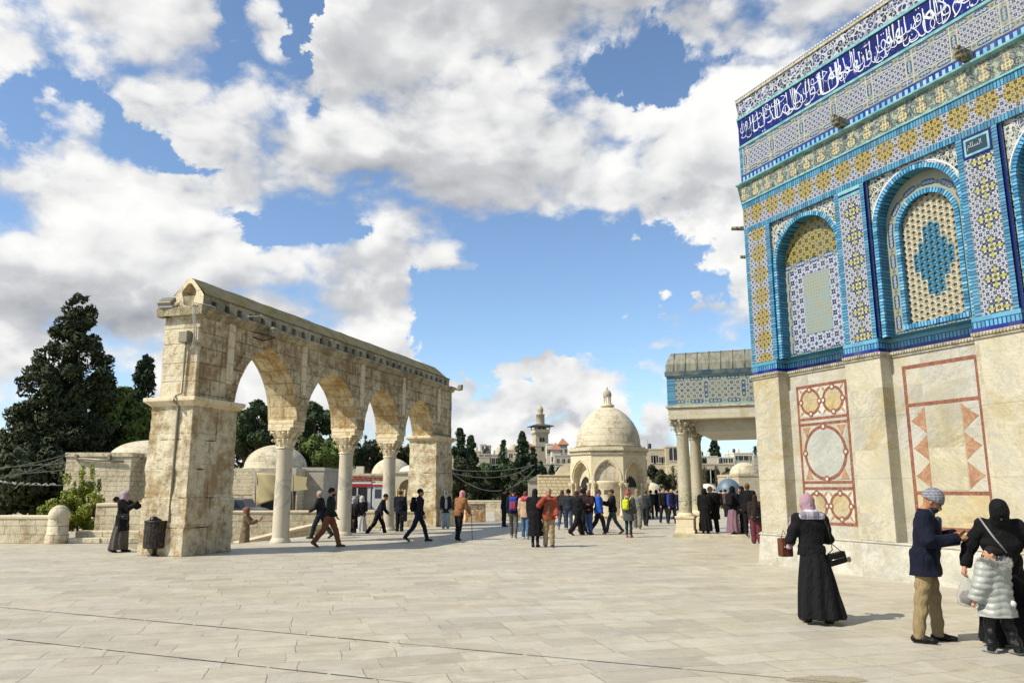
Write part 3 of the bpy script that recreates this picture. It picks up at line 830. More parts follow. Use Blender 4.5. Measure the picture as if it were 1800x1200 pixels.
M['reveal'] = material('dark_turquoise_reveal', lambda t: (brick(t, t.xyz(t.coord())[2], t.xyz(t.coord())[2], .066, ('#1f5f78', '#2f7f9a'), '#0a2140', .25), None, .25))
for k in range(7):
    cx = 1.88 + BP * k; xa, xb = PIL[k][1], PIL[k + 1][0]; SP = 6.86; R1, R0 = .995, .905
    mb = MB(); arch_plate(mb, cx, xa - .01, xb + .01, R0 + .02, SP, 4.637, 7.935, .075); mb.build('spandrel', M['spand'], shrine, fix=False)
    if k not in (0, 6):          # white double line round the spandrels
        mb = MB()
        for (a, b), (c, d) in zip(arch_pts(cx, 1.035, SP)[:-1], arch_pts(cx, 1.035, SP)[1:]):
            if min(a, c) > xa + .01 and max(a, c) < xb - .01 and b < 7.9:
                e = 1.06 / 1.035; mb.quad((a, .071, b), (c, .071, d), (cx + (c - cx) * e, .071, min(7.93, SP + (d - SP) * e)), (cx + (a - cx) * e, .071, min(7.93, SP + (b - SP) * e)))
        mb.build('spandrel_line', M['letter'], shrine, fix=False)
    o = voussoirs(cx, R0, R1, SP, 4.64, .035).build('niche', BR, shrine)
    mb = MB(); arch_reveal(mb, cx, R0 + .004, SP, 4.637, .04, DR + .01); mb.build('niche_reveal', M['reveal'], o, fix=False)
    if k in (0, 6):
        mb = MB(); mb.quad((xa - .1, DR, 4.637), (xb + .1, DR, 4.637), (xb + .1, DR, 6.74), (xa - .1, DR, 6.74)); mb.build('star_field', M['mesh'], o, fix=False)
        mb = MB(); mb.quad((xa - .1, DR, 6.86), (xb + .1, DR, 6.86), (xb + .1, DR, 7.93), (xa - .1, DR, 7.93)); mb.build('yellow_tympanum', M['ystar'], o, fix=False)
        mb = MB(); mb.quad((xa, DR - .003, 6.74), (xb, DR - .003, 6.74), (xb, DR - .003, 6.86), (xa, DR - .003, 6.86)); mb.build('upper_chain', M['chain_t'], o, fix=False)
        mb = MB(); mb.quad((cx - R0, DR - .003, 4.637), (cx + R0, DR - .003, 4.637), (cx + R0, DR - .003, 4.75), (cx - R0, DR - .003, 4.75)); mb.build('lower_chain', M['chain_h'], o, fix=False)
        for a_, m_ in ((cx - R0 + .01, 'chain_v'), (cx + R0 - .135, 'chain_v2')):
            mb = MB(); mb.quad((a_, DR - .0035, 4.75), (a_ + .125, DR - .0035, 4.75), (a_ + .125, DR - .0035, 6.74), (a_, DR - .0035, 6.74)); mb.build('side_chain', M[m_], o, fix=False)
        mb = MB(); mb.quad((cx - .38, DR - .003, 5.12), (cx + .38, DR - .003, 5.12), (cx + .38, DR - .003, 6.50), (cx - .38, DR - .003, 6.50)); mb.build('worn_panel', M['greymesh'], o, fix=False)
    else:
        SW, RO, RI, ZB = 6.72, .70, .605, 4.84
        mb = MB(); arch_plate(mb, cx, xa - .1, xb + .1, RI + .03, SW, 4.637, 7.93, DR); mb.quad((cx - RI - .03, DR, 4.637), (cx + RI + .03, DR, 4.637), (cx + RI + .03, DR, ZB - .02), (cx - RI - .03, DR, ZB - .02))
        mb.build('chain_frame', M['chain_arch'], o, fix=False)
        mb = MB(); mb.quad((cx - .9, DR - .003, 4.637), (cx + .9, DR - .003, 4.637), (cx + .9, DR - .003, 4.745), (cx - .9, DR - .003, 4.745)); mb.build('lower_chain', M['chain_h'], o, fix=False)
        w_ = voussoirs(cx, RI, RO, SW, ZB, DR - .03, bottom=.09).build('window_rim', BR, o)
        mb = MB(); arch_reveal(mb, cx, RI + .003, SW, ZB - .001, DR - .01, DR + .13); mb.build('window_reveal', M['reveal'], o, fix=False)
        # pierced lattice: each cell a ring of stone round a round hole
        lat = MB(); yl = DR + .11; cw = .124; ch = .124; n = 12
        for i in range(-5, 6):
            for j in range(-1, 22):
                x = cx + i * cw; z = 4.86 + j * ch + (ch / 2 if i % 2 else 0)
                if z > SW and math.hypot(x - cx, z - SW) > RI + .1: continue
                zz = (z - 6.03) / ch; lat.m = 1 if abs(i) * 1.0 + abs(zz) * .5 < 3.6 and abs(i) <= 3 and abs(zz) < 6 else 0
                hole = [(x + .037 * math.cos(2 * math.pi * q / n + .26), z + .037 * math.sin(2 * math.pi * q / n + .26)) for q in range(n)]
                sq = []
                for q in range(n):
                    a = 2 * math.pi * q / n + .26; m_ = max(abs(math.cos(a)), abs(math.sin(a))); sq.append((x + cw / 2 * math.cos(a) / m_, z + ch / 2 * math.sin(a) / m_))
                vs = [(p[0], yl, p[1]) for p in sq] + [(p[0], yl - .012, p[1]) for p in [(x + (h[0] - x) * 1.25, z + (h[1] - z) * 1.25) for h in hole]] + [(p[0], yl, p[1]) for p in hole] + [(p[0], yl + .030, p[1]) for p in hole]
                lat.add(vs, [(b_ * n + q, b_ * n + (q + 1) % n, (b_ + 1) * n + (q + 1) % n, (b_ + 1) * n + q) for b_ in range(3) for q in range(n)])
        lat.build('window_lattice', [M['lat'], M['lat2']], o)
        mb = MB(); mb.quad((cx - .75, yl + .028, 4.75), (cx + .75, yl + .028, 4.75), (cx + .75, yl + .028, 7.5), (cx - .75, yl + .028, 7.5)); mb.build('window_pane', M['pane'], o, fix=False)


# level bands above the bays
def band(name, mat, z0, z1, y, depth=.4, x0=0., cap=0.):
    mb = MB(); mb.box(x0 - cap, SIDE + cap, y, y + depth, z0, z1); return mb.build(name, mat, shrine)


band('inner_brick_border', M['bx'], 7.935, 8.055, -.004, .5)
band('medallion_band', M['medal'], 8.056, 8.565, 0, .5)
band('outer_brick_border', M['bx'], 8.567, 8.705, -.006, .5)
band('turquoise_fillet', M['tq'], 8.706, 8.745, -.03, .5, cap=.03)
band('floral_band', M['vase'], 8.746, 9.175, -.02, .5, cap=.02)
mb = MB(); mb.prism([(-.02, 9.176), (-.115, 9.20), (-.12, 9.235), (-.02, 9.275), (.4, 9.275), (.4, 9.176)], -.1, SIDE, 'x'); mb.build('drip_ledge', M['tq'], shrine)
band('checker_band', M['checker'], 9.276, 9.455, .0)
band('panel_band', M['panelband'], 9.456, 10.19, .003)
band('turquoise_fillet', M['tq'], 10.191, 10.25, -.02, cap=.012)
cal = band('calligraphy_band', M['blue'], 10.251, 10.955, .0)
band('turquoise_fillet', M['tq'], 10.956, 11.02, -.03, cap=.02)
band('arabesque_band', M['arab'], 11.021, 11.44, .0)
band('parapet_coping', M['cornice'], 11.441, 11.51, -.03, cap=.02)
mb = MB(); x = 0
while x < 12: mb.lathe([(.0, -.03), (.028, -.015), (.028, .015), (0, .03)], 6, (x, -.03, 11.53), cap=False); x += .085
mb.build('coping_beads', M['letter'], shrine)
mb = MB(); mb.box(-.012, .0, .0, .3, 4.64, 8.7); mb.build('corner_edge_tile', M['tq'], shrine)
mb = MB(); mb.box(-.012, .1, .002, .3, 9.46, 10.19); mb.build('corner_edge_tile', M['bz'], shrine)
for k in range(-0, 7):           # stone water spouts
    x = 3.30 + BP * k
    if x > SIDE: break
    mb = MB(); mb.prism([(-.30, 9.30), (-.34, 9.42), (-.22, 9.49), (.1, 9.46), (.1, 9.26)], x - .085, x + .085, 'x'); s_ = mb.build('water_spout', M['spout'], shrine); bevel(s_, .03)
    mb = MB(); mb.box(x - .035, x + .035, -.35, -.22, 9.38, 9.52); mb.build('spout_channel', M['spout'], s_)

# Arabic lettering (shaped by hand into presentation forms, laid left to right)
FORMS = {'ا': 'FE8D FE8E', 'أ': 'FE83 FE84', 'إ': 'FE87 FE88', 'ب': 'FE8F FE90 FE91 FE92', 'ة': 'FE93 FE94', 'ت': 'FE95 FE96 FE97 FE98', 'ج': 'FE9D FE9E FE9F FEA0', 'ح': 'FEA1 FEA2 FEA3 FEA4',
         'د': 'FEA9 FEAA', 'ر': 'FEAD FEAE', 'ز': 'FEAF FEB0', 'س': 'FEB1 FEB2 FEB3 FEB4', 'ض': 'FEBD FEBE FEBF FEC0', 'ع': 'FEC9 FECA FECB FECC', 'ق': 'FED5 FED6 FED7 FED8', 'ك': 'FED9 FEDA FEDB FEDC',
         'ل': 'FEDD FEDE FEDF FEE0', 'م': 'FEE1 FEE2 FEE3 FEE4', 'ن': 'FEE5 FEE6 FEE7 FEE8', 'ه': 'FEE9 FEEA FEEB FEEC', 'و': 'FEED FEEE', 'ى': 'FEEF FEF0', 'ي': 'FEF1 FEF2 FEF3 FEF4', 'ئ': 'FE89 FE8A FE8B FE8C', 'ء': 'FE80'}


def shape(w):
    out = []
    for i, ch in enumerate(w):
        f = FORMS[ch].split(); prev = i > 0 and len(FORMS[w[i - 1]].split()) == 4; nxt = i < len(w) - 1 and len(f) == 4 and w[i + 1] != 'ء'
        k = (3 if nxt else 1) if prev else (2 if nxt else 0)
        out.append(chr(int(f[min(k, len(f) - 1)], 16)))
    return ''.join(reversed(out))


def text_mesh(s, w, h, ex=.006):
    c = bpy.data.curves.new('lettering', 'FONT'); c.body = s; c.extrude = .5; c.resolution_u = 3; c.offset = -.022
    o = bpy.data.objects.new('lettering', c); COL.objects.link(o); bpy.context.view_layer.update()
    me = bpy.data.meshes.new_from_object(o.evaluated_get(bpy.context.evaluated_depsgraph_get())); bpy.data.objects.remove(o)
    co = np.empty(len(me.vertices) * 3); me.vertices.foreach_get('co', co); co = co.reshape(-1, 3); lo, hi = co.min(0), co.max(0)
    co = (co - lo) / np.maximum(hi - lo, 1e-6) * np.array([w, h, ex]); me.vertices.foreach_set('co', co.ravel()); me.update(); return me


# the verse runs right to left and ends at the corner, words stacked in two tiers as in thuluth script
WORDS = 'يا حسرة على العباد ما يأتيهم من رسول إلا كانوا به يستهزئون ألم يروا كم أهلكنا قبلهم من القرون أنهم إليهم لا يرجعون وإن كل لما جميع لدينا محضرون'.split()
x = .08
for i, w in enumerate(reversed(WORDS)):
    L = .30 + .13 * len(w) * (.80 if len(w) > 3 else .9)
    tall = any(c in w for c in 'الكأإ')
    up = i % 2 == 0
    h = .60 if tall else .36
    z = (10.955 - .03 - h) if up else 10.285
    me = text_mesh(shape(w), L * 1.05, h); me.materials.append(M['letter'])
    o = link('lettering', me, cal); o.location = (x, -.002, z); o.rotation_euler = (R(90), 0, 0)
    x += L * .50
    if x > 11.5: break
mb = MB(); r2 = random.Random(3)      # the long upright strokes, loops and vowel marks between the words
xx = .15
while xx < 11.5:
    sl = r2.uniform(-.02, .05); z0 = r2.uniform(10.33, 10.5); z1 = r2.uniform(10.78, 10.93)
    mb.tube([(xx, -.006, z0), (xx - sl * .3, -.006, (z0 + z1) / 2), (xx - sl, -.006, z1)], [.004, .008, .012], 5)
    if r2.random() < .4: mb.tube([(xx, -.006, z0), (xx - .04, -.006, z0 - .05), (xx - .14, -.006, z0 - .05), (xx - .19, -.006, z0 + .02)], [.006, .013, .012, .005], 5)
    if r2.random() < .5: q = xx + r2.uniform(-.1, .1); zq = r2.uniform(10.4, 10.9); mb.tube([(q, -.006, zq), (q + .06, -.006, zq + .03)], [.009, .005], 5)
    xx += r2.uniform(.13, .26)
mb.build('letter_strokes', M['letter'], cal)
for i in (2, 3):
    a, b = PIL[i]
    me = text_mesh(shape('يا') + ' ' + shape('الله') if False else shape('السلام'.replace('ش', 'س')), .26, .15); me.materials.append(M['letter'])
    pl = [c for c in shrine.children if c.name.startswith('name_plaque')][i - 2]
    o = link('lettering', me, pl); o.location = (a + .235, -.024, 7.635); o.rotation_euler = (R(90), 0, 0)

# the other sides of the octagon: plain boxes of the same layers, turned by 45 degrees about each corner
pts = [Vector((SIDE, 0, 0)), Vector((0, 0, 0))]
hd = math.pi
for i in range(6):
    hd -= R(45); p = pts[-1] + Vector((math.cos(hd), math.sin(hd), 0)) * SIDE; pts.append(p)
poly = [(p.x, p.y) for p in pts]
cen = Vector((sum(p[0] for p in poly) / 8, sum(p[1] for p in poly) / 8, 0))
inn = [((x - cen.x) * .962 + cen.x, (y - cen.y) * .962 + cen.y) for x, y in poly]
mb = MB(); mb.prism(inn, 0, 11.2, 'z'); mb.build('rear_walls', M['m_grey'], shrine)
mb = MB()
adj = Vector((math.cos(math.pi - R(45)), math.sin(math.pi - R(45)), 0)); an = Vector((-adj.y, adj.x, 0))   # outward normal of the next side
# the next side of the octagon repeats this one, turned by 45 degrees about the centre of the building
turn_ = Matrix.Translation((SIDE / 2, SIDE / 2 * (1 + math.sqrt(2)), 0)) @ Matrix.Rotation(R(-45), 4, 'Z') @ Matrix.Translation((-SIDE / 2, -SIDE / 2 * (1 + math.sqrt(2)), 0))
for o in list(shrine.children):
    if o.name.startswith(('rear_walls', 'water_spout', 'drain_cap', 'calligraphy_band', 'coping_beads', 'dentil_row')): continue
    c = copy_tree(o, shrine); c.matrix_local = turn_ @ o.matrix_local
c = cal.copy(); COL.objects.link(c); c.parent = shrine; c.matrix_local = turn_ @ cal.matrix_local
for k in range(5):
    c = adj * (3.5 + 3.05 * k); u = an
    m = MB(); m.tube([c + Vector((0, 0, 9.22)), c + u * .58 + Vector((0, 0, 9.28))], [.075, .055], 6, smooth=False); s_ = m.build('water_spout', M['spout'], shrine)
# ------------------------------------------------------------------ ground
def f_paving(t):
    c = t.coord(); x, y, z = t.xyz(c); a = R(16)
    big = t.noise(c, .35, 4, .6); wob = t.noise(c, .5, 3) - .5
    u = x * math.cos(a) + y * math.sin(a) + wob * .3; v = y * math.cos(a) - x * math.sin(a) + wob * .45
    BH = .42
    row = (v / BH).floor(); rr = t.white(t.vec(row, 5.5, 1.5)); L = rr.lin(0, 1, .5, 1.1)
    uu = u / L + rr * 17.; ci = uu.floor(); fu = (.5 - (uu.fract() - .5).abs()) * L; fv = (.5 - ((v / BH).fract() - .5).abs()) * BH
    r1 = t.white(t.vec(ci, row, 2.)); r2 = t.white(t.vec(ci, row, 6.)); r3 = t.white(t.vec(ci, row, 11.))
    fade = t.noise(c, 1.3, 4, .7)
    e = fu.min(fv) + (t.noise(c, 26, 3, .7) - .5) * .006
    j = (1 - e.ramp(.001, .0065)) * fade.ramp(.36, .56)
    fine = t.noise(c, 45, 4, .75); med = t.noise(c, 4., 7, .72); st = t.noise(t.scale(c, .6, 2.2, 1, rot=(0, 0, -a)), 2.2, 6, .65)
    col = t.mix(r1, '#a9a08a', '#b8b09a'); col = t.mix(r2.gt(.86) * .5, col, '#c0bbad'); col = t.mix(r3.gt(.9) * .45, col, '#928c7c')
    grain = t.noise(c, 130, 3, .8); col = t.mix(grain.ramp(.35, .7) * .35, col, '#857e6b'); mot = t.noise(c, 2.1, 8, .75, .5); col = t.mix(mot.ramp(.5, .62) * .4, col, '#8e8772'); col = t.mix(mot.ramp(.48, .38) * .4, col, '#c3bdaa')
    col = t.mix(big.ramp(.40, .62) * .45, col, '#a59f93'); col = t.mix(st.ramp(.56, .70) * .35, col, '#7f7866')
    col = t.mix(st.ramp(.46, .30) * .35, col, '#c2bba6')
    pv = t.noise(c, 70, 4, .8); tool = r2.gt(.45)
    pit = pv.ramp(.56, .64) * (tool * .8 + .2)
    col = t.mix(pit * .7, col, '#6e6753'); sp = t.noise(c, 9, 6, .8).ramp(.70, .74)
    col = t.mix(sp * .65, col, '#4d4838'); cr = (t.noise(c, 1.6, 8, .75, 1.8) - .5).abs().ramp(.006, .0) * t.noise(c, .9, 3).ramp(.5, .6); col = t.mix(cr * .6, col, '#5b5443')
    col = t.mix(j * .68, col, '#4c4636')
    h = fine * .35 + med * .4 - j * 1.4 - pit * .6 + r1 * .25
    return col, t.bump(h, .55, .012), med.lin(.3, .7, .38, .72)
M['paving'] = material('worn_limestone_paving', f_paving, spec=.35)
M['earth'] = material('dusty_earth', lambda t: (t.mix(t.noise(t.coord(), .3, 7, .6).ramp(.4, .6), '#8d8164', '#6e6a4a'), t.bump(t.noise(t.coord(), 3, 5), .5, .05), .95))
M['asphalt'] = material('pale_dusty_paving', lambda t: (t.mix(t.noise(t.coord(), .6, 6, .6).ramp(.4, .6), '#a39a83', '#8a8069'), None, .9))

A0 = Vector((-7.945, 21.98, 0)); AD = Vector((.3045, .9525, 0)); AN = Vector((-.9525, .3045, 0))
def arc(s, y=0, z=0): return A0 + AD * s + AN * y + Vector((0, 0, z))
mb = MB()
e1, e2 = arc(-1.2, 1.55), arc(17.2, 1.55)
poly_ = [(-60, -30), (60, -30), (60, 62), (-2.6, 62), (e2.x, e2.y), (e1.x, e1.y), (-12.5, 25.1), (-60, 25.1)]
mb.prism(poly_, -1.2, 0, 'z'); tag(mb.build('paved_terrace', M['paving']), kind='structure')
mb = MB(); n = 60; vs = [(0, 100, -.62)] + [(1600 * math.cos(2 * math.pi * i / n), 100 + 1600 * math.sin(2 * math.pi * i / n), -.62) for i in range(n)]
mb.add(vs, [(0, 1 + i, 1 + (i + 1) % n) for i in range(n)]); tag(mb.build('ground', M['earth']), kind='structure')
mb = MB(); mb.quad((-70, 36, -.6), (-2, 36, -.6), (-2, 110, -.6), (-70, 110, -.6)); tag(mb.build('service_road', M['asphalt']), kind='structure')
# the two dark expansion grooves in the paving
M['groove'] = material('dark_groove', lambda t: (t.mix(t.noise(t.coord(), 12, 3), '#1f1b14', '#4e4636'), None, .9))
gm = MB()
def groove(a, b, w, gaps):
    a, b = Vector(a), Vector(b); d = (b - a); L = d.length; d.normalize(); p = Vector((-d.y, d.x, 0)); s_ = 0
    while s_ < L:
        l = rnd.uniform(.25, .9); e = min(L, s_ + l); ww = w * rnd.uniform(.5, 1.15)
        if rnd.random() > gaps: gm.quad(*(a + d * q + p * (o + rnd.uniform(-.003, .003)) + Vector((0, 0, .004)) for q, o in ((s_, -ww), (e, -ww), (e, ww), (s_, ww))))
        s_ = e + rnd.uniform(.005, .05)
groove((-11, 13.25, 0), (3.3, 7.12, 0), .012, .03); groove((-5.8, 9.32, 0), (.3, 6.8, 0), .011, .22)
tag(gm.build('paving_groove', M['groove']), kind='structure')
mb = MB(); c = gnd(1455, 1194); ring = [(c.x + (.27 + rnd.uniform(-.06, .06)) * math.cos(a) * 1.2, c.y + .14 * math.sin(a) + rnd.uniform(-.02, .02), .004) for a in [2 * math.pi * i / 20 for i in range(20)]]
mb.add(ring, [tuple(range(20))]); tag(mb.build('rough_stone_patch', material('rough_brown_stone', lambda t: (t.mix(t.noise(t.coord(), 40, 5, .8).ramp(.4, .6), '#857a62', '#9b917a'), t.bump(t.noise(t.coord(), 50, 4), 1, .01), .95))), kind='structure')

# ------------------------------------------------------------------ the arcade at the head of the stairs
qa = empty('stone_arcade', arc(0), math.atan2(AD.y, AD.x), 'weathered limestone arcade of four pointed arches on round columns between two square piers', 'arcade')
TW = 1.08; APX = 1.86
OPEN = [(-.05, 3.13), (3.68, 7.08), (7.64, 10.68), (11.24, 14.25)]
COLS = [3.405, 7.36, 10.96]
SPR, TOP = 3.86, 6.34


def pointed(x0, x1, rise, n=16):
    w = (x1 - x0) / 2; cx = (x0 + x1) / 2; Rr = (w * w + rise * rise) / (2 * w); off = Rr - w; pts = []
    am = math.atan2(rise, off) if off > 0 else math.pi / 2
    for i in range(n + 1): a = am * i / n; pts.append((cx + off - Rr * math.cos(a), SPR + Rr * math.sin(a)))
    return pts + [(2 * cx - x, z) for x, z in pts[-2::-1]]


wall = MB(); sof = MB(); ring_ = MB()
S0, S1 = -1.68, 16.25
for y, fl in ((0, 0), (TW, 1)):
    edges = [S0] + [v for o in OPEN for v in o] + [S1]
    for i in range(0, len(edges), 2):
        nx = max(1, int((edges[i + 1] - edges[i]) / .5)); 
        a, b = edges[i], edges[i + 1]; zb = 3.95 if i in (0, len(edges) - 2) else SPR
        wall.quad((a, y, zb), (b, y, zb), (b, y, TOP), (a, y, TOP))
    for j, (x0, x1) in enumerate(OPEN):
        P = pointed(x0, x1, (5.98, 5.68, 5.62, 5.58)[j] - SPR)
        for (a, b), (c, d) in zip(P[:-1], P[1:]):
            wall.quad((a, y, b), (c, y, d), (c, y, TOP), (a, y, TOP))
            if fl == 0: sof.quad((a, 0, b), (a, TW, b), (c, TW, d), (c, 0, d))
for x in (S0, S1): wall.quad((x, 0, 3.95), (x, TW, 3.95), (x, TW, TOP), (x, 0, TOP))
wall.quad((S0, 0, TOP), (S1, 0, TOP), (S1, TW, TOP), (S0, TW, TOP))
wall.build('arch_wall', M['stone_wall'], qa, fix=False); sof.build('arch_soffit', M['stone_soffit'], qa, fix=False)
# raised voussoir ring on the near face of each arch
for j, (x0, x1) in enumerate(OPEN):
    rz = (5.98, 5.68, 5.62, 5.58)[j] - SPR; Pi = pointed(x0, x1, rz, 11); cxm = (x0 + x1) / 2; mb = MB(); m_ = len(Pi) // 2
    def outw(p, q): return (cxm + (p[0] - cxm) * 1.16, SPR + (p[1] - SPR) * 1.16 + .0)
    for i in range(len(Pi) - 1):
        a, b = Vector(Pi[i]), Vector(Pi[i + 1]); d = rnd.uniform(.008, .03); e = (b - a) * .03; a = a + e; b = b - e
        A, B = Vector(outw(a, 0)), Vector(outw(b, 0)); A = a + (A - a).normalized() * .36; B = b + (B - b).normalized() * .36
        A.y = min(A.y, TOP - .02); B.y = min(B.y, TOP - .02)
        mb.add([(a.x, -d, a.y), (b.x, -d, b.y), (B.x, -d, B.y), (A.x, -d, A.y), (a.x, .02, a.y), (b.x, .02, b.y), (B.x, .02, B.y), (A.x, .02, A.y)], [(0, 1, 2, 3), (0, 4, 5, 1), (1, 5, 6, 2), (2, 6, 7, 3), (3, 7, 4, 0)])
    mb.build('voussoir_ring', M['stone_wall'], qa)
# flat strips on the spandrels
for x in (-.35, 3.40, 7.36, 10.98, 14.75):
    mb = MB(); mb.box(x - .13, x + .13, -.05, .02, 4.7 if x > 0 else 4.6, 6.33); bevel(mb.build('wall_strip', M['stone'], qa), .02)


# rough-edged pier of stacked blocks
def rough_blocks(mb, x0, x1, y0, y1, z0, z1, ch=.62, bl=.95, jit=.025, taper=0.):
    z = z0; k = 0
    while z < z1 - .05:
        h = min(ch * rnd.uniform(.85, 1.2), z1 - z)
        if z1 - (z + h) < .25: h = z1 - z
        tp = taper * (1 - (z - z0) / (z1 - z0))
        n = max(1, round((x1 - x0 + 2 * tp) / bl)); cut = sorted([0, 1] + [(i + rnd.uniform(-.2, .2)) / n for i in range(1, n)])
        for i in range(len(cut) - 1):
            a = x0 - tp + (x1 - x0 + 2 * tp) * cut[i]; b = x0 - tp + (x1 - x0 + 2 * tp) * cut[i + 1]; d = rnd.uniform(-jit, jit)
            ea = rnd.uniform(0, jit) if i == 0 else 0; eb = rnd.uniform(0, jit) if i == len(cut) - 2 else 0
            mb.box(a + .001 - ea, b - .001 + eb, y0 - tp - d - jit, y1 + tp + rnd.uniform(0, jit), z + .001, z + h - .001)
        z += h; k += 1
    return mb


def pier(x0, x1, y0, y1, lx0, lx1, ly0, ly1, nm):
    mb = MB(); rough_blocks(mb, lx0, lx1, ly0, ly1, 0, 3.86, .78, 1.0, .018, .05); p = mb.build(nm, M['stone_pier'], qa); bevel(p, .014, 2)
    d = p.modifiers.new('s', 'SUBSURF'); d.subdivision_type = 'SIMPLE'; d.levels = d.render_levels = 3
    tx = bpy.data.textures.get('rough') or bpy.data.textures.new('rough', 'CLOUDS'); tx.noise_scale = .35
    w = p.modifiers.new('d', 'DISPLACE'); w.texture = tx; w.strength = .11; w.mid_level = .5; w.texture_coords = 'LOCAL'
    mb = MB()
    o = .18
    mb.add([(lx0 - .03, ly0 - .03, 3.84), (lx1 + .03, ly0 - .03, 3.84), (lx1 + .03, ly1 + .03, 3.84), (lx0 - .03, ly1 + .03, 3.84), (lx0 - o, ly0 - o, 3.97), (lx1 + o, ly0 - o, 3.97), (lx1 + o, ly1 + o, 3.97), (lx0 - o, ly1 + o, 3.97),
            (lx0 - o, ly0 - o, 4.07), (lx1 + o, ly0 - o, 4.07), (lx1 + o, ly1 + o, 4.07), (lx0 - o, ly1 + o, 4.07), (lx0, ly0, 4.10), (lx1, ly0, 4.10), (lx1, ly1, 4.10), (lx0, ly1, 4.10)],
           [(0, 1, 2, 3)] + [(b_ * 4 + i, b_ * 4 + (i + 1) % 4, b_ * 4 + 4 + (i + 1) % 4, b_ * 4 + 4 + i) for b_ in range(3) for i in range(4)] + [(12, 13, 14, 15)])
    bevel(mb.build('pier_cornice', M['stone'], p), .015)
    return p


pier(0, 0, 0, 0, -1.82, -.04, -.10, 1.20, 'near_pier'); pier(0, 0, 0, 0, 14.33, 16.2, -.10, 1.20, 'far_pier')
# the upper corner at the near end gets its own rough skin
mb = MB(); rough_blocks(mb, -1.72, -1.60, -.02, TW + .02, 4.10, 6.33, .45, .9, .02); e_ = mb.build('end_wall', M['stone_pier'], qa); bevel(e_, .02)
mb = MB(); rough_blocks(mb, 16.2, 16.3, -.02, TW + .02, 4.10, 6.33, .45, .9, .02); bevel(mb.build('end_wall', M['stone_pier'], qa), .02)


def capital(mb, c, r, h, leafs=8):
    """bell with two tiers of leaves and an abacus"""
    mb.lathe([(r * 1.12, 0), (r * 1.16, .03), (r * 1.02, .06), (r * 1.0, .1), (r * 1.15, h * .5), (r * 1.55, h * .82), (r * 1.6, h * .86)], 20, c)
    for tier, (z0, z1, ro, n, w) in enumerate(((.08, h * .5, .06, leafs, .30), (.12, h * .84, .12, leafs, .26))):
        for i in range(n):
            a = 2 * math.pi * (i + .5 * tier) / n; ca, sa = math.cos(a), math.sin(a); rb = r * (1.02 if tier == 0 else 1.05)
            pts = [(rb + .005, z0), (rb + .03 + ro * .3, (z0 + z1) / 2), (rb + ro + .07, z1 - .03), (rb + ro + .12, z1 - .06), (rb + ro + .09, z1 - .12)]
            for (p0, q0), (p1, q1), ww in zip(pts[:-1], pts[1:], (w, w * .95, w * .7, w * .4)):
                l0, l1 = ww * r * .9, ww * r * .8
                mb.add([(c[0] + p0 * ca - l0 * sa, c[1] + p0 * sa + l0 * ca, c[2] + q0), (c[0] + p0 * ca + l0 * sa, c[1] + p0 * sa - l0 * ca, c[2] + q0), (c[0] + p1 * ca + l1 * sa, c[1] + p1 * sa - l1 * ca, c[2] + q1), (c[0] + p1 * ca - l1 * sa, c[1] + p1 * sa + l1 * ca, c[2] + q1),
                        (c[0] + (p0 + .025) * ca, c[1] + (p0 + .025) * sa, c[2] + q0), (c[0] + (p1 + .025) * ca, c[1] + (p1 + .025) * sa, c[2] + q1)], [(0, 4, 5, 3), (4, 1, 2, 5)])
    a = r * 1.62
    for i in range(4):
        an = R(45 + 90 * i); mb.tube([(c[0] + math.cos(an) * r * 1.3, c[1] + math.sin(an) * r * 1.3, c[2] + h * .6), (c[0] + math.cos(an) * r * 1.9, c[1] + math.sin(an) * r * 1.9, c[2] + h * .86)], [.03, .055], 6)
    n = 6; ab = []
    for i in range(4):
        for k in range(n):
            u = k / n; x = -1 + 2 * u; s_ = 1 - .14 * (1 - x * x); p = Vector((x * a, -a * s_, 0)); p.rotate(Matrix.Rotation(R(90 * i), 3, 'Z')); ab.append((c[0] + p.x, c[1] + p.y))
    mb.prism(ab, c[2] + h * .87, c[2] + h, 'z')


for i, s_ in enumerate(COLS):
    c = (s_, TW / 2, 0); r = .265
    mb = MB(); mb.lathe([(r * 1.0, .10), (r * 1.0, .5), (r * .99, 1.5), (r * .93, 2.86), (r * .98, 2.90), (r * .98, 2.96), (r * .9, 2.98)], 32, c); p = mb.build('column', M['column'], qa)
    mb = MB(); mb.lathe([(r * 1.22, 0), (r * 1.24, .05), (r * 1.12, .09), (r * 1.1, .12), (r * 1.0, .15)], 28, c); mb.build('column_base', M['column'], p)
    mb = MB(); capital(mb, (s_, TW / 2, 2.97), .255, .66); mb.build('capital', M['stone'], p)
    mb = MB(); rough_blocks(mb, s_ - .33, s_ + .33, .06, TW - .06, 3.635, SPR + .012, .23, 2, .012); bevel(mb.build('impost_block', M['stone'], p), .015)

# cornice under the parapet, in slightly uneven lengths
x = S0 - .22; k = 0
prof = [(0, 6.30), (-.05, 6.33), (-.16, 6.45), (-.22, 6.47), (-.22, 6.54), (.2, 6.56), (.2, 6.30)]
near = MB(); farc = MB()
while x < S1 + .2:
    L = rnd.uniform(.8, 1.2); e = min(x + L, S1 + .22); dz = rnd.uniform(-.015, .015); dy = rnd.uniform(-.02, .02)
    near.prism([(y + dy, z + dz) for y, z in prof], x + .004, e - .004, 'x'); farc.prism([(TW - y, z) for y, z in prof], x + .004, e - .004, 'x'); x = e
near.prism([(v, z) for v, z in [(-.2, 6.3), (TW + .2, 6.3), (TW + .2, 6.54), (-.2, 6.54)]], S0 - .21, S0 + .02, 'x')
bevel(near.build('near_cornice', M['coping'], qa), .012); bevel(farc.build('far_cornice', M['coping'], qa), .012)
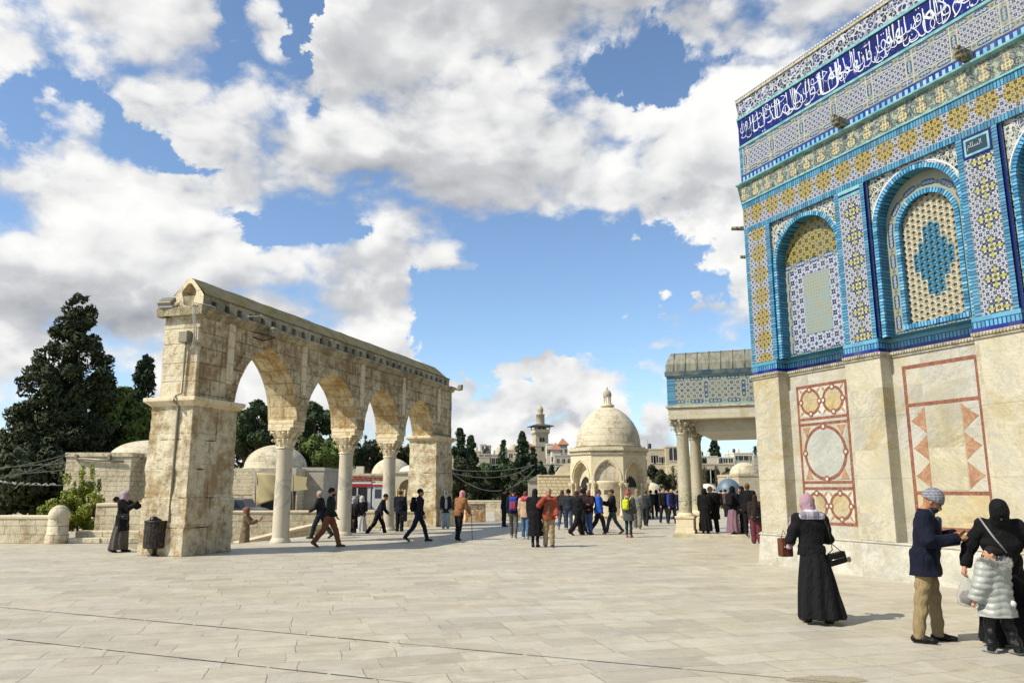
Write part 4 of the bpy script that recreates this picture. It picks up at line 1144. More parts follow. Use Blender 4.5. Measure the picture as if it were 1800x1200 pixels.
# parapet with square holes
par = MB(); HZ0, HZ1 = 6.555, 6.93; x = S0 + .14; PT = .12
step = .56; xs = []
xe = S1 - .05
par.box(x, xe, .06, TW - .06, HZ0, HZ0 + .06); par.box(x, xe, .06, TW - .06, HZ0 + .27, HZ1)
q = x
while q < xe:
    q2 = min(q + step - .22, xe); par.box(q, q2, .061, TW - .061, HZ0 + .06, HZ0 + .27); q += step
pp = par.build('pierced_parapet', M['coping'], qa)
mb = MB(); mb.box(x + .01, xe - .01, .35, TW - .35, HZ0 + .05, HZ0 + .28); mb.build('hole_backing', M['stone_wall'], pp)
rf = MB(); n = 40; segs = []
for i in range(n + 1):
    xx = x + (xe - x) * i / n; w = rnd.uniform(-.012, .012); top = 7.43 + w; e = 0
    if i == n: top = 7.0
    if i == n - 1: top = 7.35
    segs.append([(xx, .05, HZ1), (xx, .02, HZ1 + .04), (xx, TW * .5 - .08, top), (xx, TW * .5 + .08, top), (xx, TW - .02, HZ1 + .04), (xx, TW - .05, HZ1)])
vs = [v for sgm in segs for v in sgm]; fs = [(i * 6 + j, (i + 1) * 6 + j, (i + 1) * 6 + j + 1, i * 6 + j + 1) for i in range(n) for j in range(5)] + [(n * 6 + j for j in range(6))]
fs[-1] = tuple(n * 6 + j for j in range(6)); rf.add(vs, fs); rf.build('sloping_parapet_top', M['lichen'], qa)
# end gable with the broken niche
g_ = MB(); H = [(.05, HZ0), (TW - .05, HZ0), (TW - .05, HZ1 + .02), (TW * .5 + .08, 7.43), (TW * .5 - .08, 7.43), (.05, HZ1 + .02)]
hole = [(TW / 2 + .22 * math.cos(a) * (1 + .15 * math.sin(5 * a)), 6.93 + (.36 if math.sin(a) > 0 else .30) * math.sin(a)) for a in [2 * math.pi * i / 24 for i in range(24)]]
def onpoly(a):
    d = Vector((math.cos(a), math.sin(a))); c = Vector((TW / 2, 6.93)); best = 9
    for i in range(6):
        p, q = Vector(H[i]), Vector(H[(i + 1) % 6]); e = q - p; den = d.x * e.y - d.y * e.x
        if abs(den) < 1e-9: continue
        tt = ((p.x - c.x) * e.y - (p.y - c.y) * e.x) / den; uu = ((p.x - c.x) * d.y - (p.y - c.y) * d.x) / den
        if tt > 0 and -1e-6 <= uu <= 1 + 1e-6: best = min(best, tt)
    return c + d * best
out = [onpoly(2 * math.pi * i / 24) for i in range(24)]
xg = x - .02; vs = [(xg, p.x, p.y) for p in out] + [(xg, *p) for p in hole] + [(xg + .35, *p) for p in hole]
g_.add(vs, [(b_ * 24 + i, b_ * 24 + (i + 1) % 24, (b_ + 1) * 24 + (i + 1) % 24, (b_ + 1) * 24 + i) for b_ in range(2) for i in range(24)] + [tuple(range(48, 72))])
g_.build('end_gable', M['stone'], qa)

# fittings on the arcade: floodlights, junction box, conduit, cables
M['metal'] = material('grey_painted_metal', color='#857e69', rough=.5, metal=.3); M['plastic'] = material('pale_cable_plastic', color='#a9a694', rough=.5); M['glass'] = material('lamp_glass', color='#7a7660', rough=.15)
def floodlight(p, rz, tilt, lab, s=1.):
    o = empty('floodlight', p, rz, lab, 'floodlight', 'floodlights on the arcade'); o.rotation_euler = (tilt, 0, rz)
    m = MB(); m.box(-.20 * s, .20 * s, -.06, .06, -.15 * s, .15 * s); bevel(m.build('lamp_housing', M['metal'], o), .015)
    m = MB(); m.box(-.17 * s, .17 * s, -.066, -.061, -.12 * s, .12 * s); m.build('lamp_glass', M['glass'], o)
    m = MB(); m.tube([(-.22 * s, 0, 0), (-.22 * s, .12, -.12), (.22 * s, .12, -.12), (.22 * s, 0, 0)], .012, 6); m.build('bracket', M['metal'], o)
floodlight(arc(-1.86, 1.0, 6.72), math.atan2(AD.y, AD.x) - R(90) + R(10), R(-50), 'square floodlight on the cornice corner beside the broken gable niche')
floodlight(arc(1.15, -.38, 6.36), math.atan2(AD.y, AD.x) + R(10), R(15), 'pale floodlight bracketed below the parapet above the first arch', .9)
floodlight(arc(16.1, -.55, 6.50), math.atan2(AD.y, AD.x) + R(50), R(5), 'small white floodlight at the far end of the arcade cornice', .9)
ebx = lambda y, z: arc(-1.86, y, z)
m = MB(); m.tube([ebx(.32, .85), ebx(.33, 3.80), ebx(.33, 3.86), arc(-2.05, .33, 3.96), arc(-2.05, .33, 4.08), arc(-1.80, .33, 4.18), arc(-1.80, .30, 5.35), arc(-1.80, .30, 5.55)], .034, 8)
tag(m.build('conduit_pipe', M['metal']), 'grey metal conduit running up the sunlit end of the near pier', 'pipe')
m = MB(); m.box(-.14, .14, -.10, .10, -.16, .16); jb = bevel(m.build('junction_box', M['metal']), .02); jb.location = arc(-1.85, .30, 5.70); jb.rotation_euler.z = math.atan2(AD.y, AD.x) + R(90); tag(jb, 'brown grey junction box fixed at the top of the conduit on the pier', 'electrical box')
m = MB(); m.tube([arc(-1.81, .18, 5.62), arc(-1.83, .02, 5.40), arc(-1.80, -.02, 5.7), arc(-1.98, -.05, 6.45), arc(-1.95, .0, 6.60), arc(-1.6, -.24, 6.58), arc(-1.4, -.25, 6.56)], .017, 6); m.tube([arc(-1.81, .2, 5.6), arc(-1.84, .08, 5.36), arc(-1.82, .03, 5.7), arc(-1.99, -.0, 6.45), arc(-1.9, .05, 6.6)], .017, 6)
tag(m.build('cable_loop', M['plastic']), 'white cables looping from the junction box over the cornice of the near pier', 'cable')
m = MB(); m.tube([arc(.0, -.24, 6.62), arc(.45, -.36, 6.72), arc(.85, -.38, 6.60), arc(1.0, -.36, 6.35)], .017, 6); m.tube([arc(.6, -.24, 6.8), arc(.9, -.34, 6.72), arc(1.0, -.36, 6.4)], .014, 6)
tag(m.build('cable_loop', M['plastic']), 'white cables arching beside the floodlight above the first arch', 'cable')
m = MB(); m.tube([arc(.55, -.08, 6.12), arc(.8, -.25, 6.05), arc(1.15, -.4, 6.2)], .022, 6); m.tube([arc(.6, -.05, 6.28), arc(.9, -.25, 6.25), arc(1.15, -.38, 6.24)], .015, 6)
tag(m.build('lamp_arm', material('rusty_arm', color='#2e1d14', rough=.8)), 'dark curved bracket arm holding the floodlight above the first arch', 'bracket')
m = MB()
for i in range(26):
    a = rnd.uniform(0, 6.28); l = rnd.uniform(.12, .32); b = arc(-1.62 + rnd.uniform(-.05, .05), .92 + rnd.uniform(-.04, .04), 6.58)
    m.tube([b, b + Vector((math.cos(a) * l * .4, math.sin(a) * l * .4, l * .6)), b + Vector((math.cos(a) * l * .9, math.sin(a) * l * .9, l * 1.1))], [.006, .004, .002], 4)
tag(m.build('dry_weed', material('dry_weed', color='#4a4634', rough=.9)), 'small dry weed sprouting on the cornice beside the end gable', 'plant')

# litter bin in front of the near pier
bp = gnd(268, 973); bin_ = empty('litter_bin', (-9.17, 20.40, 0), R(-20), 'dark slatted metal litter bin full of black bags in front of the near pier', 'litter bin')
M['binm'] = material('rusty_black_metal', lambda t: (t.mix(t.noise(t.coord(), 12, 6, .75).ramp(.45, .62), '#17130f', '#4b3a2b'), None, .6), metal=.3)
m = MB(); n = 22
for i in range(n):
    a = 2 * math.pi * i / n; m.box(-.038, .038, -.008, .008, .22, .86, Matrix.Translation(Vector((.285 * math.cos(a), .285 * math.sin(a), 0))) @ Matrix.Rotation(a + R(90), 4, 'Z') @ Matrix.Rotation(0, 4, 'X'))
m.lathe([(.272, .20), (.272, .85)], 24); m.build('slatted_drum', M['binm'], bin_)
m = MB(); m.lathe([(.27, .20), (.01, .19)], 24, cap=False); m.lathe([(.285, .83), (.315, .85), (.315, .88), (.285, .89)], 28, cap=False); m.build('rim', M['binm'], bin_)
m = MB(); m.tube([(0, 0, 0), (0, 0, .3)], .06, 10); m.lathe([(.16, 0), (.16, .02), (.06, .05)], 16); m.build('post', M['binm'], bin_)
m = MB()
for i in range(7):
    c = (rnd.uniform(-.15, .15), rnd.uniform(-.15, .15), 0.88 + rnd.uniform(-.02, .05)); rr = rnd.uniform(.08, .14); m.lathe([(.01, -rr), (rr * .8, -rr * .5), (rr, 0), (rr * .7, rr * .6), (.01, rr * .8)], 9, c, wob=lambda a, z: 1 + .2 * math.sin(3 * a + z * 30))
m.build('rubbish_bag', material('black_bag', color='#0b0b0d', rough=.3), bin_)

# ------------------------------------------------------------------ low walls round the terrace
def cop_wall(name, pts, h, th, lab, mat='rubble', cop=.12, z0=-.6, cat='wall', grp=None, tops=None):
    o = empty(name, (0, 0, 0), 0, lab, cat, grp); m = MB(); m2 = MB()
    for i in range(len(pts) - 1):
        a, b = Vector((*pts[i], 0)), Vector((*pts[i + 1], 0)); d = (b - a).normalized(); p = Vector((-d.y, d.x, 0)) * th / 2
        ha = tops[i] if tops else h; hb = tops[i + 1] if tops else h
        def slab(mm, e, za, zb, zc, zd):
            q = p * (1 + e / (th / 2)); vs = [a - q + Vector((0, 0, za)), b - q + Vector((0, 0, zb)), b + q + Vector((0, 0, zb)), a + q + Vector((0, 0, za)), a - q + Vector((0, 0, zc)), b - q + Vector((0, 0, zd)), b + q + Vector((0, 0, zd)), a + q + Vector((0, 0, zc))]
            mm.add(vs, [(3, 2, 1, 0), (4, 5, 6, 7), (0, 1, 5, 4), (1, 2, 6, 5), (2, 3, 7, 6), (3, 0, 4, 7)])
        slab(m, 0, z0, z0, ha - cop, hb - cop); slab(m2, .025, ha - cop + .001, hb - cop + .001, ha, hb)
    m.build('wall_body', M[mat], o); bevel(m2.build('coping', M['palestone'], o), .03); return o


cop_wall('parapet_wall', [(-40, 25.25), (-14.45, 25.15)], .86, .5, 'low limestone parapet wall running to the left edge, ending at a rounded post', cat='wall')
o = empty('rounded_post', (-14.35, 24.98, 0), 0, 'short round-topped limestone post at the end of the left parapet wall', 'stone post')
m = MB(); m.lathe([(.33, 0), (.33, .28), (.30, .30), (.295, .76)], 24); m.build('post_shaft', M['rubble'], o)
m = MB(); m.lathe([(.31, .765), (.325, .82), (.30, .97), (.22, 1.1), (.10, 1.17), (.01, 1.18)], 24, wob=lambda a, z: 1 + .03 * math.sin(4 * a + 9 * z)); m.build('post_cap', M['domestone'], o)
m = MB(); rough_blocks(m, -14.0, -10.6, 25.05, 25.7, 0, .17, .17, .8, .03); rough_blocks(m, -14.0, -10.6, 25.4, 25.9, .17, .36, .19, .9, .03)
tag(bevel(m.build('stone_steps', M['rubble']), .02), 'two low worn stone steps beside the green bush at the terrace edge', 'steps')
cop_wall('stair_parapet', [(-13.75, 26.25), (-11.9, 26.25), (-10.3, 26.6)], 1.28, .5, 'pale block parapet with rounded end behind the standing woman and litter bin', tops=[1.22, 1.25, 1.10], z0=0)
cop_wall('stair_parapet', [(-15.0, 35.0), (-2.4, 36.3)], .72, .6, 'long pale stone parapet beyond the arches, below the parked vehicles')
cop_wall('sloping_balustrade', [(-9.55, 27.6), (-8.45, 32.2), (-8.2, 33.4)], .5, .35, 'low sloping stone balustrade of the stairs seen through the first two arches', tops=[-.12, .20, .25], z0=-.6)
cop_wall('terrace_parapet', [(-3.6, 60.3), (3.2, 60.3)], .80, .4, 'low stone parapet at the far edge of the terrace below dark cypresses')
st = MB(); st.prism([tuple(arc(-1.0, 1.56 + .0).xy), tuple(arc(17.0, 1.56).xy), tuple(arc(17.0, 2.3).xy), tuple(arc(-1.0, 2.3).xy)], -.62, -.18, 'z'); st.prism([tuple(arc(-1.0, 2.301).xy), tuple(arc(17.0, 2.301).xy), tuple(arc(17.0, 3.0).xy), tuple(arc(-1.0, 3.0).xy)], -.62, -.36, 'z')
tag(st.build('stair_treads', M['rubble']), 'broad stone steps descending behind the arcade columns', 'steps')
# rough orange-veined marble block
bq = gnd(833, 917); o = empty('stone_trough', (bq.x, bq.y, 0), R(15), 'rough cream and orange marble trough standing right of the far pier', 'stone block')
m = MB(); m.box(-.55, .55, -.35, .35, .0, .9); bevel(m.build('trough_body', material('orange_cream_marble', lambda t: (t.mix(t.noise(t.coord(), 4, 7, .75, 1).ramp(.42, .58), '#d9c7a2', '#a97846'), t.bump(t.noise(t.coord(), 8, 5, .7), .8, .05), .8)), o), .05)
m = MB(); m.box(-.6, .6, -.4, .4, .9, .98); bevel(m.build('trough_lid', M['rubble'], o), .02)
m = MB(); m.box(-1.2, .4, -.4, .4, .0, .55); o2 = m.build('stone_block', M['rubble']); o2.location = (bq.x + 2.2, bq.y + 2.0, 0); tag(bevel(o2, .03), 'low pale squared stone block behind the orange marble trough', 'stone block')

# ------------------------------------------------------------------ porch of the shrine (part of the shrine)
pc = gnd(1207, 943); adjW = Vector((.3600, .9330, 0)); outW = Vector((-.9330, .3600, 0))
def wpt(s, u, z): return P0 + adjW * s + outW * u + Vector((0, 0, z))
rel = Vector((pc.x, pc.y, 0)) - P0; sN, uC = rel.dot(adjW), rel.dot(outW)
inv = Matrix.Rotation(-WANG, 4, 'Z')
def sl(s, u, z): return inv @ (wpt(s, u, z) - P0)       # shrine-local point
def wbox(mb, s0, s1, u0, u1, z0, z1):
    vs = [sl(s, u, z) for z in (z0, z1) for u in (u0, u1) for s in (s0, s1)]
    mb.add(vs, [(0, 2, 3, 1), (4, 5, 7, 6), (0, 1, 5, 4), (2, 6, 7, 3), (0, 4, 6, 2), (1, 3, 7, 5)]); return mb
SN = sN; UC = uC
m = MB(); wbox(m, SN - .45, SN + 6.3, -.2, UC + .45, -.05, .13); bevel(m.build('porch_step', M['m_warm'], shrine), .02)
for ds, du in ((0, 0), (3.3, 0)):
    c = sl(SN + ds, UC + du, 0); r = .235; cc = (c.x, c.y, .13)
    m = MB(); m.lathe([(r, .72), (r, 1.6), (r * .9, 3.40), (r * .98, 3.43), (r * .98, 3.50)], 28, cc); col_ = m.build('porch_column', M['porchcol'], shrine)
    m = MB(); wq = Matrix.Rotation(0, 4, 'Z')
    for w, z0, z1 in ((.34, 0, .12), (.31, .12, .52), (.34, .52, .60)):
        wbox(m, SN + ds - w, SN + ds + w, UC + du - w, UC + du + w, .13 + z0, .13 + z1 - .001)
    m.lathe([(r * 1.28, .60), (r * 1.3, .64), (r * 1.1, .68), (r * 1.02, .72)], 24, cc); bevel(m.build('column_pedestal', M['palestone'], col_), .012)
    m = MB(); capital(m, (c.x, c.y, .13 + 3.50), .23, .52); m.build('capital', M['cornice'], col_)
ZT = 4.15
uo, so = UC + .42, SN - .42
m = MB(); wbox(m, so, SN + 6.1, -.2, uo, ZT, ZT + .43); bevel(m.build('porch_lintel', M['m_warm'], shrine), .03)
m = MB(); wbox(m, SN + .25, SN + 5.6, -.3, UC - .45, ZT - .42, ZT - .001); m.build('porch_beam', M['m_warm'], shrine)
m = MB(); wbox(m, so - .06, SN + 6.2, -.2, uo + .08, ZT + .431, ZT + .51); m.build('porch_cornice', M['cornice'], shrine)
SUL = sl(so, 0, 0)
def f_porch(t):
    """star panels framed by cartouches, drawn along the porch side"""
    c = t.coord(); x, y, z = t.xyz(c); ow = inv.to_3x3() @ outW; o0 = sl(so, uo, 0)
    u = (x - o0.x) * ow.x + (y - o0.y) * ow.y + .0; P = 1.30; zc = z - (ZT + 1.06)
    a = u.cell(P, -.75) * P; aa = a.abs(); az_ = zc.abs()
    m_ = mesh_pattern(t, u, z, .22, '#9fa397', '#262d38', '#555c58', -.75, ZT + 1.06)
    hor = cartouche(t, u, az_ - .41, .65, .17, hw=.055, cu=-.4, ground='#87907f'); ver = cartouche(t, z, aa - .65, .8, .24, hw=.055, cu=ZT + 1.06, ground='#87907f')
    col = t.mix(aa.gt(.56) * az_.lt(.33), hor, ver); col = t.mix(aa.lt(.55) * az_.lt(.33), col, m_)
    col = t.mix((az_ - .49).abs().lt(.012), col, '#4aa0ac')
    return weather(t, col, .7), None, .5
M['porch'] = material('porch_star_panel_tiles', f_porch)
m = MB(); wbox(m, so + .02, SN + 6.08, -.2, uo - .0, ZT + .511, ZT + 1.60); pt_ = m.build('porch_tile_panel', M['porch'], shrine)
m = MB(); wbox(m, so + .015, so + .3, uo - .28, uo + .012, ZT + .512, ZT + 1.598); m.build('corner_bricks', M['bz'], pt_)
def f_porchbr(t):
    x, y, z = t.xyz(t.coord()); u = x * .7 - y * .7
    return weather(t, brick(t, u, u, .11, ('#3d7480', '#5f8d92'), '#1c3440', .35), .6), None, .3
M['porchbr'] = material('porch_brick_course', f_porchbr)
m = MB(); wbox(m, so - .06, SN + 6.2, -.2, uo + .07, ZT + 1.601, ZT + 1.77); m.build('porch_brick_course', M['porchbr'], shrine)
m = MB(); prof_ = [(0, 0), (.02, .25), (.16, .85), (.30, 1.05)]; pr = []
rfm = MB(); L0, L1 = uo + .04, -.15
secs = []
for u in (L0, L1):
    k = 0
    cs = [(so - .0 + .0, ZT + 1.771), (so + .04, ZT + 2.05), (so + .22, ZT + 2.42), (so + .40, ZT + 2.50), (SN + 2.9, ZT + 2.70), (SN + 5.2, ZT + 2.50), (SN + 5.9, ZT + 2.1), (SN + 6.1, ZT + 1.771)]
    secs += [sl(s_ , u - (0.15 if (u == L0 and z_ > ZT + 2.3) else 0), z_) for s_, z_ in cs]
nn_ = 8; rfm.add(secs, [(i, i + 1, nn_ + i + 1, nn_ + i) for i in range(nn_ - 1)] + [tuple(range(nn_)), tuple(range(nn_, 2 * nn_))]); rl = rfm.build('lead_roof', M['lead'], shrine)
m = MB(); k = L0 - .3
while k > .2:
    m.tube([sl(so - .01, k, ZT + 1.78), sl(so + .03, k, ZT + 2.05), sl(so + .21, k, ZT + 2.43), sl(so + .40, k, ZT + 2.51)], .018, 5); k -= .42
m.build('roof_seam', M['lead'], rl)
# ------------------------------------------------------------------ vegetation
def f_leaf(a, b, c_):
    def f(t):
        c = t.coord(); n = t.noise(c, .9, 3, .6); w = t.voro(c, 5., out='Color')
        wv = t.xyz(w)[0]
        return t.mix(wv, t.mix(n.ramp(.35, .65), a, b), c_), None, .75
    return f
M['leaf_dark'] = material('dark_conifer_foliage', f_leaf('#22281a', '#313820', '#40462a'), spec=.2)
M['leaf_cyp'] = material('cypress_foliage', f_leaf('#1a2618', '#26351f', '#303f26'), spec=.2)
M['leaf_mid'] = material('pine_foliage', f_leaf('#35451d', '#4b5c28', '#5d6b30'), spec=.2)
M['leaf_olive'] = material('olive_green_foliage', f_leaf('#26331b', '#36452a', '#465232'), spec=.2)
M['leaf_bush'] = material('yellow_green_shrub_foliage', f_leaf('#4e5a1c', '#77802c', '#949a3c'), spec=.3)
M['bark'] = material('grey_brown_bark', lambda t: (t.mix(t.noise(t.coord(), 6, 5), '#4a3d2e', '#6b5b47'), t.bump(t.noise(t.coord(), 12, 4), .8, .04), .95))


def leaves(cl, n, size, seed=1, up=.2, droop=0.):
    """cl: clumps (x, y, z, rx, ry, rz); returns a mesh builder of n small leaf sprays on the clump shells"""
    g = np.random.default_rng(seed); cl = np.array(cl, float)
    w = (cl[:, 3] * cl[:, 4] * cl[:, 5]) ** .66; w /= w.sum(); k = g.choice(len(cl), n, p=w); c = cl[k]
    d = g.normal(size=(n, 3)); d /= np.linalg.norm(d, axis=1)[:, None]; r = 1 - np.abs(g.normal(size=(n, 1))) * .22
    p = c[:, :3] + d * np.clip(r, .2, 1.12) * c[:, 3:6]
    nrm = d + g.normal(size=(n, 3)) * .55; nrm /= np.linalg.norm(nrm, axis=1)[:, None]
    t = np.cross(nrm, g.normal(size=(n, 3))); t /= np.linalg.norm(t, axis=1)[:, None]; b = np.cross(nrm, t)
    s = size * g.uniform(.5, 1.3, (n, 1)); q = s * g.uniform(.35, .6, (n, 1))
    v = np.stack([p - t * s, p - b * q, p + t * s + nrm * s * .2, p + b * q], 1).reshape(-1, 3)
    return v, np.arange(n * 4).reshape(n, 4)


def leaf_mesh(name, v, f, mat, parent=None):
    me = bpy.data.meshes.new(name); me.from_pydata(v.tolist(), [], f.tolist()); me.materials.append(mat); me.update(); return link(name, me, parent)


def tree(kind, loc, cl, n, size, mat, lab, cat='tree', grp=None, trunk=None, seed=1, rz=0.):
    """cl in local coordinates above the base"""
    o = empty(kind, loc, rz, lab, cat, grp); v, f = leaves(cl, int(n * 1.5), size, seed); leaf_mesh('crown', v, f, M[mat], o)
    h = max(c[2] for c in cl); tr, th = trunk or (.2, h)
    m = MB(); m.tube([(0, 0, -.3), (.04 * h * .1, 0, th * .35), (0, .02 * h * .1, th * .7), (0, 0, th)], [tr * 1.25, tr, tr * .75, tr * .3], 9)
    for i, c in enumerate(cl[:: max(1, len(cl) // 14)]):
        if c[2] > th * .3: z0 = min(th * .9, c[2] * .75); m.tube([(0, 0, z0), (c[0] * .5, c[1] * .5, (z0 + c[2]) / 2), (c[0] * .9, c[1] * .9, c[2])], [tr * .5, tr * .3, tr * .1], 6)
    m.build('trunk', M['bark'], o); return o


def conifer_clumps(h, prof, n, seed, cs=.16, z0=0.):
    """clumps round an axis following a width profile [(t, half width)]"""
    g = random.Random(seed); out = []
    ts, ws = zip(*prof)
    for i in range(n):
        t = g.random() ** .85; w = float(np.interp(t, ts, ws)); a = g.uniform(0, 6.283); r = w * (.62 + .36 * g.random()) if g.random() < .8 else w * g.random() * .6
        s = cs * h * (.35 + .65 * (1 - t)) * g.uniform(.55, 1.1) + .15; s = min(s, max(.25, w * .8))
        out.append((r * math.cos(a) * .92, r * math.sin(a) * .92, z0 + t * (h - z0), s, s, s * 1.15))
    return out


def cyp(px, pyt, pyb, wpx, Y, seed, lab, n=1400, kind='cypress_tree', mat='leaf_cyp', grp=None, prof=None, cs=.09, size=.0):
    top, bot = at(px, pyt, Y), at(px, pyb, Y); h = top.z - bot.z; w = wpx / F * Y / 2
    prof = prof or [(0, .8), (.1, 1.), (.4, .92), (.7, .66), (.88, .38), (1, .06)]
    return tree(kind, (bot.x, Y, bot.z), conifer_clumps(h, [(t, w * q) for t, q in prof], 70, seed, cs), n, size or h * .022, mat, lab, seed=seed, grp=grp)


# the big conifer at the left edge
Yb = 62
b0 = at(118, 905, Yb); ht = at(143, 517, Yb).z - b0.z; k = Yb / F
cl = []; g = random.Random(5)
PR = [(517, 135, 150), (545, 112, 168), (580, 95, 180), (615, 70, 186), (650, 50, 196), (690, 26, 200), (730, 5, 190), (770, -20, 200), (820, -30, 205), (880, -25, 190)]
for i in range(340):
    py = g.uniform(0, 1) ** .8 * 365 + 522; xl = np.interp(py, [p[0] for p in PR], [p[1] for p in PR]); xr = np.interp(py, [p[0] for p in PR], [p[2] for p in PR])
    cxp, hw = (xl + xr) / 2, (xr - xl) / 2; a = g.uniform(0, 6.283); r = (.62 + .36 * g.random()) if g.random() < .6 else g.random() * .7
    s = (9 + 14 * (py - 517) / 300) * g.uniform(.6, 1.15) * k; p = at(cxp + hw * r * math.cos(a) * .92, py, Yb)
    cl.append((p.x - b0.x, hw * k * r * math.sin(a) * .8, p.z - b0.z, s, s, s * .9))
tree('conifer_tree', (b0.x, Yb, b0.z), cl, 44000, .20, 'leaf_dark', 'huge dark conifer rising at the left edge behind the parapet wall', trunk=(.34, ht * .62), seed=3)
cyp(243, 626, 790, 44, 78, 11, 'columnar dark cypress between the huge conifer and the near pier', 4200, prof=[(0, 1), (.3, 1.), (.6, .85), (.85, .62), (.95, .45), (1, .2)], cs=.07, size=.24)
def blobtree(px, py, wpx, hpx, Y, seed, lab, mat='leaf_olive', n=2600, kind='leafy_tree', size=.3, nb=26, base=905, grp=None):
    g = random.Random(seed); b = at(px, base, Y); k = Y / F; cl = []
    for i in range(nb):
        a = g.uniform(0, 6.283); r = math.sqrt(g.random()); z = g.uniform(-1, 1) * math.sqrt(max(0, 1 - r * r * .8)); s = g.uniform(.2, .34)
        c = at(px + r * math.cos(a) * wpx / 2 * .8, py - z * hpx / 2 * .8, Y); cl.append((c.x - b.x, r * math.sin(a) * wpx / 2 * k * .7, c.z - b.z, wpx / 2 * k * s, wpx / 2 * k * s, min(wpx, hpx * 1.3) / 2 * k * s * .9))
    return tree(kind, (b.x, Y, b.z), cl, n, size, mat, lab, seed=seed, grp=grp, trunk=(.22, max(.5, at(px, py, Y).z - b.z)))
blobtree(212, 745, 120, 130, 66, 21, 'mid green leafy tree filling the gap below the columnar cypress', 'leaf_mid', 4200)
blobtree(180, 720, 60, 170, 70, 22, 'thin ragged tree against the right flank of the huge conifer', 'leaf_olive', 2600)
blobtree(60, 850, 240, 130, 58, 23, 'dark low tree mass at the far left above the parapet wall', 'leaf_dark', 6500)
blobtree(170, 850, 120, 110, 56, 24, 'dark bushy tree directly left of the low flat-roofed building', 'leaf_dark', 4200)
blobtree(445, 745, 100, 100, 92, 25, 'olive green tree seen through the first arch above the white dome', 'leaf_olive', 6500)
blobtree(470, 800, 150, 100, 96, 26, 'dark green tree mass behind the white dome in the first arch', 'leaf_dark', 4200)
blobtree(545, 745, 80, 80, 98, 27, 'dark round-topped pine left of centre in the second arch', 'leaf_olive', 3000)
blobtree(565, 790, 120, 110, 90, 28, 'bright green feathery pine seen through the second arch', 'leaf_mid', 5200)
blobtree(585, 740, 40, 60, 99, 31, 'narrow green pine tip beside the second column', 'leaf_mid', 1500)
blobtree(500, 770, 90, 110, 94, 34, 'deep green tree beside the first column behind the arches', 'leaf_olive', 6500)
blobtree(535, 810, 110, 80, 90, 35, 'low dark green tree behind the grey annex wall', 'leaf_dark', 3600)
blobtree(425, 760, 70, 110, 93, 36, 'mid green tree just right of the near pier', 'leaf_olive', 6000)
blobtree(650, 800, 120, 66, 104, 29, 'dark low trees seen through the third arch behind the grey dome', 'leaf_dark', 3200)
blobtree(707, 800, 50, 40, 108, 30, 'small dark tree in the fourth arch beside the far pier', 'leaf_dark', 1500)
cyp(640, 765, 830, 16, 106, 32, 'slender pine tip in the third arch', 500)
cyp(661, 758, 830, 14, 106, 33, 'slender pine tip nearest the third column', 500)
# cypresses right of the arcade
cyp(808, 755, 893, 33, 72, 41, 'tall narrow dark cypress immediately right of the arcade', 4000, prof=[(0, 1.2), (.4, 1.1), (.6, .85), (.85, .6), (.97, .4), (1, .2)], cs=.06, size=.17)
cyp(827, 769, 893, 40, 76, 42, 'shaggy pointed pine behind the tall narrow cypress', 2600, prof=[(0, 1.1), (.5, .9), (.7, .5), (.9, .3), (1, .05)], size=.2, cs=.07)
blobtree(812, 850, 66, 90, 70, 43, 'broad dark evergreen base right of the far pier', 'leaf_dark', 4200, size=.24)
cyp(885, 776, 880, 46, 100, 44, 'grey green pine with a spiky top in front of the city domes', 2600, prof=[(0, 1), (.4, .9), (.6, .55), (.8, .22), (1, .03)], size=.26, cs=.08, mat='leaf_olive')
cyp(918, 760, 880, 40, 88, 45, 'sharp pointed dark cypress left of the minaret', 4200, prof=[(0, 1.05), (.3, 1.), (.5, .8), (.7, .55), (.9, .25), (1, .03)], size=.2, cs=.06)
cyp(937, 788, 880, 24, 90, 46, 'shorter dark cypress at the foot of the minaret', 1800, size=.2)
blobtree(880, 842, 90, 66, 84, 47, 'rounded dark green tree above the terrace parapet', 'leaf_olive', 4200, size=.26)
blobtree(925, 855, 60, 56, 80, 48, 'dark evergreen mass left of the small stone wing', 'leaf_dark', 3200, size=.24)
blobtree(845, 862, 50, 44, 78, 49, 'small dark tree between the cypress group and the rounded tree', 'leaf_dark', 2200, size=.24)
for i, (x, y0, w) in enumerate(((951, 812, 9), (957, 822, 8), (970, 818, 8), (983, 822, 10))):
    cyp(x, y0, 838, w, 110 + i, 60 + i, ['tiny dark cypress at the foot of the minaret', 'second tiny cypress right of the minaret foot', 'small dark cypress on the grey retaining wall', 'rightmost small cypress above the stone wing'][i], 420, size=.2)
# right: between the dome chapel and the porch, and below the school
blobtree(1152, 845, 34, 70, 82, 51, 'dark tree just right of the domed chapel', 'leaf_dark', 2600, size=.22)
blobtree(1172, 850, 34, 44, 84, 52, 'rounded dark tree above the flat-roofed portico', 'leaf_dark', 2200, size=.22)
cyp(1184, 818, 865, 22, 83, 53, 'pointed grey green pine left of the porch columns', 1100, mat='leaf_olive')
cyp(1257, 771, 806, 22, 210, 54, 'lone dark cypress on the skyline above the white houses', 1600, prof=[(0, .9), (.2, 1.), (.5, .8), (.8, .45), (1, .1)], size=.45, cs=.1)
cyp(1240, 818, 860, 18, 96, 55, 'small pine against the arched school windows, beside the porch columns', 900, mat='leaf_olive')
cyp(1261, 820, 860, 15, 97, 56, 'small pine against the school windows left of the blue dome', 800, mat='leaf_olive')
blobtree(1282, 832, 24, 22, 98, 57, 'round leafy tree in front of the school windows', 'leaf_olive', 900, size=.22, base=860)
cyp(1298, 826, 860, 8, 98, 58, 'thin dark cypress right of the blue dome', 500, size=.18)


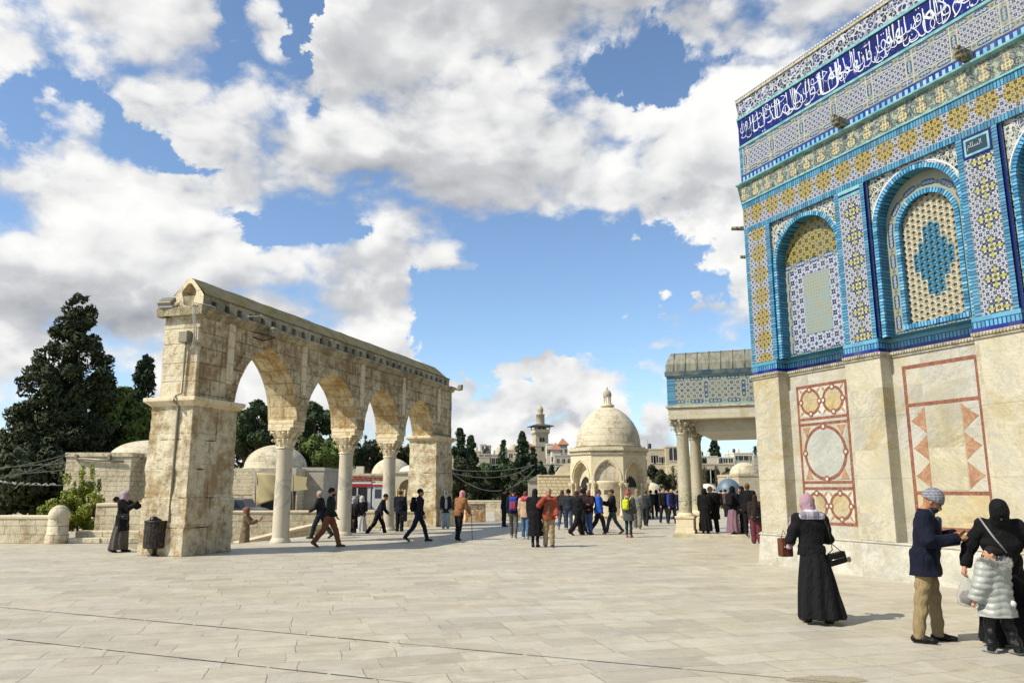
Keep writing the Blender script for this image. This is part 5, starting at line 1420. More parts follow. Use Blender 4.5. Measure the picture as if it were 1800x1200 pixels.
def palm(px, py, Y, lab):
    b = at(px, 812, Y); t = at(px, py, Y); o = empty('palm_tree', (b.x, Y, b.z), 0, lab, 'palm'); m = MB(); h = t.z - b.z
    m.tube([(0, 0, -1), (.1, 0, h * .5), (0, 0, h)], [.35, .28, .3], 8); m.build('trunk', M['bark'], o); m = MB(); g = random.Random(3)
    for i in range(34):
        a = g.uniform(0, 6.28); e = g.uniform(-.5, 1.3); L = 2.0; p = []
        for q in range(5):
            u = q / 4; p.append(Vector((math.cos(a) * L * u * math.cos(e), math.sin(a) * L * u * math.cos(e), h + L * u * math.sin(e) - .9 * u * u)))
        for q in range(4):
            s_ = Vector((-math.sin(a), math.cos(a), 0)) * .22 * (1 - q * .2); m.quad(p[q] - s_, p[q + 1] - s_ * .8, p[q + 1] + s_ * .8, p[q] + s_)
    m.build('crown', M['leaf_cyp'], o, fix=False)
palm(1329, 790, 205, 'fan palm on the skyline at the edge of the shrine')

# shrub at the steps
Yq = 26.6; b = at(140, 944, Yq); g = random.Random(8); cl = []
for i in range(60):
    py = g.uniform(0, 1); pyy = 940 - py * 92; hw = np.interp(py, [0, .25, .6, .8, 1], [40, 48, 38, 22, 8]); cxp = np.interp(py, [0, .4, .8, 1], [140, 134, 142, 150])
    if py > .5 and g.random() < .4: cxp -= 24; pyy += 18
    a = g.uniform(0, 6.28); r = math.sqrt(g.random()); p = at(cxp + hw * r * math.cos(a), pyy, Yq); s = g.uniform(.14, .26); cl.append((p.x - b.x, r * .7 * math.sin(a), p.z - b.z, s, s, s))
for i in range(16):
    p = at(g.uniform(105, 172), g.uniform(822, 870), Yq); cl.append((p.x - b.x, g.uniform(-.3, .3), p.z - b.z, .07, .07, .2))
o = empty('leafy_shrub', (b.x, Yq, 0), 0, 'bushy yellow green shrub growing beside the rounded stone post', 'shrub')
cl = [(c[0], c[1], max(.12, c[2] + b.z), *c[3:]) for c in cl]; v, f = leaves(cl, 15000, .052, 4); leaf_mesh('foliage', v, f, M['leaf_bush'], o)
m = MB()
for i in range(16): a = g.uniform(0, 6.28); m.tube([(0, 0, 0), (.2 * math.cos(a), .2 * math.sin(a), .6), (.6 * math.cos(a), .5 * math.sin(a), 1.5)], [.02, .014, .006], 5)
m.build('stems', M['bark'], o)

# ------------------------------------------------------------------ buildings near the terrace
M['dark'] = material('dark_opening', color='#1c1a17', rough=.6); M['shade'] = material('dark_glass_and_roof_shade', color='#2b2d2c', rough=.2)
M['whitew'] = material('whitewash', lambda t: (t.mix(t.noise(t.coord(), .6, 5), '#cfc9b8', '#b6ad97'), None, .9))
M['tan'] = material('tan_city_stone', limestone('#a4977c', '#857659', .9, .42, joint=.01, plane='auto', stain=.4, pits=.1, jd=.2, bs=.3))
M['greyst'] = material('grey_city_stone', limestone('#979080', '#787060', .9, .42, joint=.01, plane='auto', stain=.5, pits=.1, jd=.2, bs=.3))
M['roofred'] = material('red_roof_tiles', lambda t: (t.mix(t.noise(t.coord(), 2, 5), '#8a5a44', '#a37458'), None, .9))


def dome(name, mat, c, r, h, parent, n=32, fin=None, pointed_=0.):
    prof = [(r * math.cos(a) ** (1 - pointed_ * .0), h * math.sin(a) + (pointed_ * h * (math.sin(a) ** 6))) for a in [math.pi / 2 * i / 14 for i in range(15)]]; prof[-1] = (.01, prof[-1][1])
    m = MB(); m.lathe([(r * 1.02, -.05), (r * 1.02, .0)] + prof, n, c, cap=False); d = m.build(name, M[mat], parent)
    if fin:
        z = prof[-1][1]; m = MB(); m.lathe([(.02, 0), (.10 * fin, .05 * fin), (.03 * fin, .2 * fin), (.09 * fin, .32 * fin), (.03 * fin, .45 * fin), (.06 * fin, .55 * fin), (.01, .7 * fin)], 10, (c[0], c[1], c[2] + z - .03)); m.build('finial', M['whitew'], d)
    return d


def block(name, lab, px0, px1, pyt, pyb, Y, mat, depth=6., cat='building', rz=0., wins=(), par=.25, grp=None, z0=None):
    """box building whose front spans the given pixels; wins: rows of (fx, fz, w, h, arched) in fractions"""
    a, b_ = at(px0, pyt, Y), at(px1, pyb, Y); zb = b_.z if z0 is None else z0; W = b_.x - a.x; H = a.z - zb
    o = empty(name, (a.x, Y, zb), rz, lab, cat, grp)
    m = MB(); m.box(0, W, 0, depth, -1.5, H - par); m.build('walls', M[mat], o)
    m = MB(); t_ = min(.3, W * .1); m.box(-.06, W + .06, -.06, t_, H - par + .001, H); m.box(-.06, t_, t_, depth, H - par + .001, H); m.box(W - t_, W + .06, t_, depth, H - par + .001, H); m.box(t_, W - t_, depth - t_, depth, H - par + .001, H)
    m.build('roof_parapet', M[mat], o)
    for fx, fz, w, h, ar in wins:
        m = MB(); x, z = fx * W, fz * H
        if ar:
            pts = [(x - w / 2, z), (x + w / 2, z), (x + w / 2, z + h - w / 2)] + [(x + w / 2 * math.cos(t), z + h - w / 2 + w / 2 * math.sin(t)) for t in [math.pi * i / 8 for i in range(1, 8)]] + [(x - w / 2, z + h - w / 2)]
            m.prism(pts, -.02, .05, 'y'); f_ = m.build('window', M['shade'], o)
        else:
            m.box(x - w / 2, x + w / 2, -.02, .05, z, z + h); f_ = m.build('window', M['shade'], o)  # also makes the painted roof-shadow strip on the blank cream wall
        m = MB(); m.box(x - w * .04, x + w * .04, -.04, -.021, z, z + h * .96); m.box(x - w / 2 - .05, x + w / 2 + .05, -.08, -.001, z - .12, z); m.build('window_frame', M['whitew'], f_)
    return o


# low flat-roofed building left of the near pier
o = block('flat_roofed_building', 'low pale stone building with rain gutter and domed roof left of the near pier', 118, 222, 795, 910, 44, 'rubble', 7, z0=-.6)
W = at(222, 795, 44).x - at(118, 795, 44).x; H = at(118, 795, 44).z + .6
m = MB(); m.tube([(.7, -.12, H - .34), (W - .05, -.12, H - .52)], .07, 8); m.build('rain_gutter', M['metal'], o)
for x in (.55, W * .72): m = MB(); m.box(x, x + .14, -.2, .0, H - .42, H - .12); m.build('gutter_hopper', M['metal'], o)
m = MB(); m.box(W + .001, W + 1.9, 1.2, 6.9, -1, H - .08); m.build('side_wing', M['rubble'], o)
dome('roof_dome', 'domestone', (W - .3, 3.6, H - .25), 2.3, 1.15, o)
m = MB(); m.box(W + .6, W + 1.8, 1.4, 3, H - .08, H + .28); m.build('roof_block', M['whitew'], o)
# white domed building in the first arch
Y = 58; c = at(463, 822, Y); o = empty('domed_building', (c.x, Y, -.6), 0, 'squat domed stone building with small finial, seen through the first arch', 'building')
zt = c.z + .6; r = 55 / F * Y; m = MB(); m.box(-3.2, 2.6, .0, 6, -.5, zt - .02); m.build('walls', M['rubble'], o)
m = MB(); m.lathe([(r * 1.05, -.12), (r * 1.05, .06), (r * 1.0, .12)], 28, (0, 3, zt)); m.build('dome_drum', M['rubble'], o)
dome('dome', 'domestone', (0, 3, zt + .1), r, (822 - 779) / F * Y - .1, o, fin=1.3)
m = MB(); m.box(-.6, -.05, -.9, .0, -.5, zt - .25); m.build('buttress', M['rubble'], o)
m = MB(); m.box(-.05, 2.6, -.5, .0, zt - .75, zt - .05); m.build('parapet_block', M['greyst'], o)
m = MB(); m.box(.0, 2.5, -.02, .05, -.4, zt - 1.0); m.build('dark_doorway', M['dark'], o)
block('stone_annex', 'long low grey stone wall-top building behind the second column', 514, 566, 821, 905, 60, 'greyst', 5, z0=-.6)
# draped awning
o = empty('cloth_awning', tuple(at(450, 905, 54).xy) + (-.6,), 0, 'cream cloth awning sagging in folds beside the domed building', 'awning')
m = MB(); P_ = lambda px, py: at(px, py, 54) - Vector((at(450, 905, 54).x, 54, -.6))
tl, tr, br_, bl = P_(451, 830), P_(500, 833), P_(497, 872), P_(452, 889); nU, nV = 22, 14; vs = []
for j in range(nV + 1):
    for i in range(nU + 1):
        u, v_ = i / nU, j / nV; p = (tl * (1 - u) + tr * u) * (1 - v_) + (bl * (1 - u) + br_ * u) * v_
        sag = math.sin(math.pi * u) * .25 * (1 - v_) * 0 - .55 * math.sin(math.pi * min(1, u * 1.1)) * (1 - v_) * v_ * 2
        p = p + Vector((0, -.12 * math.sin(9 * (u - v_ * .8)) * (.3 + v_) - .2 * math.sin(math.pi * u), sag * .3)); vs.append(p)
m.add(vs, [(j * (nU + 1) + i, j * (nU + 1) + i + 1, (j + 1) * (nU + 1) + i + 1, (j + 1) * (nU + 1) + i) for j in range(nV) for i in range(nU)], True)
cl_ = m.build('cloth', material('cream_canvas', lambda t: (t.mix(t.noise(t.coord(), 3, 4), '#b5a77e', '#a39468'), None, .9)), o); cl_.modifiers.new('s', 'SOLIDIFY').thickness = .03
m = MB(); m.tube([P_(449, 905), P_(449, 829)], .04, 6); m.tube([P_(515, 905), P_(514, 836)], .04, 6); m.tube([P_(449, 829), P_(514, 834)], .03, 6); m.build('awning_pole', M['metal'], o)
m = MB(); m.quad(P_(500, 833), P_(540, 838), P_(538, 852), P_(500, 858)); m.quad(P_(500, 858), P_(538, 852), P_(541, 860), P_(503, 864)); m.build('side_flap', bpy.data.materials['cream_canvas'], o)
# dome and flat-roofed arch building in the third and fourth openings
Y = 74; c = at(672, 834, Y); o = empty('domed_building', (c.x, Y, -.6), 0, 'pale domed building behind the fire truck, between second and third columns', 'building'); zt = c.z + .6
m = MB(); m.box(-4.6, 2.4, 0, 7, -.5, zt); m.box(-4.8, 2.6, -.15, .2, zt - .1, zt + .12); m.build('walls', M['rubble'], o); dome('dome', 'domestone', (.35, 3.4, zt), 36 / F * Y, 31 / F * Y, o)
m = MB(); m.box(-2.6, -1.9, .4, 1, zt, zt + .8); m.build('roof_tank', M['whitew'], o)
Y = 72; a = at(692, 829, Y); o = empty('arched_building', (a.x, Y, -.6), 0, 'pale flat-roofed building with a round arch and small white dome by the far pier', 'building'); zt = a.z + .6; W = (790 - 692) / F * Y
m = MB(); arch_plate(m, W * .27, 0, W, .88, zt - 1.55, -.5, zt, 0); m.quad((0, 0, zt), (W, 0, zt), (W, 5, zt), (0, 5, zt)); m.quad((0, 0, -.5), (0, 5, -.5), (0, 5, zt), (0, 0, zt)); m.build('walls', M['palestone'], o, fix=False)
m = MB(); arch_reveal(m, W * .27, .88, zt - 1.55, -.5, 0, .8); m.build('arch_reveal', M['palestone'], o, fix=False); m = MB(); m.box(0, W, .8, 1, -.5, zt - .1); m.build('arch_infill', M['tan'], o); m = MB(); m.box(-.1, W + .1, -.12, .1, zt - .12, zt + .06); m.build('roof_cornice', M['palestone'], o)
dome('roof_dome', 'whitew', (W * .30, 3, zt), 1.5, .75, o)
m = MB()
for i in range(9): m.quad((.0 + i * .13, -.1 - .06 * (i % 2), zt - 1.6), (.13 + i * .13, -.1 - .06 * ((i + 1) % 2), zt - 1.6), (.2 + i * .10, -.3 - .1 * ((i + 1) % 2), .6), (.1 + i * .10, -.3 - .1 * (i % 2), .6))
m.build('hanging_canvas', bpy.data.materials['cream_canvas'], o, fix=False)

# ------------------------------------------------------------------ domed octagonal chapel
YC = 45.2; cc = at(1071, 858, YC); ch = empty('domed_chapel', (cc.x, YC, 0), 0, 'octagonal cream stone chapel with pointed arches, large plain dome and tall lantern finial', 'chapel')
RC = 69 / F * YC; zA = at(1071, 797, YC - 2).z; R8 = RC
def cang(px): return math.asin(max(-1, min(1, (px - 1071) / F * YC / RC)))
base_a = R(13)                    # corner right of centre, measured from the camera side
cor = [Vector((RC * math.sin(base_a + R(45) * i), -RC * math.cos(base_a + R(45) * i), 0)) for i in range(8)]
m = MB(); m.prism([(v.x * 1.03, v.y * 1.03) for v in cor], 0, .22, 'z'); m.build('plinth', M['palestone'], ch)
m = MB(); m.prism([(v.x * .80, v.y * .80) for v in cor], .0, zA, 'z'); m.build('inner_core', M['palestone'], ch)
SPc = 2.2; LW = (cor[1] - cor[0]).length
for i in range(8):
    a, b_ = cor[i - 1], cor[i]; d = (b_ - a).normalized(); th = math.atan2(d.y, d.x); fo = Matrix.Translation(a) @ Matrix.Rotation(th, 4, 'Z')
    def tf(mm):
        mm.v = [tuple(fo @ Vector(v)) for v in mm.v]; return mm
    cx = LW / 2; rr = LW * .38; blind = (i == 0)
    m = MB(); n = 14
    P = pts_ = []
    w_, rise = rr, rr * 1.45; Rr = (w_ * w_ + rise * rise) / (2 * w_); off = Rr - w_; am = math.atan2(rise, off)
    P = [(cx + off - Rr * math.cos(am * q / n), SPc + Rr * math.sin(am * q / n)) for q in range(n + 1)]; P += [(2 * cx - x, z) for x, z in P[-2::-1]]
    m.quad((0, 0, .22), (cx - rr, 0, .22), (cx - rr, 0, SPc), (0, 0, SPc)); m.quad((cx + rr, 0, .22), (LW, 0, .22), (LW, 0, SPc), (cx + rr, 0, SPc)); m.quad((0, 0, SPc), (cx - rr, 0, SPc), (cx - rr, 0, zA), (0, 0, zA)); m.quad((cx + rr, 0, SPc), (LW, 0, SPc), (LW, 0, zA), (cx + rr, 0, zA))
    for (p, q), (u, v_) in zip(P[:-1], P[1:]): m.quad((p, 0, q), (u, 0, v_), (u, 0, zA), (p, 0, zA)); m.quad((p, 0, q), (p, .42, q), (u, .42, v_), (u, 0, v_))
    for sx in (cx - rr, cx + rr): m.quad((sx, 0, .22), (sx, .42, .22), (sx, .42, SPc), (sx, 0, SPc))
    w0 = tf(m).build('arched_side', M['palestone'], ch, fix=False)
    m = MB()
    for e0, e1, yo in ((1.10, 1.17, -.05),):
        for (p, q), (u, v_) in zip(P[:-1], P[1:]):
            f0 = lambda x, z, e: (cx + (x - cx) * e, SPc + (z - SPc) * e)
            A, B, C_, D_ = f0(p, q, e0), f0(u, v_, e0), f0(u, v_, e1), f0(p, q, e1); m.add([(A[0], yo, A[1]), (B[0], yo, B[1]), (C_[0], yo, C_[1]), (D_[0], yo, D_[1]), (A[0], .01, A[1]), (B[0], .01, B[1]), (C_[0], .01, C_[1]), (D_[0], .01, D_[1])], [(0, 1, 2, 3), (0, 4, 5, 1), (2, 6, 7, 3)])
    tf(m).build('hood_mould', M['palestone'], w0)
    if blind:
        m = MB(); m.box(cx - rr - .02, cx + rr + .02, .12, .3, .22, zA - .3); tf(m).build('blind_panel', M['domestone'], w0)
        m = MB(); m.lathe([(rr * .96, .2), (rr * .96, 1.95), (rr * 1.0, 1.98), (rr * 1.0, 2.06), (rr * .9, 2.12)], 20, (cx, .18, 0), a0=math.pi, a1=2 * math.pi, sy=.55); tf(m).build('round_apse', M['palestone'], w0)
        m = MB(); m.box(cx - .18, cx + .14, -.36, -.29, 1.38, 1.62); tf(m).build('wall_plaque', material('bronze_plaque', color='#5d5234', rough=.6), w0)
    else:
        m = MB(); m.box(cx - rr, cx + rr, .38, .5, .22, 1.72); w1 = tf(m).build('pale_panel_door', M['whitew'], w0)
        m = MB(); m.box(cx - rr * .55, cx - rr * .55 + .03, .36, .38, .3, 1.7); m.box(cx + .0, cx + .03, .36, .38, .3, 1.7); tf(m).build('door_joint', M['greyst'], w1)
        m = MB(); m.box(cx - rr, cx + rr, .39, .5, 1.72, zA - .2); tf(m).build('arch_infill', M['palestone'], w0)
        m = MB(); k_ = .62; m.prism([(cx + (x - cx) * k_, 1.76 + (z - SPc) * k_) for x, z in P], .33, .385, 'y'); w2 = tf(m).build('fanlight', M['dark'], w0)
    for sx in (cx - rr - .06, cx + rr + .06):
        m = MB(); m.lathe([(.10, .22), (.10, .36), (.065, .40), (.06, 1.75), (.075, 1.78), (.13, 1.94), (.14, 2.0)], 12, (sx, -.05, 0)); tf(m).build('colonette', M['palestone'], w0)
        m = MB(); m.lathe([(.09, .22), (.055, .40), (.05, 1.75), (.11, 1.94), (.12, 2.0)], 12, (sx + (.14 if sx < cx else -.14), .12, 0)); tf(m).build('colonette', M['palestone'], w0)
pr = [(0, 0), (.07, .05), (.09, .16), (.16, .22), (.18, .32), (.0, .40)]
for e, (z0_, z1_) in ((1.035, (0, .08)), (1.02, (.08, .20)), (1.075, (.20, .33)), (1.0, (.33, .42))):
    m = MB(); m.prism([(v.x * e, v.y * e) for v in cor], zA - .02 + z0_, zA - .021 + z1_, 'z'); m.build('eaves_cornice', M['domestone'], ch)
rd = 55.5 / F * YC; zD = at(1071, 786, YC).z; hD = at(1071, 714, YC).z - zD
m = MB(); m.lathe([(rd * 1.0, zA + .3), (rd * 1.0, zD), (rd * 1.03, zD + .02), (rd * 1.03, zD + .09), (rd * .99, zD + .12)], 40); m.build('dome_drum', M['domestone'], ch)
prf = [(rd * math.cos(a), zD + .12 + (hD - .14) * (math.sin(a) * .94 + .06 * math.sin(a) ** 8)) for a in [math.pi / 2 * i / 20 for i in range(21)]]; prf[-1] = (.3, prf[-1][1])
m = MB(); m.lathe(prf, 48, cap=False); d = m.build('dome', M['domestone'], ch)
zt = zD + hD; s_ = (714 - 684) / F * YC / 1.3
m = MB(); m.lathe([(.30, -.08), (.40, -.02), (.41, .06), (.30, .10), (.30, .14)], 20, (0, 0, zt)); ln = m.build('lantern_base', M['palestone'], ch)
for i in range(6):
    a = math.pi / 3 * i; m = MB(); m.lathe([(.05, .12), (.035, .16), (.035, .52), (.06, .58)], 8, (.19 * math.cos(a), .19 * math.sin(a), zt)); m.build('lantern_column', M['palestone'], ln)
m = MB(); m.lathe([(.23, .58), (.25, .64), (.25, .72), (.22, .82), (.14, .93), (.05, 1.0), (.03, 1.05), (.05, 1.08), (.01, 1.14)], 16, (0, 0, zt), wob=lambda a, z: 1 + .05 * math.cos(6 * a)); m.build('lantern_cap', M['greyst'], ln)
# stone wing left of the chapel
Y = 48; a, b_ = at(946, 836, Y), at(1001, 880, Y); o = empty('stone_wing', (a.x, Y, 0), 0, 'low wall of squared rubble with a sloping buttress, left of the domed chapel', 'wall'); W = b_.x - a.x
m = MB(); m.box(0, W + .6, 0, 1.2, 0, a.z); m.build('wall_body', M['rubble_small'], o); m = MB(); m.box(-.03, W + .6, -.04, 1.24, a.z + .001, a.z + .07); m.build('coping', M['palestone'], o)
z2 = at(1003, 812, Y).z; m = MB(); m.prism([(W * .55, a.z + .07), (W + .5, a.z + .07), (W + .5, z2), (W * .93, z2 - .08), (W * .74, a.z + .55)], .2, 1.0, 'y'); m.build('sloping_buttress', M['palestone'], o)
o = empty('well_head', tuple(at(942, 858, 52).xy) + (0,), 0, 'small grey-roofed drinking fountain at the left end of the rubble wing', 'fountain'); z1, z2 = at(942, 845, 52).z, at(942, 832, 52).z
m = MB(); m.box(-.5, .5, 0, 1, 0, z1); m.build('fountain_body', M['greyst'], o); m = MB(); m.add([(-.6, -.1, z1), (.6, -.1, z1), (.6, 1.1, z1), (-.6, 1.1, z1), (.3, .5, z2)], [(0, 1, 4), (1, 2, 4), (2, 3, 4), (3, 0, 4), (3, 2, 1, 0)]); m.build('fountain_roof', M['lead'], o)
m = MB(); m.prism([(-.25, .6), (.25, .6), (.25, 1.3), (0, 1.6), (-.25, 1.3)], -.02, .05, 'y'); m.build('niche', M['dark'], o)

# ------------------------------------------------------------------ small domes and porticoes right of the chapel
Y = 62; c = at(1150, 862, Y); o = empty('small_domed_building', (c.x, Y, 0), 0, 'small pale domed cell just right of the chapel', 'building'); r = 17 / F * Y
m = MB(); m.box(-r - .1, r + .35, 0, 2.6, 0, c.z); m.build('walls', M['rubble'], o); dome('dome', 'domestone', (0, 1.2, c.z), r, 14 / F * Y, o)
m = MB(); m.box(.05, .55, -.02, .05, 0, 1.1); m.build('doorway', M['dark'], o)
Y = 61; a = at(1164, 862, Y); b_ = at(1236, 905, Y); o = empty('flat_roofed_portico', (a.x, Y, 0), 0, 'low portico with thin posts and a pale slab roof behind the porch columns', 'portico'); W = b_.x - a.x
m = MB(); m.box(-.1, W, -.3, 3, a.z - .3, a.z); m.build('slab_roof', M['greyst'], o); m = MB(); m.box(0, W, 2.2, 2.5, 0, a.z - .3); m.build('back_wall', M['tan'], o)
for i in range(5): m = MB(); m.tube([(.1 + i * W / 4.3, 0, 0), (.1 + i * W / 4.3, 0, a.z - .3)], .07, 8); m.build('post', M['whitew'], o)
m = MB(); m.box(.2, W * .9, 2.15, 2.2, 0, a.z - .5); m.build('dark_opening', M['dark'], o)
Y = 66; c = at(1281, 865, Y); o = empty('blue_domed_pavilion', (c.x, Y, 0), 0, 'small arched pavilion under a ribbed blue grey dome, right of the porch columns', 'pavilion'); r = 21.5 / F * Y; zb = at(1281, 866, Y).z
for i in range(6):
    a_, b2 = [Vector((r * math.sin(R(25 + 60 * j)), -r * math.cos(R(25 + 60 * j)), 0)) for j in (i - 1, i)]; d_ = (b2 - a_); L = d_.length; fo = Matrix.Translation(a_) @ Matrix.Rotation(math.atan2(d_.y, d_.x), 4, 'Z')
    m = MB(); arch_plate(m, L / 2, 0, L, L * .32, zb * .50, 0, zb, 0, 1.1, 12); m.v = [tuple(fo @ Vector(v)) for v in m.v]; w_ = m.build('arched_side', M['palestone'], o, fix=False); w_.modifiers.new('s', 'SOLIDIFY').thickness = -.12
m = MB(); m.lathe([(r * 1.05, zb), (r * 1.05, zb + .06)], 24); m.build('eaves', M['palestone'], o)
n = 20; hh = 24 / F * Y; m = MB(); m.lathe([(r * .98 * math.cos(q), zb + .06 + hh * (math.sin(q) * .93 + .07 * math.sin(q) ** 6)) for q in [math.pi / 2 * i / 12 for i in range(12)]] + [(.02, zb + .06 + hh)], 48, cap=False, wob=lambda a, z: 1 + .012 * math.cos(20 * a))
m.build('ribbed_dome', material('blue_grey_lead', color='#596a75', rough=.5, metal=.1), o); m = MB(); m.lathe([(.03, 0), (.08, .08), (.03, .16), (.03, .3)], 8, (0, 0, zb + hh)); m.tube([(.0, 0, zb + hh + .3), (-.09, 0, zb + hh + .4), (-.05, 0, zb + hh + .52)], .02, 5); m.tube([(.0, 0, zb + hh + .3), (.09, 0, zb + hh + .4), (.05, 0, zb + hh + .52)], .02, 5); m.build('crescent_finial', M['whitew'], o)
Y = 72; c = at(1250, 866, Y); o = empty('small_domed_building', (c.x, Y, 0), 0, 'pale low conical-domed cell left of the blue dome', 'building'); r = 19 / F * Y
m = MB(); m.box(-r - .5, r + .3, 0, 3, 0, c.z + .1); m.build('walls', M['rubble'], o); dome('dome', 'whitew', (0, 1.4, c.z + .1), r * .95, 14 / F * Y, o)
for x in (-.6, .3): m = MB(); m.lathe([(.09, -.02), (.09, .06)], 10, (x, 0, 0)); m.v = [(v[0], v[2] - .0, 1.55 + v[1] * 1.) for v in m.v]; m.build('round_vent', M['dark'], o)
Y = 78; o = block('domed_hall', 'tan stone hall with a broad shallow dome at the edge of the shrine', 1298, 1372, 832, 880, Y, 'tan', 8, z0=0); a = at(1298, 832, Y); c = at(1330, 832, Y)
dome('dome', 'domestone', (c.x - a.x, 4, a.z - .05), 27 / F * Y, 22 / F * Y, o)

# ------------------------------------------------------------------ the city on the slope
m = MB(); nx, ny = 60, 14
prof_ = lambda x, y: -.6 + max(0, (y - 120)) * .035 + 1.2 * math.sin(x * .02) * max(0, min(1, (y - 130) / 60))
vs = [(-420 + 840 * i / nx, 105 + j * 45, prof_(-420 + 840 * i / nx, 105 + j * 45) - .1) for j in range(ny + 1) for i in range(nx + 1)]
m.add(vs, [(j * (nx + 1) + i, j * (nx + 1) + i + 1, (j + 1) * (nx + 1) + i + 1, (j + 1) * (nx + 1) + i) for j in range(ny) for i in range(nx)], True); tag(m.build('hillside', M['earth']), kind='structure')
w = lambda n, fz, ww, hh, ar=0, x0=.15, x1=.85: [(x0 + (x1 - x0) * i / max(1, n - 1), fz, ww, hh, ar) for i in range(n)]
CITY = [
 ('long tan school with a row of arched windows, seen below the porch', 1196, 1345, 814, 872, 118, 'tan', w(4, .42, 1.25, 2.0, 1, .235, .42) + w(4, .42, 1.25, 2.0, 1, .62, .86), 12),
 ('fortress-like tan building with paired windows right of the chapel', 1132, 1172, 788, 862, 130, 'tan', w(2, .66, .7, 1.2, 0, .42, .55) + w(2, .66, .6, 1.0, 1, .78, .92), 10),
 ('taller stone block with one tall arched window beside the porch column', 1170, 1196, 784, 862, 129, 'tan', [(.55, .68, 1.3, 2.2, 1), (.6, .45, .6, .9, 0)], 10),
 ('white house with two dark windows beside the skyline cypress', 1190, 1262, 801, 820, 165, 'whitew', w(2, .25, 1.3, 1.1, 0, .45, .55), 8),
 ('white stepped apartment house below the palm', 1290, 1326, 795, 820, 170, 'whitew', w(3, .45, 1.2, 1.0, 0, .2, .75), 8),
 ('low white terrace house between the skyline cypress and the palm', 1268, 1292, 803, 820, 168, 'whitew', w(2, .4, .9, .9, 0, .3, .7), 8),
 ('cream roof extension behind the white stepped apartments', 1312, 1345, 800, 820, 180, 'greyst', w(2, .4, .9, .9), 8),
 ('white stair tower on the skyline right of the cypresses', 844, 853, 780, 800, 170, 'whitew', w(1, .5, .5, .8, 0, .5, .5), 4),
 ('grey upper house behind the white stair tower', 851, 862, 782, 800, 172, 'greyst', w(1, .4, .6, .8, 0, .5, .5), 5),
 ('tall blank cream wall with a shadowed roof edge, right of the cypresses', 842, 860, 797, 838, 140, 'greyst', [(.5, .88, 1.7, .5, 0)], 6),  # no window here: the dark strip paints the shadow under the roof edge
 ('long grey house left of the blank cream wall', 828, 843, 792, 838, 146, 'tan', w(1, .6, .7, .9, 0, .5, .5), 6),
 ('balconied grey house below the rooftop water tanks', 859, 876, 798, 838, 150, 'greyst', w(2, .55, .7, 1.2, 0, .3, .7) + w(2, .3, .7, 1.2, 0, .3, .7), 6),
 ('cream house under a yellow shallow dome, left of the pointed cypress', 892, 912, 790, 840, 155, 'tan', w(2, .7, .7, .9, 0, .3, .75) + w(2, .45, .7, .9, 0, .3, .75), 7),
 ('pale house with a white balcony behind the pointed cypress', 903, 926, 800, 840, 148, 'whitew', w(3, .5, .6, .9), 7),
 ('low house with a red tiled roof left of the minaret', 922, 940, 784, 840, 160, 'tan', w(2, .75, .7, 1.), 7),
 ('white block house just right of the minaret', 961, 973, 779, 840, 158, 'whitew', w(2, .7, .6, .9, 0, .3, .75), 6),
 ('stone house with a red pyramid roof right of the minaret', 983, 998, 781, 842, 166, 'greyst', w(2, .75, .6, .9), 6),
 ('stepped pale house below the red pyramid roof', 970, 986, 790, 842, 150, 'whitew', w(2, .6, .7, .9), 6),
 ('broad stone house above the retaining wall by the chapel', 975, 1015, 799, 842, 140, 'greyst', w(4, .65, .5, .8, 0, .15, .9), 6),
 ('house glimpsed between the chapel and the fortress-like building', 1120, 1140, 792, 840, 172, 'greyst', w(2, .6, .7, .9), 6),
 ('tan house peeping left of the first cypress', 786, 803, 790, 850, 168, 'tan', w(1, .6, .7, .9, 0, .3, .3), 6),
 ('dark rubble retaining wall at the foot of the minaret', 938, 1004, 814, 850, 128, 'greyst', [], 3),
]
for i, (lab, x0, x1, yt, yb, Y, mat, wins, dp) in enumerate(CITY):
    o = block('city_house' if 'wall' not in lab[:12] else 'retaining_wall', lab, x0, x1, yt, yb, Y, mat, dp, 'house' if 'retaining' not in lab else 'wall', wins=wins)
    W = (x1 - x0) / F * Y; H = at(x0, yt, Y).z - at(x0, yb, Y).z
    if 'red tiled' in lab or 'pyramid' in lab:
        m = MB(); k_ = 1.6 if 'pyramid' in lab else .9; m.add([(-.3, -.3, H), (W + .3, -.3, H), (W + .3, dp, H), (-.3, dp, H), (W / 2, dp / 2, H + k_)], [(0, 1, 4), (1, 2, 4), (2, 3, 4), (3, 0, 4), (3, 2, 1, 0)]); m.build('roof', M['roofred'], o)
    elif 'yellow shallow' in lab: dome('roof_dome', 'tan', (W / 2, dp / 2, H - .3), W * .48, 1.6, o)
    elif 'wall' not in lab or 'blank' in lab:
        g = random.Random(i)
        for q in range(min(5, int(W / 1.6))):
            x = g.uniform(.3, W - .3); m = MB()
            if g.random() < .6: m.lathe([(.32, 0), (.32, .8), (.2, .9)], 10, (x, g.uniform(.5, 2), H)); m.build('water_tank', M['whitew'] if g.random() < .5 else M['dark'], o)
            else: m.tube([(x, .5, H - .2), (x, .5, H + g.uniform(.8, 1.8))], .05, 4); m.build('aerial', M['metal'], o)
m = MB(); c = at(882, 806, 190); r = 14 / F * 190; o = empty('grey_domed_church', (c.x, 190, c.z - 4), 0, 'big grey city dome behind the spiky pine', 'church'); m.lathe([(r * 1.05, 0), (r * 1.05, 4)], 24); m.build('drum', M['greyst'], o); dome('dome', 'greyst', (0, 0, 4), r, 24 / F * 190, o)

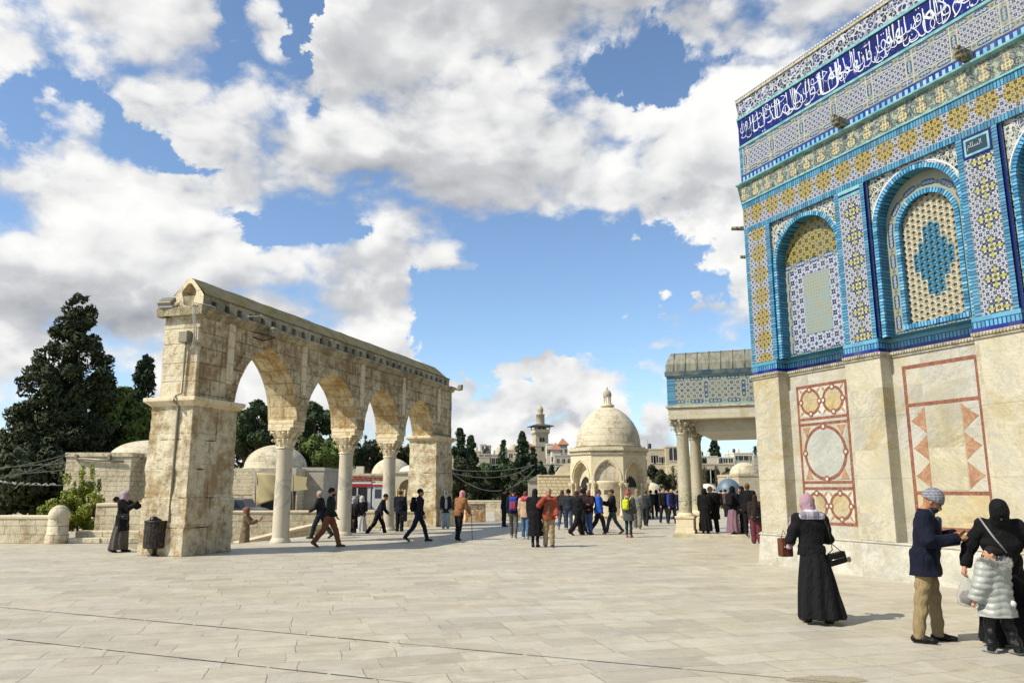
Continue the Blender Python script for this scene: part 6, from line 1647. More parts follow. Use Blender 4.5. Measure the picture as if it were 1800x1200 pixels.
# minaret
YM = 185; mk = YM / F; c = at(950.5, 850, YM); o = empty('minaret', (c.x, YM, c.z), R(12), 'square stone minaret with a wide lead canopy over its balcony and a small ribbed bulb', 'minaret')
zz = lambda py: at(950, py, YM).z - c.z
hw = 11.3 * mk
m = MB(); m.box(-hw * 1.06, hw * 1.06, -hw * 1.06, hw * 1.06, -3, zz(806)); m.build('base_stage', M['tan'], o)
m = MB(); m.box(-hw, hw, -hw, hw, zz(806), zz(763)); sh = m.build('shaft', M['tan'], o); m = MB(); m.box(-hw * 1.04, hw * 1.04, -hw * 1.04, hw * 1.04, zz(785), zz(784)); m.box(-hw * 1.06, hw * 1.06, -hw * 1.06, hw * 1.06, zz(806), zz(805)); m.build('string_course', M['greyst'], sh)
for zc, x in ((777, -.22), (777, .22), (793, .1)):
    m = MB(); x *= hw; z0_ = zz(zc); m.prism([(x - .3, z0_), (x + .3, z0_), (x + .3, z0_ + .8), (x, z0_ + 1.15), (x - .3, z0_ + .8)], -hw - .02, -hw + .1, 'y'); m.build('window', M['dark'], sh)
    m = MB(); m.prism([(-v[0] if False else v[0], v[1]) for v in [(x - .3, z0_), (x + .3, z0_), (x + .3, z0_ + .8), (x, z0_ + 1.15), (x - .3, z0_ + .8)]], hw - .1, hw + .02, 'y'); m.build('window', M['dark'], sh)
m = MB(); m.box(-hw * 1.12, hw * 1.12, -hw * 1.12, hw * 1.12, zz(763), zz(761.5)); m.box(-hw * 1.2, hw * 1.2, -hw * 1.2, hw * 1.2, zz(761.5), zz(760)); bal = m.build('balcony_floor', M['tan'], o)
m = MB(); B = hw * 1.17
for s_ in (-1, 1): m.box(-B, B, s_ * B - .08, s_ * B + .08, zz(760), zz(755)); m.box(s_ * B - .08, s_ * B + .08, -B + .09, B - .09, zz(760), zz(755))
m.build('balustrade', M['palestone'], bal)
m = MB()
for sx in (-1, 1):
    for sy in (-1, 1): m.tube([(sx * B, sy * B, zz(755)), (sx * B, sy * B, zz(750))], .14, 6)
m.build('canopy_post', M['greyst'], bal)
m = MB(); m.box(-hw * .8, hw * .8, -hw * .8, hw * .8, zz(760), zz(749)); cr = m.build('balcony_room', M['tan'], o); m = MB(); m.box(-hw * .5, -hw * .1, -hw * .82, -hw * .79, zz(757), zz(751)); m.box(hw * .1, hw * .5, -hw * .82, -hw * .79, zz(757), zz(751)); m.build('window', M['dark'], cr)
K = hw * 1.75; k2 = hw * .75; m = MB(); m.add([(sx * K, sy * K, zz(750)) for sx, sy in ((-1, -1), (1, -1), (1, 1), (-1, 1))] + [(sx * K, sy * K, zz(749)) for sx, sy in ((-1, -1), (1, -1), (1, 1), (-1, 1))] + [(sx * k2, sy * k2, zz(745.5)) for sx, sy in ((-1, -1), (1, -1), (1, 1), (-1, 1))], [(0, 1, 5, 4), (1, 2, 6, 5), (2, 3, 7, 6), (3, 0, 4, 7), (4, 5, 9, 8), (5, 6, 10, 9), (6, 7, 11, 10), (7, 4, 8, 11), (3, 2, 1, 0), (8, 9, 10, 11)]); m.build('canopy', material('dark_lead', color='#4c4a4a', rough=.6), o)
m = MB(); m.lathe([(8. * mk, zz(746)), (7.5 * mk, zz(730)), (8.3 * mk, zz(729.5)), (8.3 * mk, zz(728))], 8); m.build('upper_drum', M['tan'], o)
m = MB(); m.lathe([(5. * mk, zz(728)), (4.8 * mk, zz(724)), (5.6 * mk, zz(722)), (5.5 * mk, zz(719)), (4 * mk, zz(715.5)), (1.5 * mk, zz(713)), (.3 * mk, zz(712)), (.5 * mk, zz(711)), (.15 * mk, zz(708))], 16, wob=lambda a, z: 1 + .03 * math.cos(8 * a)); m.build('ribbed_bulb', M['tan'], o)

# ------------------------------------------------------------------ wires and birds
def wire(pts, r, lab, name='overhead_cable', mat='metal', grp='overhead cables'):
    m = MB(); m.tube(pts, r, 5); return tag(m.build(name, M[mat] if mat in M else mat, None), lab, 'cable', grp)
wm = material('dull_wire', color='#77756c', rough=.6)
def sagw(p0, p1, sag, n=14): return [p0 + (p1 - p0) * (i / n) - Vector((0, 0, sag * 4 * (i / n) * (1 - i / n))) for i in range(n + 1)]
M['wire'] = wm
for x0, y0, Y0, x1, y1, Y1, sg, lab in ((786, 824, 40, 940, 816, 52, .25, 'upper cable slung from the far pier towards the minaret foot'), (786, 828, 40, 938, 817, 52, .55, 'middle cable slung from the far pier towards the minaret foot'), (788, 825, 40, 940, 824, 52, 1.25, 'lowest sagging cable right of the far pier'),
                                         (-20, 825, 40, 121, 797, 43, .12, 'upper cable reaching the corner of the low flat-roofed building'), (-20, 840, 40, 121, 797, 43, .3, 'slack cable reaching the corner of the low flat-roofed building'), (-20, 823, 41, 121, 813, 43, .0, 'faint straight cable in front of the huge conifer'), (-20, 837, 41, 125, 825, 43, .0, 'lower faint cable in front of the huge conifer')):
    wire(sagw(at(x0, y0, Y0), at(x1, y1, Y1), sg), .018, lab, mat='wire')
bw_ = sagw(at(-20, 844, 42), at(115, 852, 43), .1); wire(bw_, .02, 'cable with a row of perched pale birds at the far left', mat='wire')
def bird(name='perched_bird'):
    o = empty(name, (0, 0, 0), 0); m = MB()
    m.lathe([(.005, -.16), (.04, -.10), (.065, 0), (.055, .07), (.03, .11)], 10); m.v = [(v[2], v[0], v[1] + .07 + v[2] * .3) for v in m.v]; m.build('body', M['pig'], o)
    m = MB(); m.lathe([(.005, -.035), (.03, -.02), (.035, 0), (.02, .03), (.005, .035)], 8, (.13, 0, .15)); m.tube([(.155, 0, .15), (.19, 0, .14)], [.01, .002], 5); m.build('head', M['pig'], o)
    m = MB(); m.prism([(-.16, .02), (-.30, -.03), (-.30, -.05), (-.12, -.01)], -.03, .03, 'y'); m.build('tail', M['pig'], o); return o
M['pig'] = material('pale_pigeon', color='#a8a49b', rough=.8)
b0_ = bird()
for i, px in enumerate((3, 11, 25, 28, 37, 39, 50, 60, 70, 79, 83, 91, 97)):
    p = None
    for a_, b2 in zip(bw_[:-1], bw_[1:]):
        xa = 900 + F * a_.x / (a_.y * math.cos(TH)); 
        if p is None and b2.x >= (px - 900) / 1380 * a_.y: p = a_ + (b2 - a_) * .5; p.x = (px - 900) / 1372 * a_.y
    o = b0_ if i == 0 else copy_tree(b0_); o.scale = (.7, .7, .7)
    o.location = p + Vector((0, 0, .0)); o.rotation_euler.z = rnd.uniform(-1, 1) + (0 if rnd.random() < .5 else math.pi); tag(o, 'pale pigeon perched on the cable in front of the dark conifer', 'bird', 'birds perched on the cable')
# ------------------------------------------------------------------ figures: implicit surfaces turned into one continuous mesh each
def sm(a, b, k): h = np.clip(.5 + .5 * (b - a) / k, 0, 1); return b * (1 - h) + a * h - k * h * (1 - h)
def rc(P, a, b, ra, rb=None, sx=1.):
    rb = ra if rb is None else rb; a = np.array(a, float); b = np.array(b, float); d = b - a; L = max(d @ d, 1e-9)
    t = np.clip(((P - a) @ d) / L, 0, 1); return np.linalg.norm(P - a - t[:, None] * d, axis=1) - (ra + t * (rb - ra))
def el(P, c, r, rot=None):
    q = P - np.array(c, float)
    if rot is not None: q = q @ rot
    q = q / np.array(r, float); n = np.linalg.norm(q, axis=1); return (n - 1) * min(r)
def rX(a): c, s = math.cos(a), math.sin(a); return np.array([[1, 0, 0], [0, c, -s], [0, s, c]])
def rY(a): c, s = math.cos(a), math.sin(a); return np.array([[c, 0, s], [0, 1, 0], [-s, 0, c]])
def rZ(a): c, s = math.cos(a), math.sin(a); return np.array([[c, -s, 0], [s, c, 0], [0, 0, 1]])
def folds(P, amp, f=14., seed=0.):
    return amp * (np.sin(P[:, 0] * f + 2.1 * np.sin(P[:, 2] * f * .55 + seed) + seed) * np.sin(P[:, 1] * f * .9 + 1.7 * np.sin(P[:, 2] * f * .8)) + .5 * np.sin(P[:, 2] * f * 2.1 + 3 * np.sin(P[:, 0] * f * .6 + seed)))


def polygonize(fn, lo, hi, h):
    lo = np.array(lo, float); B = 4; nb = np.ceil((np.array(hi) - lo) / (h * B)).astype(int) + 1; n = nb * B
    bc = np.stack(np.meshgrid(*[np.arange(k) for k in nb], indexing='ij'), -1).reshape(-1, 3); cv = fn(lo + (bc * B + (B - 1) / 2) * h)
    act = np.abs(cv) < h * B * .95 + .012; V = np.repeat(np.repeat(np.repeat(np.sign(cv).reshape(nb), B, 0), B, 1), B, 2).astype(float)
    off = np.stack(np.meshgrid(*[np.arange(B)] * 3, indexing='ij'), -1).reshape(-1, 3)
    ids = (bc[act][:, None] * B + off[None]).reshape(-1, 3); V[ids[:, 0], ids[:, 1], ids[:, 2]] = fn(lo + ids * h)
    I = V < 0; c = [I[i:n[0] - 1 + i, j:n[1] - 1 + j, k:n[2] - 1 + k] for i in (0, 1) for j in (0, 1) for k in (0, 1)]
    s_ = sum(x.astype(np.int8) for x in c); A = (s_ > 0) & (s_ < 8); cells = np.argwhere(A); idx = -np.ones(A.shape, int); idx[A] = np.arange(len(cells))
    co = np.array([(i, j, k) for i in (0, 1) for j in (0, 1) for k in (0, 1)]); vv = np.stack([V[tuple((cells + o).T)] for o in co], 1)
    acc = np.zeros((len(cells), 3)); cnt = np.zeros(len(cells))
    for a in range(8):
        for b in range(a + 1, 8):
            if np.abs(co[a] - co[b]).sum() != 1: continue
            m = (vv[:, a] < 0) != (vv[:, b] < 0); t = np.where(m, vv[:, a] / np.where(m, vv[:, a] - vv[:, b], 1), 0)
            acc += np.where(m[:, None], co[a] + t[:, None] * (co[b] - co[a]), 0); cnt += m
    vs = lo + (cells + acc / np.maximum(cnt, 1)[:, None]) * h; F_ = []
    for ax in range(3):
        u, w = (ax + 1) % 3, (ax + 2) % 3; sl = [slice(None)] * 3; s0, s1 = sl.copy(), sl.copy(); s0[ax] = slice(0, n[ax] - 1); s1[ax] = slice(1, n[ax])
        ch = I[tuple(s0)] != I[tuple(s1)]; e = np.argwhere(ch); e = e[(e[:, u] > 0) & (e[:, w] > 0) & (e[:, u] < n[u] - 1) & (e[:, w] < n[w] - 1)]
        def g(du, dw): q = e.copy(); q[:, u] -= du; q[:, w] -= dw; return idx[tuple(q.T)]
        Q = np.stack([g(1, 1), g(0, 1), g(0, 0), g(1, 0)], 1); fl = I[tuple(e.T)]; Q[~fl] = Q[~fl][:, ::-1]; F_.append(Q[(Q >= 0).all(1)])
    return vs, np.concatenate(F_)


def sdf_obj(name, fn, lo, hi, h, mat, parent):
    v, f = polygonize(fn, lo, hi, h)
    if len(f) == 0: return None
    me = bpy.data.meshes.new(name); me.from_pydata(v.tolist(), [], f.tolist()); me.materials.append(mat); me.polygons.foreach_set('use_smooth', [True] * len(me.polygons)); me.update(); return link(name, me, parent)


CM = {}
def cloth(col, kind='fabric'):
    k = (col, kind)
    if k not in CM:
        def f(t):
            c = t.coord(); n = t.noise(c, 5, 4, .6); fine = t.noise(c, 160, 2, .6)
            wr = t.noise(t.scale(c, 1, 1, .55), 11, 3, .55, 1.2); m = t.mix(n.ramp(.35, .7) * .35, col, tuple(x * .6 for x in srgb(col)[:3])); m = t.mix(fine * .12, m, '#888888') if kind == 'fabric' and sum(srgb(col)[:3]) > .1 else m
            if kind == 'plaid':
                x, y, z = t.xyz(c); g_ = ((x * 38).sin().gt(.1) + (z * 38).sin().gt(.1)) * .5; m = t.mix(g_, '#c6c2c8', col)
            if kind == 'keffiyeh':
                v = t.voro(c, 34, 'DISTANCE_TO_EDGE'); m = t.mix(v.lt(.14), '#c9bcb8', '#a8323a')
            if kind == 'knit':
                x, y, z = t.xyz(c); m = t.mix(((z * 190).sin()).gt(.86), '#85868b', '#1c1e26'); m = t.mix(((x.atan2(y)) * 40).sin().gt(.3) * .35, m, '#50525a')
            return m, t.bump(wr * 2.2 + fine * .2 if kind not in ('puffer', 'skin') else (wr * .7 if kind == 'puffer' else n), .8 if kind != 'skin' else .1, .02), .5 if kind == 'puffer' else .38 if kind in ('leather',) else (.55 if kind == 'skin' else .85)
        CM[k] = material(('skin' if kind == 'skin' else kind + '_cloth'), f, spec=.25)
        if kind == 'puffer': CM[k].node_tree.nodes['Principled BSDF'].inputs['Metallic'].default_value = .12
    return CM[k]


SKIN = '#a97a5c'


def person(lab, X_, Y_, H=1.72, hd=0., z=0., legs='stand', arms=((8, 6, 12), (8, 6, 12)), top=('jacket', '#15161a', .92), bot=('trousers', '#1a1c22'), head=('short', '#1d1713'), shoe='#141212', lean=0., nod=0., turn=0., h=.018, skin=SKIN, grp=None, wide=1., spread=.085, seed=0, feet_hidden=False, beard=None, eyes=False, hips=0., hunch=0.):
    """hd: heading in degrees clockwise from straight away; arms: (raise, out, elbow bend) in degrees, or explicit elbow and wrist points, left then right (left is -x)"""
    s = H / 1.75; o = empty('person', (X_, Y_, z), -R(hd), lab, 'person', grp); r_ = lambda a: np.array(a, float) * s
    L1, L2 = .43 * s, .41 * s
    LG = {'stand': ((2, -1), (-2, -3)), 'walk': ((24, 12), (-16, -42)), 'walk2': ((-14, -38), (22, 10)), 'stride': ((24, 15), (-20, -40)), 'stride2': ((-18, -38), (24, 15)), 'trot': ((30, 20), (-26, -46)), 'apart': ((6, 2), (-8, -10)), 'sit': ((85, 5), (80, 0)), 'small': ((10, 0), (-8, -20))}[legs]
    pz = .085 * s + max(L1 * math.cos(R(a)) + L2 * math.cos(R(b)) for a, b in LG); LJ = []
    for sd, (a, b) in zip((-1, 1), LG):
        hp = np.array([sd * .085 * s, 0, pz]); kn = hp + L1 * np.array([sd * .03 + sd * (spread - .085) * 1.2, math.sin(R(a)), -math.cos(R(a))]); an = kn + L2 * np.array([sd * (spread - .085) * 1.0, math.sin(R(b)), -math.cos(R(b))])
        pit = -R(max(0, -b - 12) * 1.1) if legs != 'sit' else 0; fd = np.array([sd * .12, math.cos(pit), math.sin(pit)]); LJ.append((hp, kn, an, fd))
    la = R(lean); up = np.array([0, math.sin(la), math.cos(la)]); fw = np.array([0, math.cos(la), -math.sin(la)]); hp0 = np.array([0, 0, pz])
    tor = lambda x, y, q: hp0 + np.array([x * s, 0, 0]) + fw * y * s + up * q * s
    hu = hunch
    ch, nk = tor(0, .02 + hu * .06, .38), tor(0, -.005 + hu * .12, .56); shs = [tor(-.170 * wide ** .6, -.005 + hu * .07, .472), tor(.170 * wide ** .6, -.005 + hu * .07, .472)]
    nd = la + R(nod); hup = np.array([0, math.sin(nd), math.cos(nd)]); hfw = np.array([0, math.cos(nd), -math.sin(nd)]); ty = R(-turn); Rh = np.stack([np.array([1, 0, 0]), hfw, hup], 1) @ rZ(ty)
    hc = nk + hup * .135 * s + hfw * .02 * s; hs = s * 1.07; HP = lambda x, y, z_: hc + Rh @ np.array([x * hs, y * hs, z_ * hs])
    AJ = []
    for i, (sd, A) in enumerate(zip((-1, 1), arms)):
        sh = shs[i]
        if isinstance(A[0], (tuple, list)): e, w = r_(A[0]), r_(A[1])
        else:
            p, q, b = (R(v) for v in A); d1 = np.array([sd * math.sin(q), math.sin(p) * math.cos(q), -math.cos(p) * math.cos(q)]); e = sh + d1 * .29 * s
            d2 = np.array([sd * math.sin(q) * .4 - sd * .10 * math.sin(b), math.sin(p + b), -math.cos(p + b)]); w = e + d2 / np.linalg.norm(d2) * .25 * s
        AJ.append((sh, e, w))
    fr = max(.0078 * s, h * .72)

    def hand(P, e, w, sd, curl=.9):
        d = (w - e) / np.linalg.norm(w - e); side = np.cross(d, [0, 0, 1.]); side = side / (np.linalg.norm(side) + 1e-6) if np.linalg.norm(side) > .2 else np.array([0, 1., 0]); nrm = np.cross(side, d)
        if np.abs(d[2]) > .8: side = np.array([0, 1., 0]) - d * d[1]; side /= np.linalg.norm(side); nrm = np.array([-sd, 0, 0.])
        r = rc(P, w, w + d * .075 * s, .024 * s, .030 * s) ; r = sm(r, rc(P, w + d * .03 * s - side * .018 * s, w + d * .075 * s - side * .022 * s, .017 * s), .01)
        for k, (o_, ln) in enumerate(((-.029, .066), (-.010, .076), (.010, .071), (.028, .056))):
            b0 = w + d * .082 * s + side * o_ * s; b1 = b0 + (d * math.cos(curl * .5) + nrm * math.sin(curl * .5)) * ln * .5 * s; b2 = b1 + (d * math.cos(curl * 1.3) + nrm * math.sin(curl * 1.3)) * ln * .5 * s
            r = np.minimum(r, np.minimum(rc(P, b0, b1, fr), rc(P, b1, b2, fr, fr * .85)))
        t0 = w + d * .03 * s + side * .026 * s; t1 = t0 + (d * .6 + side * .6 + nrm * .4) * .038 * s; t2 = t1 + (d * .85 + nrm * .35) * .03 * s
        return np.minimum(r, np.minimum(rc(P, t0, t1, fr * 1.25), rc(P, t1, t2, fr * 1.1)))

    def headf(P):
        q = (P - hc) @ Rh / hs
        d = el(q, (0, -.012, .022), (.074, .094, .088)); d = sm(d, el(q, (0, .022, -.038), (.056, .066, .070)), .03); d = sm(d, rc(q, (0, .07, -.082), (0, .06, -.078), .021), .02)
        d = sm(d, rc(q, (0, .088, .006), (0, .108, -.028), .008, .013), .010); d = sm(d, el(q, (0, .092, -.062), (.022, .010, .009)), .006)
        d = sm(d, rc(q, (-.03, .083, .026), (.03, .083, .026), .010), .012)
        for sx in (-1, 1): d = np.minimum(d, el(q, (sx * .076, -.005, -.012), (.010, .018, .030))); d = -sm(-d, el(q, (sx * .031, .094, .008), (.014, .012, .009)) + .0, .008) if False else np.maximum(d, -el(q, (sx * .031, .099, .006), (.015, .012, .010)))
        return d * hs

    def limbs(P, g=0., a=True, l=True, k=.04):
        Pf = P + fw * (((P - tor(0, .0, 0)) @ fw) - hu * .08 * s)[:, None] * .30
        d = sm(rc(Pf, tor(0, .0, .02), tor(0, .01, .22), (.142 * wide * s + g), (.128 * wide * s + g)), rc(Pf, tor(0, .01, .22), tor(0, .02 + hu * .06, .36), (.128 * wide * s + g), (.140 * wide * s + g)), .05)
        for sh in shs: d = sm(d, rc(Pf, nk - up * .055 * s, sh + (nk - sh) * .10 - up * .012 * s, .060 * s + g * .6, .050 * s + g * .8), .05)
        d = sm(d, rc(Pf, shs[0] * .72 + shs[1] * .28 - up * .09 * s, shs[1] * .72 + shs[0] * .28 - up * .09 * s, .092 * s + g), .06)
        if l:
            for hp, kn, an, fd in LJ: d = sm(d, np.minimum(rc(P, hp, kn, .088 * s * wide ** .5 + g, .060 * s + g), rc(P, kn, an, .058 * s + g, .040 * s + g)), k)
        if a:
            for sh, e, w in AJ: d = sm(d, sm(rc(P, sh, e, .056 * s + g, .043 * s + g), rc(P, e, w, .042 * s + g, .028 * s + g), .015), .03)
        return d

    def squash(P): Q = P.copy(); Q[:, 1] = P[:, 1]; return Q
    lo = np.array([-.75, -.75, -.02]) * s; hi = np.array([.75, .85, 1.85]) * s
    allp = np.array([q for J in LJ for q in J[:3]] + [q for J in AJ for q in J] + [hc, nk]); lo = np.minimum(allp.min(0) - .32 * s, [-.28, -.25, 0]); hi = allp.max(0) + .32 * s; lo[2] = min(-.02, allp[:, 2].min() - .12)

    def body(P):
        d = sm(headf(P), rc(P, nk - hup * .06 * s, hc - hup * .04 * s - hfw * .012 * s, .060 * s, .052 * s), .025); d = sm(d, limbs(P, -.014), .04)
        for sd, (sh, e, w) in zip((-1, 1), AJ): d = sm(d, hand(P, e, w, sd), .012)
        for hp, kn, an, fd in LJ: d = sm(d, rc(P, an + [0, 0, -.03 * s], an + fd * .13 * s + [0, 0, -.045 * s], .035 * s, .026 * s), .02)
        return d
    sdf_obj('body', body, lo, hi, h, cloth(skin, 'skin'), o)
    pleats = lambda P, n, a_: a_ * np.sin(np.arctan2(P[:, 1], P[:, 0]) * n + 1.5 * np.sin(P[:, 2] * 5 + seed))
    # lower clothing
    bk, bc = bot[:2]
    if bk == 'trousers':
        loose = bot[2] if len(bot) > 2 else .016
        def tf(P):
            d = None
            for hp, kn, an, fd in LJ:
                q = np.minimum(rc(P, hp, kn, .090 * s * wide ** .5 + loose * .6, .066 * s + loose), rc(P, kn, an + (an - kn) * .02, .064 * s + loose, .050 * s + loose)); d = q if d is None else sm(d, q, .03)
            d = sm(d, rc(P, tor(-.03, 0, .0), tor(.03, 0, .08), .118 * s * wide + .006), .06) + folds(P, .007, 20 / s, seed)
            return np.maximum(d, -(P[:, 2] - .045 * s)) if legs not in ('x',) else d
        sdf_obj('trousers', tf, lo, hi, h, cloth(bc, bot[3] if len(bot) > 3 else 'fabric'), o)
    elif bk == 'skirt':
        z0, r1 = bot[2] if len(bot) > 2 else .08, bot[3] if len(bot) > 3 else .30; mx = (LJ[0][2] + LJ[1][2]) / 2; n_ = 9
        def sf(P):
            t = np.clip((pz + .1 * s - P[:, 2]) / (pz + .1 * s - z0), 0, 1); cx = mx[0] * t + hips * t; cy = mx[1] * t; a = np.arctan2(P[:, 1] - cy, P[:, 0] - cx)
            r = (.135 * s * wide * (1 - t) + r1 * s * t ** .8) * (1 + (.02 + .07 * t) * np.sin(a * n_ + 1.8 * np.sin(P[:, 2] * 4 + seed)) + .03 * t * np.sin(a * 4 + seed)); rr = np.hypot(P[:, 0] - cx, (P[:, 1] - cy) * 1.12)
            return np.maximum(np.maximum((rr - r) * .8, P[:, 2] - (pz + .12 * s)), z0 - P[:, 2])
        l2, h2 = lo.copy(), hi.copy(); l2[:2] -= r1 * .5; h2[:2] += r1 * .5; sdf_obj('skirt', sf, l2, h2, h, cloth(bc), o)
    # shoes
    for sd, (hp, kn, an, fd) in zip((-1, 1), LJ):
        def shf(P, an=an, fd=fd):
            up_ = np.array([0, 0, 1.]); a_ = an + [0, 0, -.045 * s]; d = sm(rc(P, a_ - fd * .045 * s, a_ + fd * .06 * s - [0, 0, .0], .037 * s + .006, .037 * s + .004), rc(P, a_ + fd * .06 * s, a_ + fd * .165 * s - [0, 0, .008 * s], .036 * s + .004, .026 * s + .004), .02)
            d = sm(d, rc(P, an + [0, 0, -.03 * s], an + [0, 0, .015 * s], .040 * s + .006), .02); return np.maximum(d, -(P[:, 2] - .003)) if abs(fd[2]) < .05 else d
        sdf_obj('shoe', shf, np.minimum(an - .22 * s, an - .1), an + .26 * s, h * .9, cloth(shoe, 'leather'), o)
    # upper clothing
    tk, tc, hem = top[:3]; hem = hem * s; g = top[3] if len(top) > 3 else .020; tkind = top[4] if len(top) > 4 else 'fabric'
    if tk:
        def jf(P):
            d = limbs(P, g, True, False) ; hz = min(hem, pz)
            if hem < pz: 
                t = np.clip((pz - P[:, 2]) / max(.01, pz - hem), 0, 1); mx = (LJ[0][1] + LJ[1][1]) / 2 * .6; cx, cy = mx[0] * t, mx[1] * t; fl = top[5] if len(top) > 5 else .04
                r = (.150 * wide * s + g + fl * t * (pz - hem) * 2.2) * (1 + .03 * np.sin(np.arctan2(P[:, 1], P[:, 0]) * 7 + seed)); q = np.hypot(P[:, 0] - cx, (P[:, 1] - cy) * 1.25) - r
                q = np.maximum(np.maximum(q, P[:, 2] - pz - .10 * s), hem - P[:, 2]); d = sm(d, q, .06)
            d = sm(d, rc(P, nk - up * .05 * s, nk - up * .01, .072 * s + g * .3), .04)
            if tkind == 'puffer': d = d - .010 * np.abs(np.sin(P[:, 2] * 30 / s + .5 * np.sin(np.arctan2(P[:, 1], P[:, 0]) * 4)))
            d = d + folds(P, (.003 if tkind == 'puffer' else .008) if h < .012 else .006, 17 / s, seed)
            for sh, e, w in AJ:      # sleeves end before the wrist
                dd = (w - e) / np.linalg.norm(w - e); cut = ((P - w) @ dd); near_ = np.linalg.norm(P - w, axis=1) < .17 * s; d = np.where(near_, np.maximum(d, cut + .004), d)
            hd_ = np.linalg.norm(P - hc, axis=1); d = np.maximum(d, (P - nk) @ up - .015 * s)
            return np.maximum(d, hem - P[:, 2])
        sdf_obj({'jacket': 'jacket', 'hooded': 'jacket', 'abaya': 'robe', 'coat': 'coat', 'shirt': 'shirt'}[tk], jf, lo - .05, hi + .05, h, cloth(tc, tkind), o)
    # hair and head covers
    hk, hcol = head[:2]; Q = lambda P: (P - hc) @ Rh / hs
    hl, hh = hc - .42 * s, hc + .20 * s
    if hk in ('short', 'long', 'grey_fringe'):
        def hf(P):
            q = Q(P); d = el(q, (0, -.018, .030), (.083, .100, .092)); face = el(q, (0, .10, -.045), (.088, .085, .098)); d = np.maximum(d, -face); d = np.maximum(d, -(q[:, 2] + .045 - np.clip(q[:, 1], 0, 1) * .9))
            if hk == 'long': d = sm(d, np.maximum(el(q, (0, -.055, -.09), (.085, .055, .17)), -el(q, (0, .09, -.05), (.10, .10, .11))), .02)
            return (d + folds(q, .002, 60, seed)) * s
        sdf_obj('hair', hf, hl, hh, h * .8, cloth(hcol), o)
    elif hk in ('hijab', 'keffiyeh', 'niqab'):
        drop = head[2] if len(head) > 2 else .16; ck = head[3] if len(head) > 3 else ('keffiyeh' if hk == 'keffiyeh' else 'fabric')
        def hf(P):
            q = Q(P); yr = .128 if hk == 'niqab' else .113; d = el(q, (0, -.012, .020), (.097, yr, .110)); d = sm(d, el(q, (0, .0, -.10), (.088, yr * .85, .11)), .06)
            n_ = nk - up * .02; Pf = P + fw * ((P - n_) @ fw)[:, None] * .35; sh_ = sm(rc(Pf, n_ - up * .01 * s, n_ - up * (.05 + drop * .45) * s, .090 * s, (.10 + drop * .30) * s), rc(P, n_ + fw * .04 * s, n_ - up * drop * s + fw * .05 * s, .07 * s, (.05 + drop * .2) * s), .05) / s
            d = sm(d, sh_, .04)
            if hk != 'niqab': d = np.maximum(d, -el(q, (0, .115, -.022), (.050, .070, .066)))
            else: d = np.maximum(d, -el(q, (0, .135, .012), (.048, .050, .009)))
            return (d + folds(q, .004, 26, seed)) * s
        sdf_obj({'hijab': 'headscarf', 'keffiyeh': 'headscarf', 'niqab': 'veil'}[hk], hf, hc - (.42 + drop) * s, hc + .25 * s, h * .9, cloth(hcol, ck), o)
    elif hk in ('beanie', 'cap', 'hat', 'hood'):
        def hf(P):
            q = Q(P)
            if hk == 'hood': d = np.maximum(el(q, (0, -.02, .01), (.105, .125, .125)), -el(q, (0, .12, -.02), (.06, .10, .08)))
            else:
                d = np.maximum(el(q, (0, -.014, .035), (.098, .114, .118)), -(q[:, 2] - (.006 + q[:, 1] * .12)))
                d = np.minimum(d, np.abs(el(q, (0, -.012, .03), (.095, .112, .10))) * 1. - .004 + np.abs(q[:, 2] - .03 - q[:, 1] * .12).clip(.018, 9) * 1. - .018)
                if hk == 'cap': d = np.minimum(d, np.maximum(el(q, (0, .10, .04), (.065, .075, .010)), -q[:, 1]))
            return d * s
        sdf_obj({'beanie': 'knitted_hat', 'cap': 'cap', 'hat': 'hat', 'hood': 'hood'}[hk], hf, hl + .1, hh, h * .8, cloth(hcol, 'knit' if hk == 'beanie' else 'fabric'), o)
    if beard:
        sdf_obj('beard', lambda P: (np.maximum(sm(el(Q(P), (0, .040, -.070), (.062, .060, .048)), el(Q(P), (0, .093, -.048), (.028, .014, .008)), .01), -el(Q(P), (0, .112, -.064), (.017, .010, .005))) + folds(Q(P), .002, 80)) * s, hl, hh, h * .8, cloth(beard), o)
    if eyes:
        m = MB()
        for sx in (-1, 1): p = HP(sx * .031, .084, .007); m.lathe([(.001, -.0105 * s), (.0075 * s, -.0075 * s), (.0105 * s, 0), (.0075 * s, .0075 * s), (.001, .0105 * s)], 10, p)
        m.build('eyes', cloth('#2a211b', 'leather'), o)
    o['_j'] = 0; del o['_j']
    J = dict(o=o, s=s, hc=hc, nk=nk, shs=shs, AJ=AJ, tor=tor, up=up, fw=fw, HP=HP, pz=pz, LJ=LJ); return J


def wpos(J, p): return J['o'].matrix_world @ Vector(p) if False else Matrix.Translation(J['o'].location) @ Matrix.Rotation(J['o'].rotation_euler.z, 4, 'Z') @ Vector(tuple(p))
def ppt(J, *a): return wpos(J, J['tor'](*a))


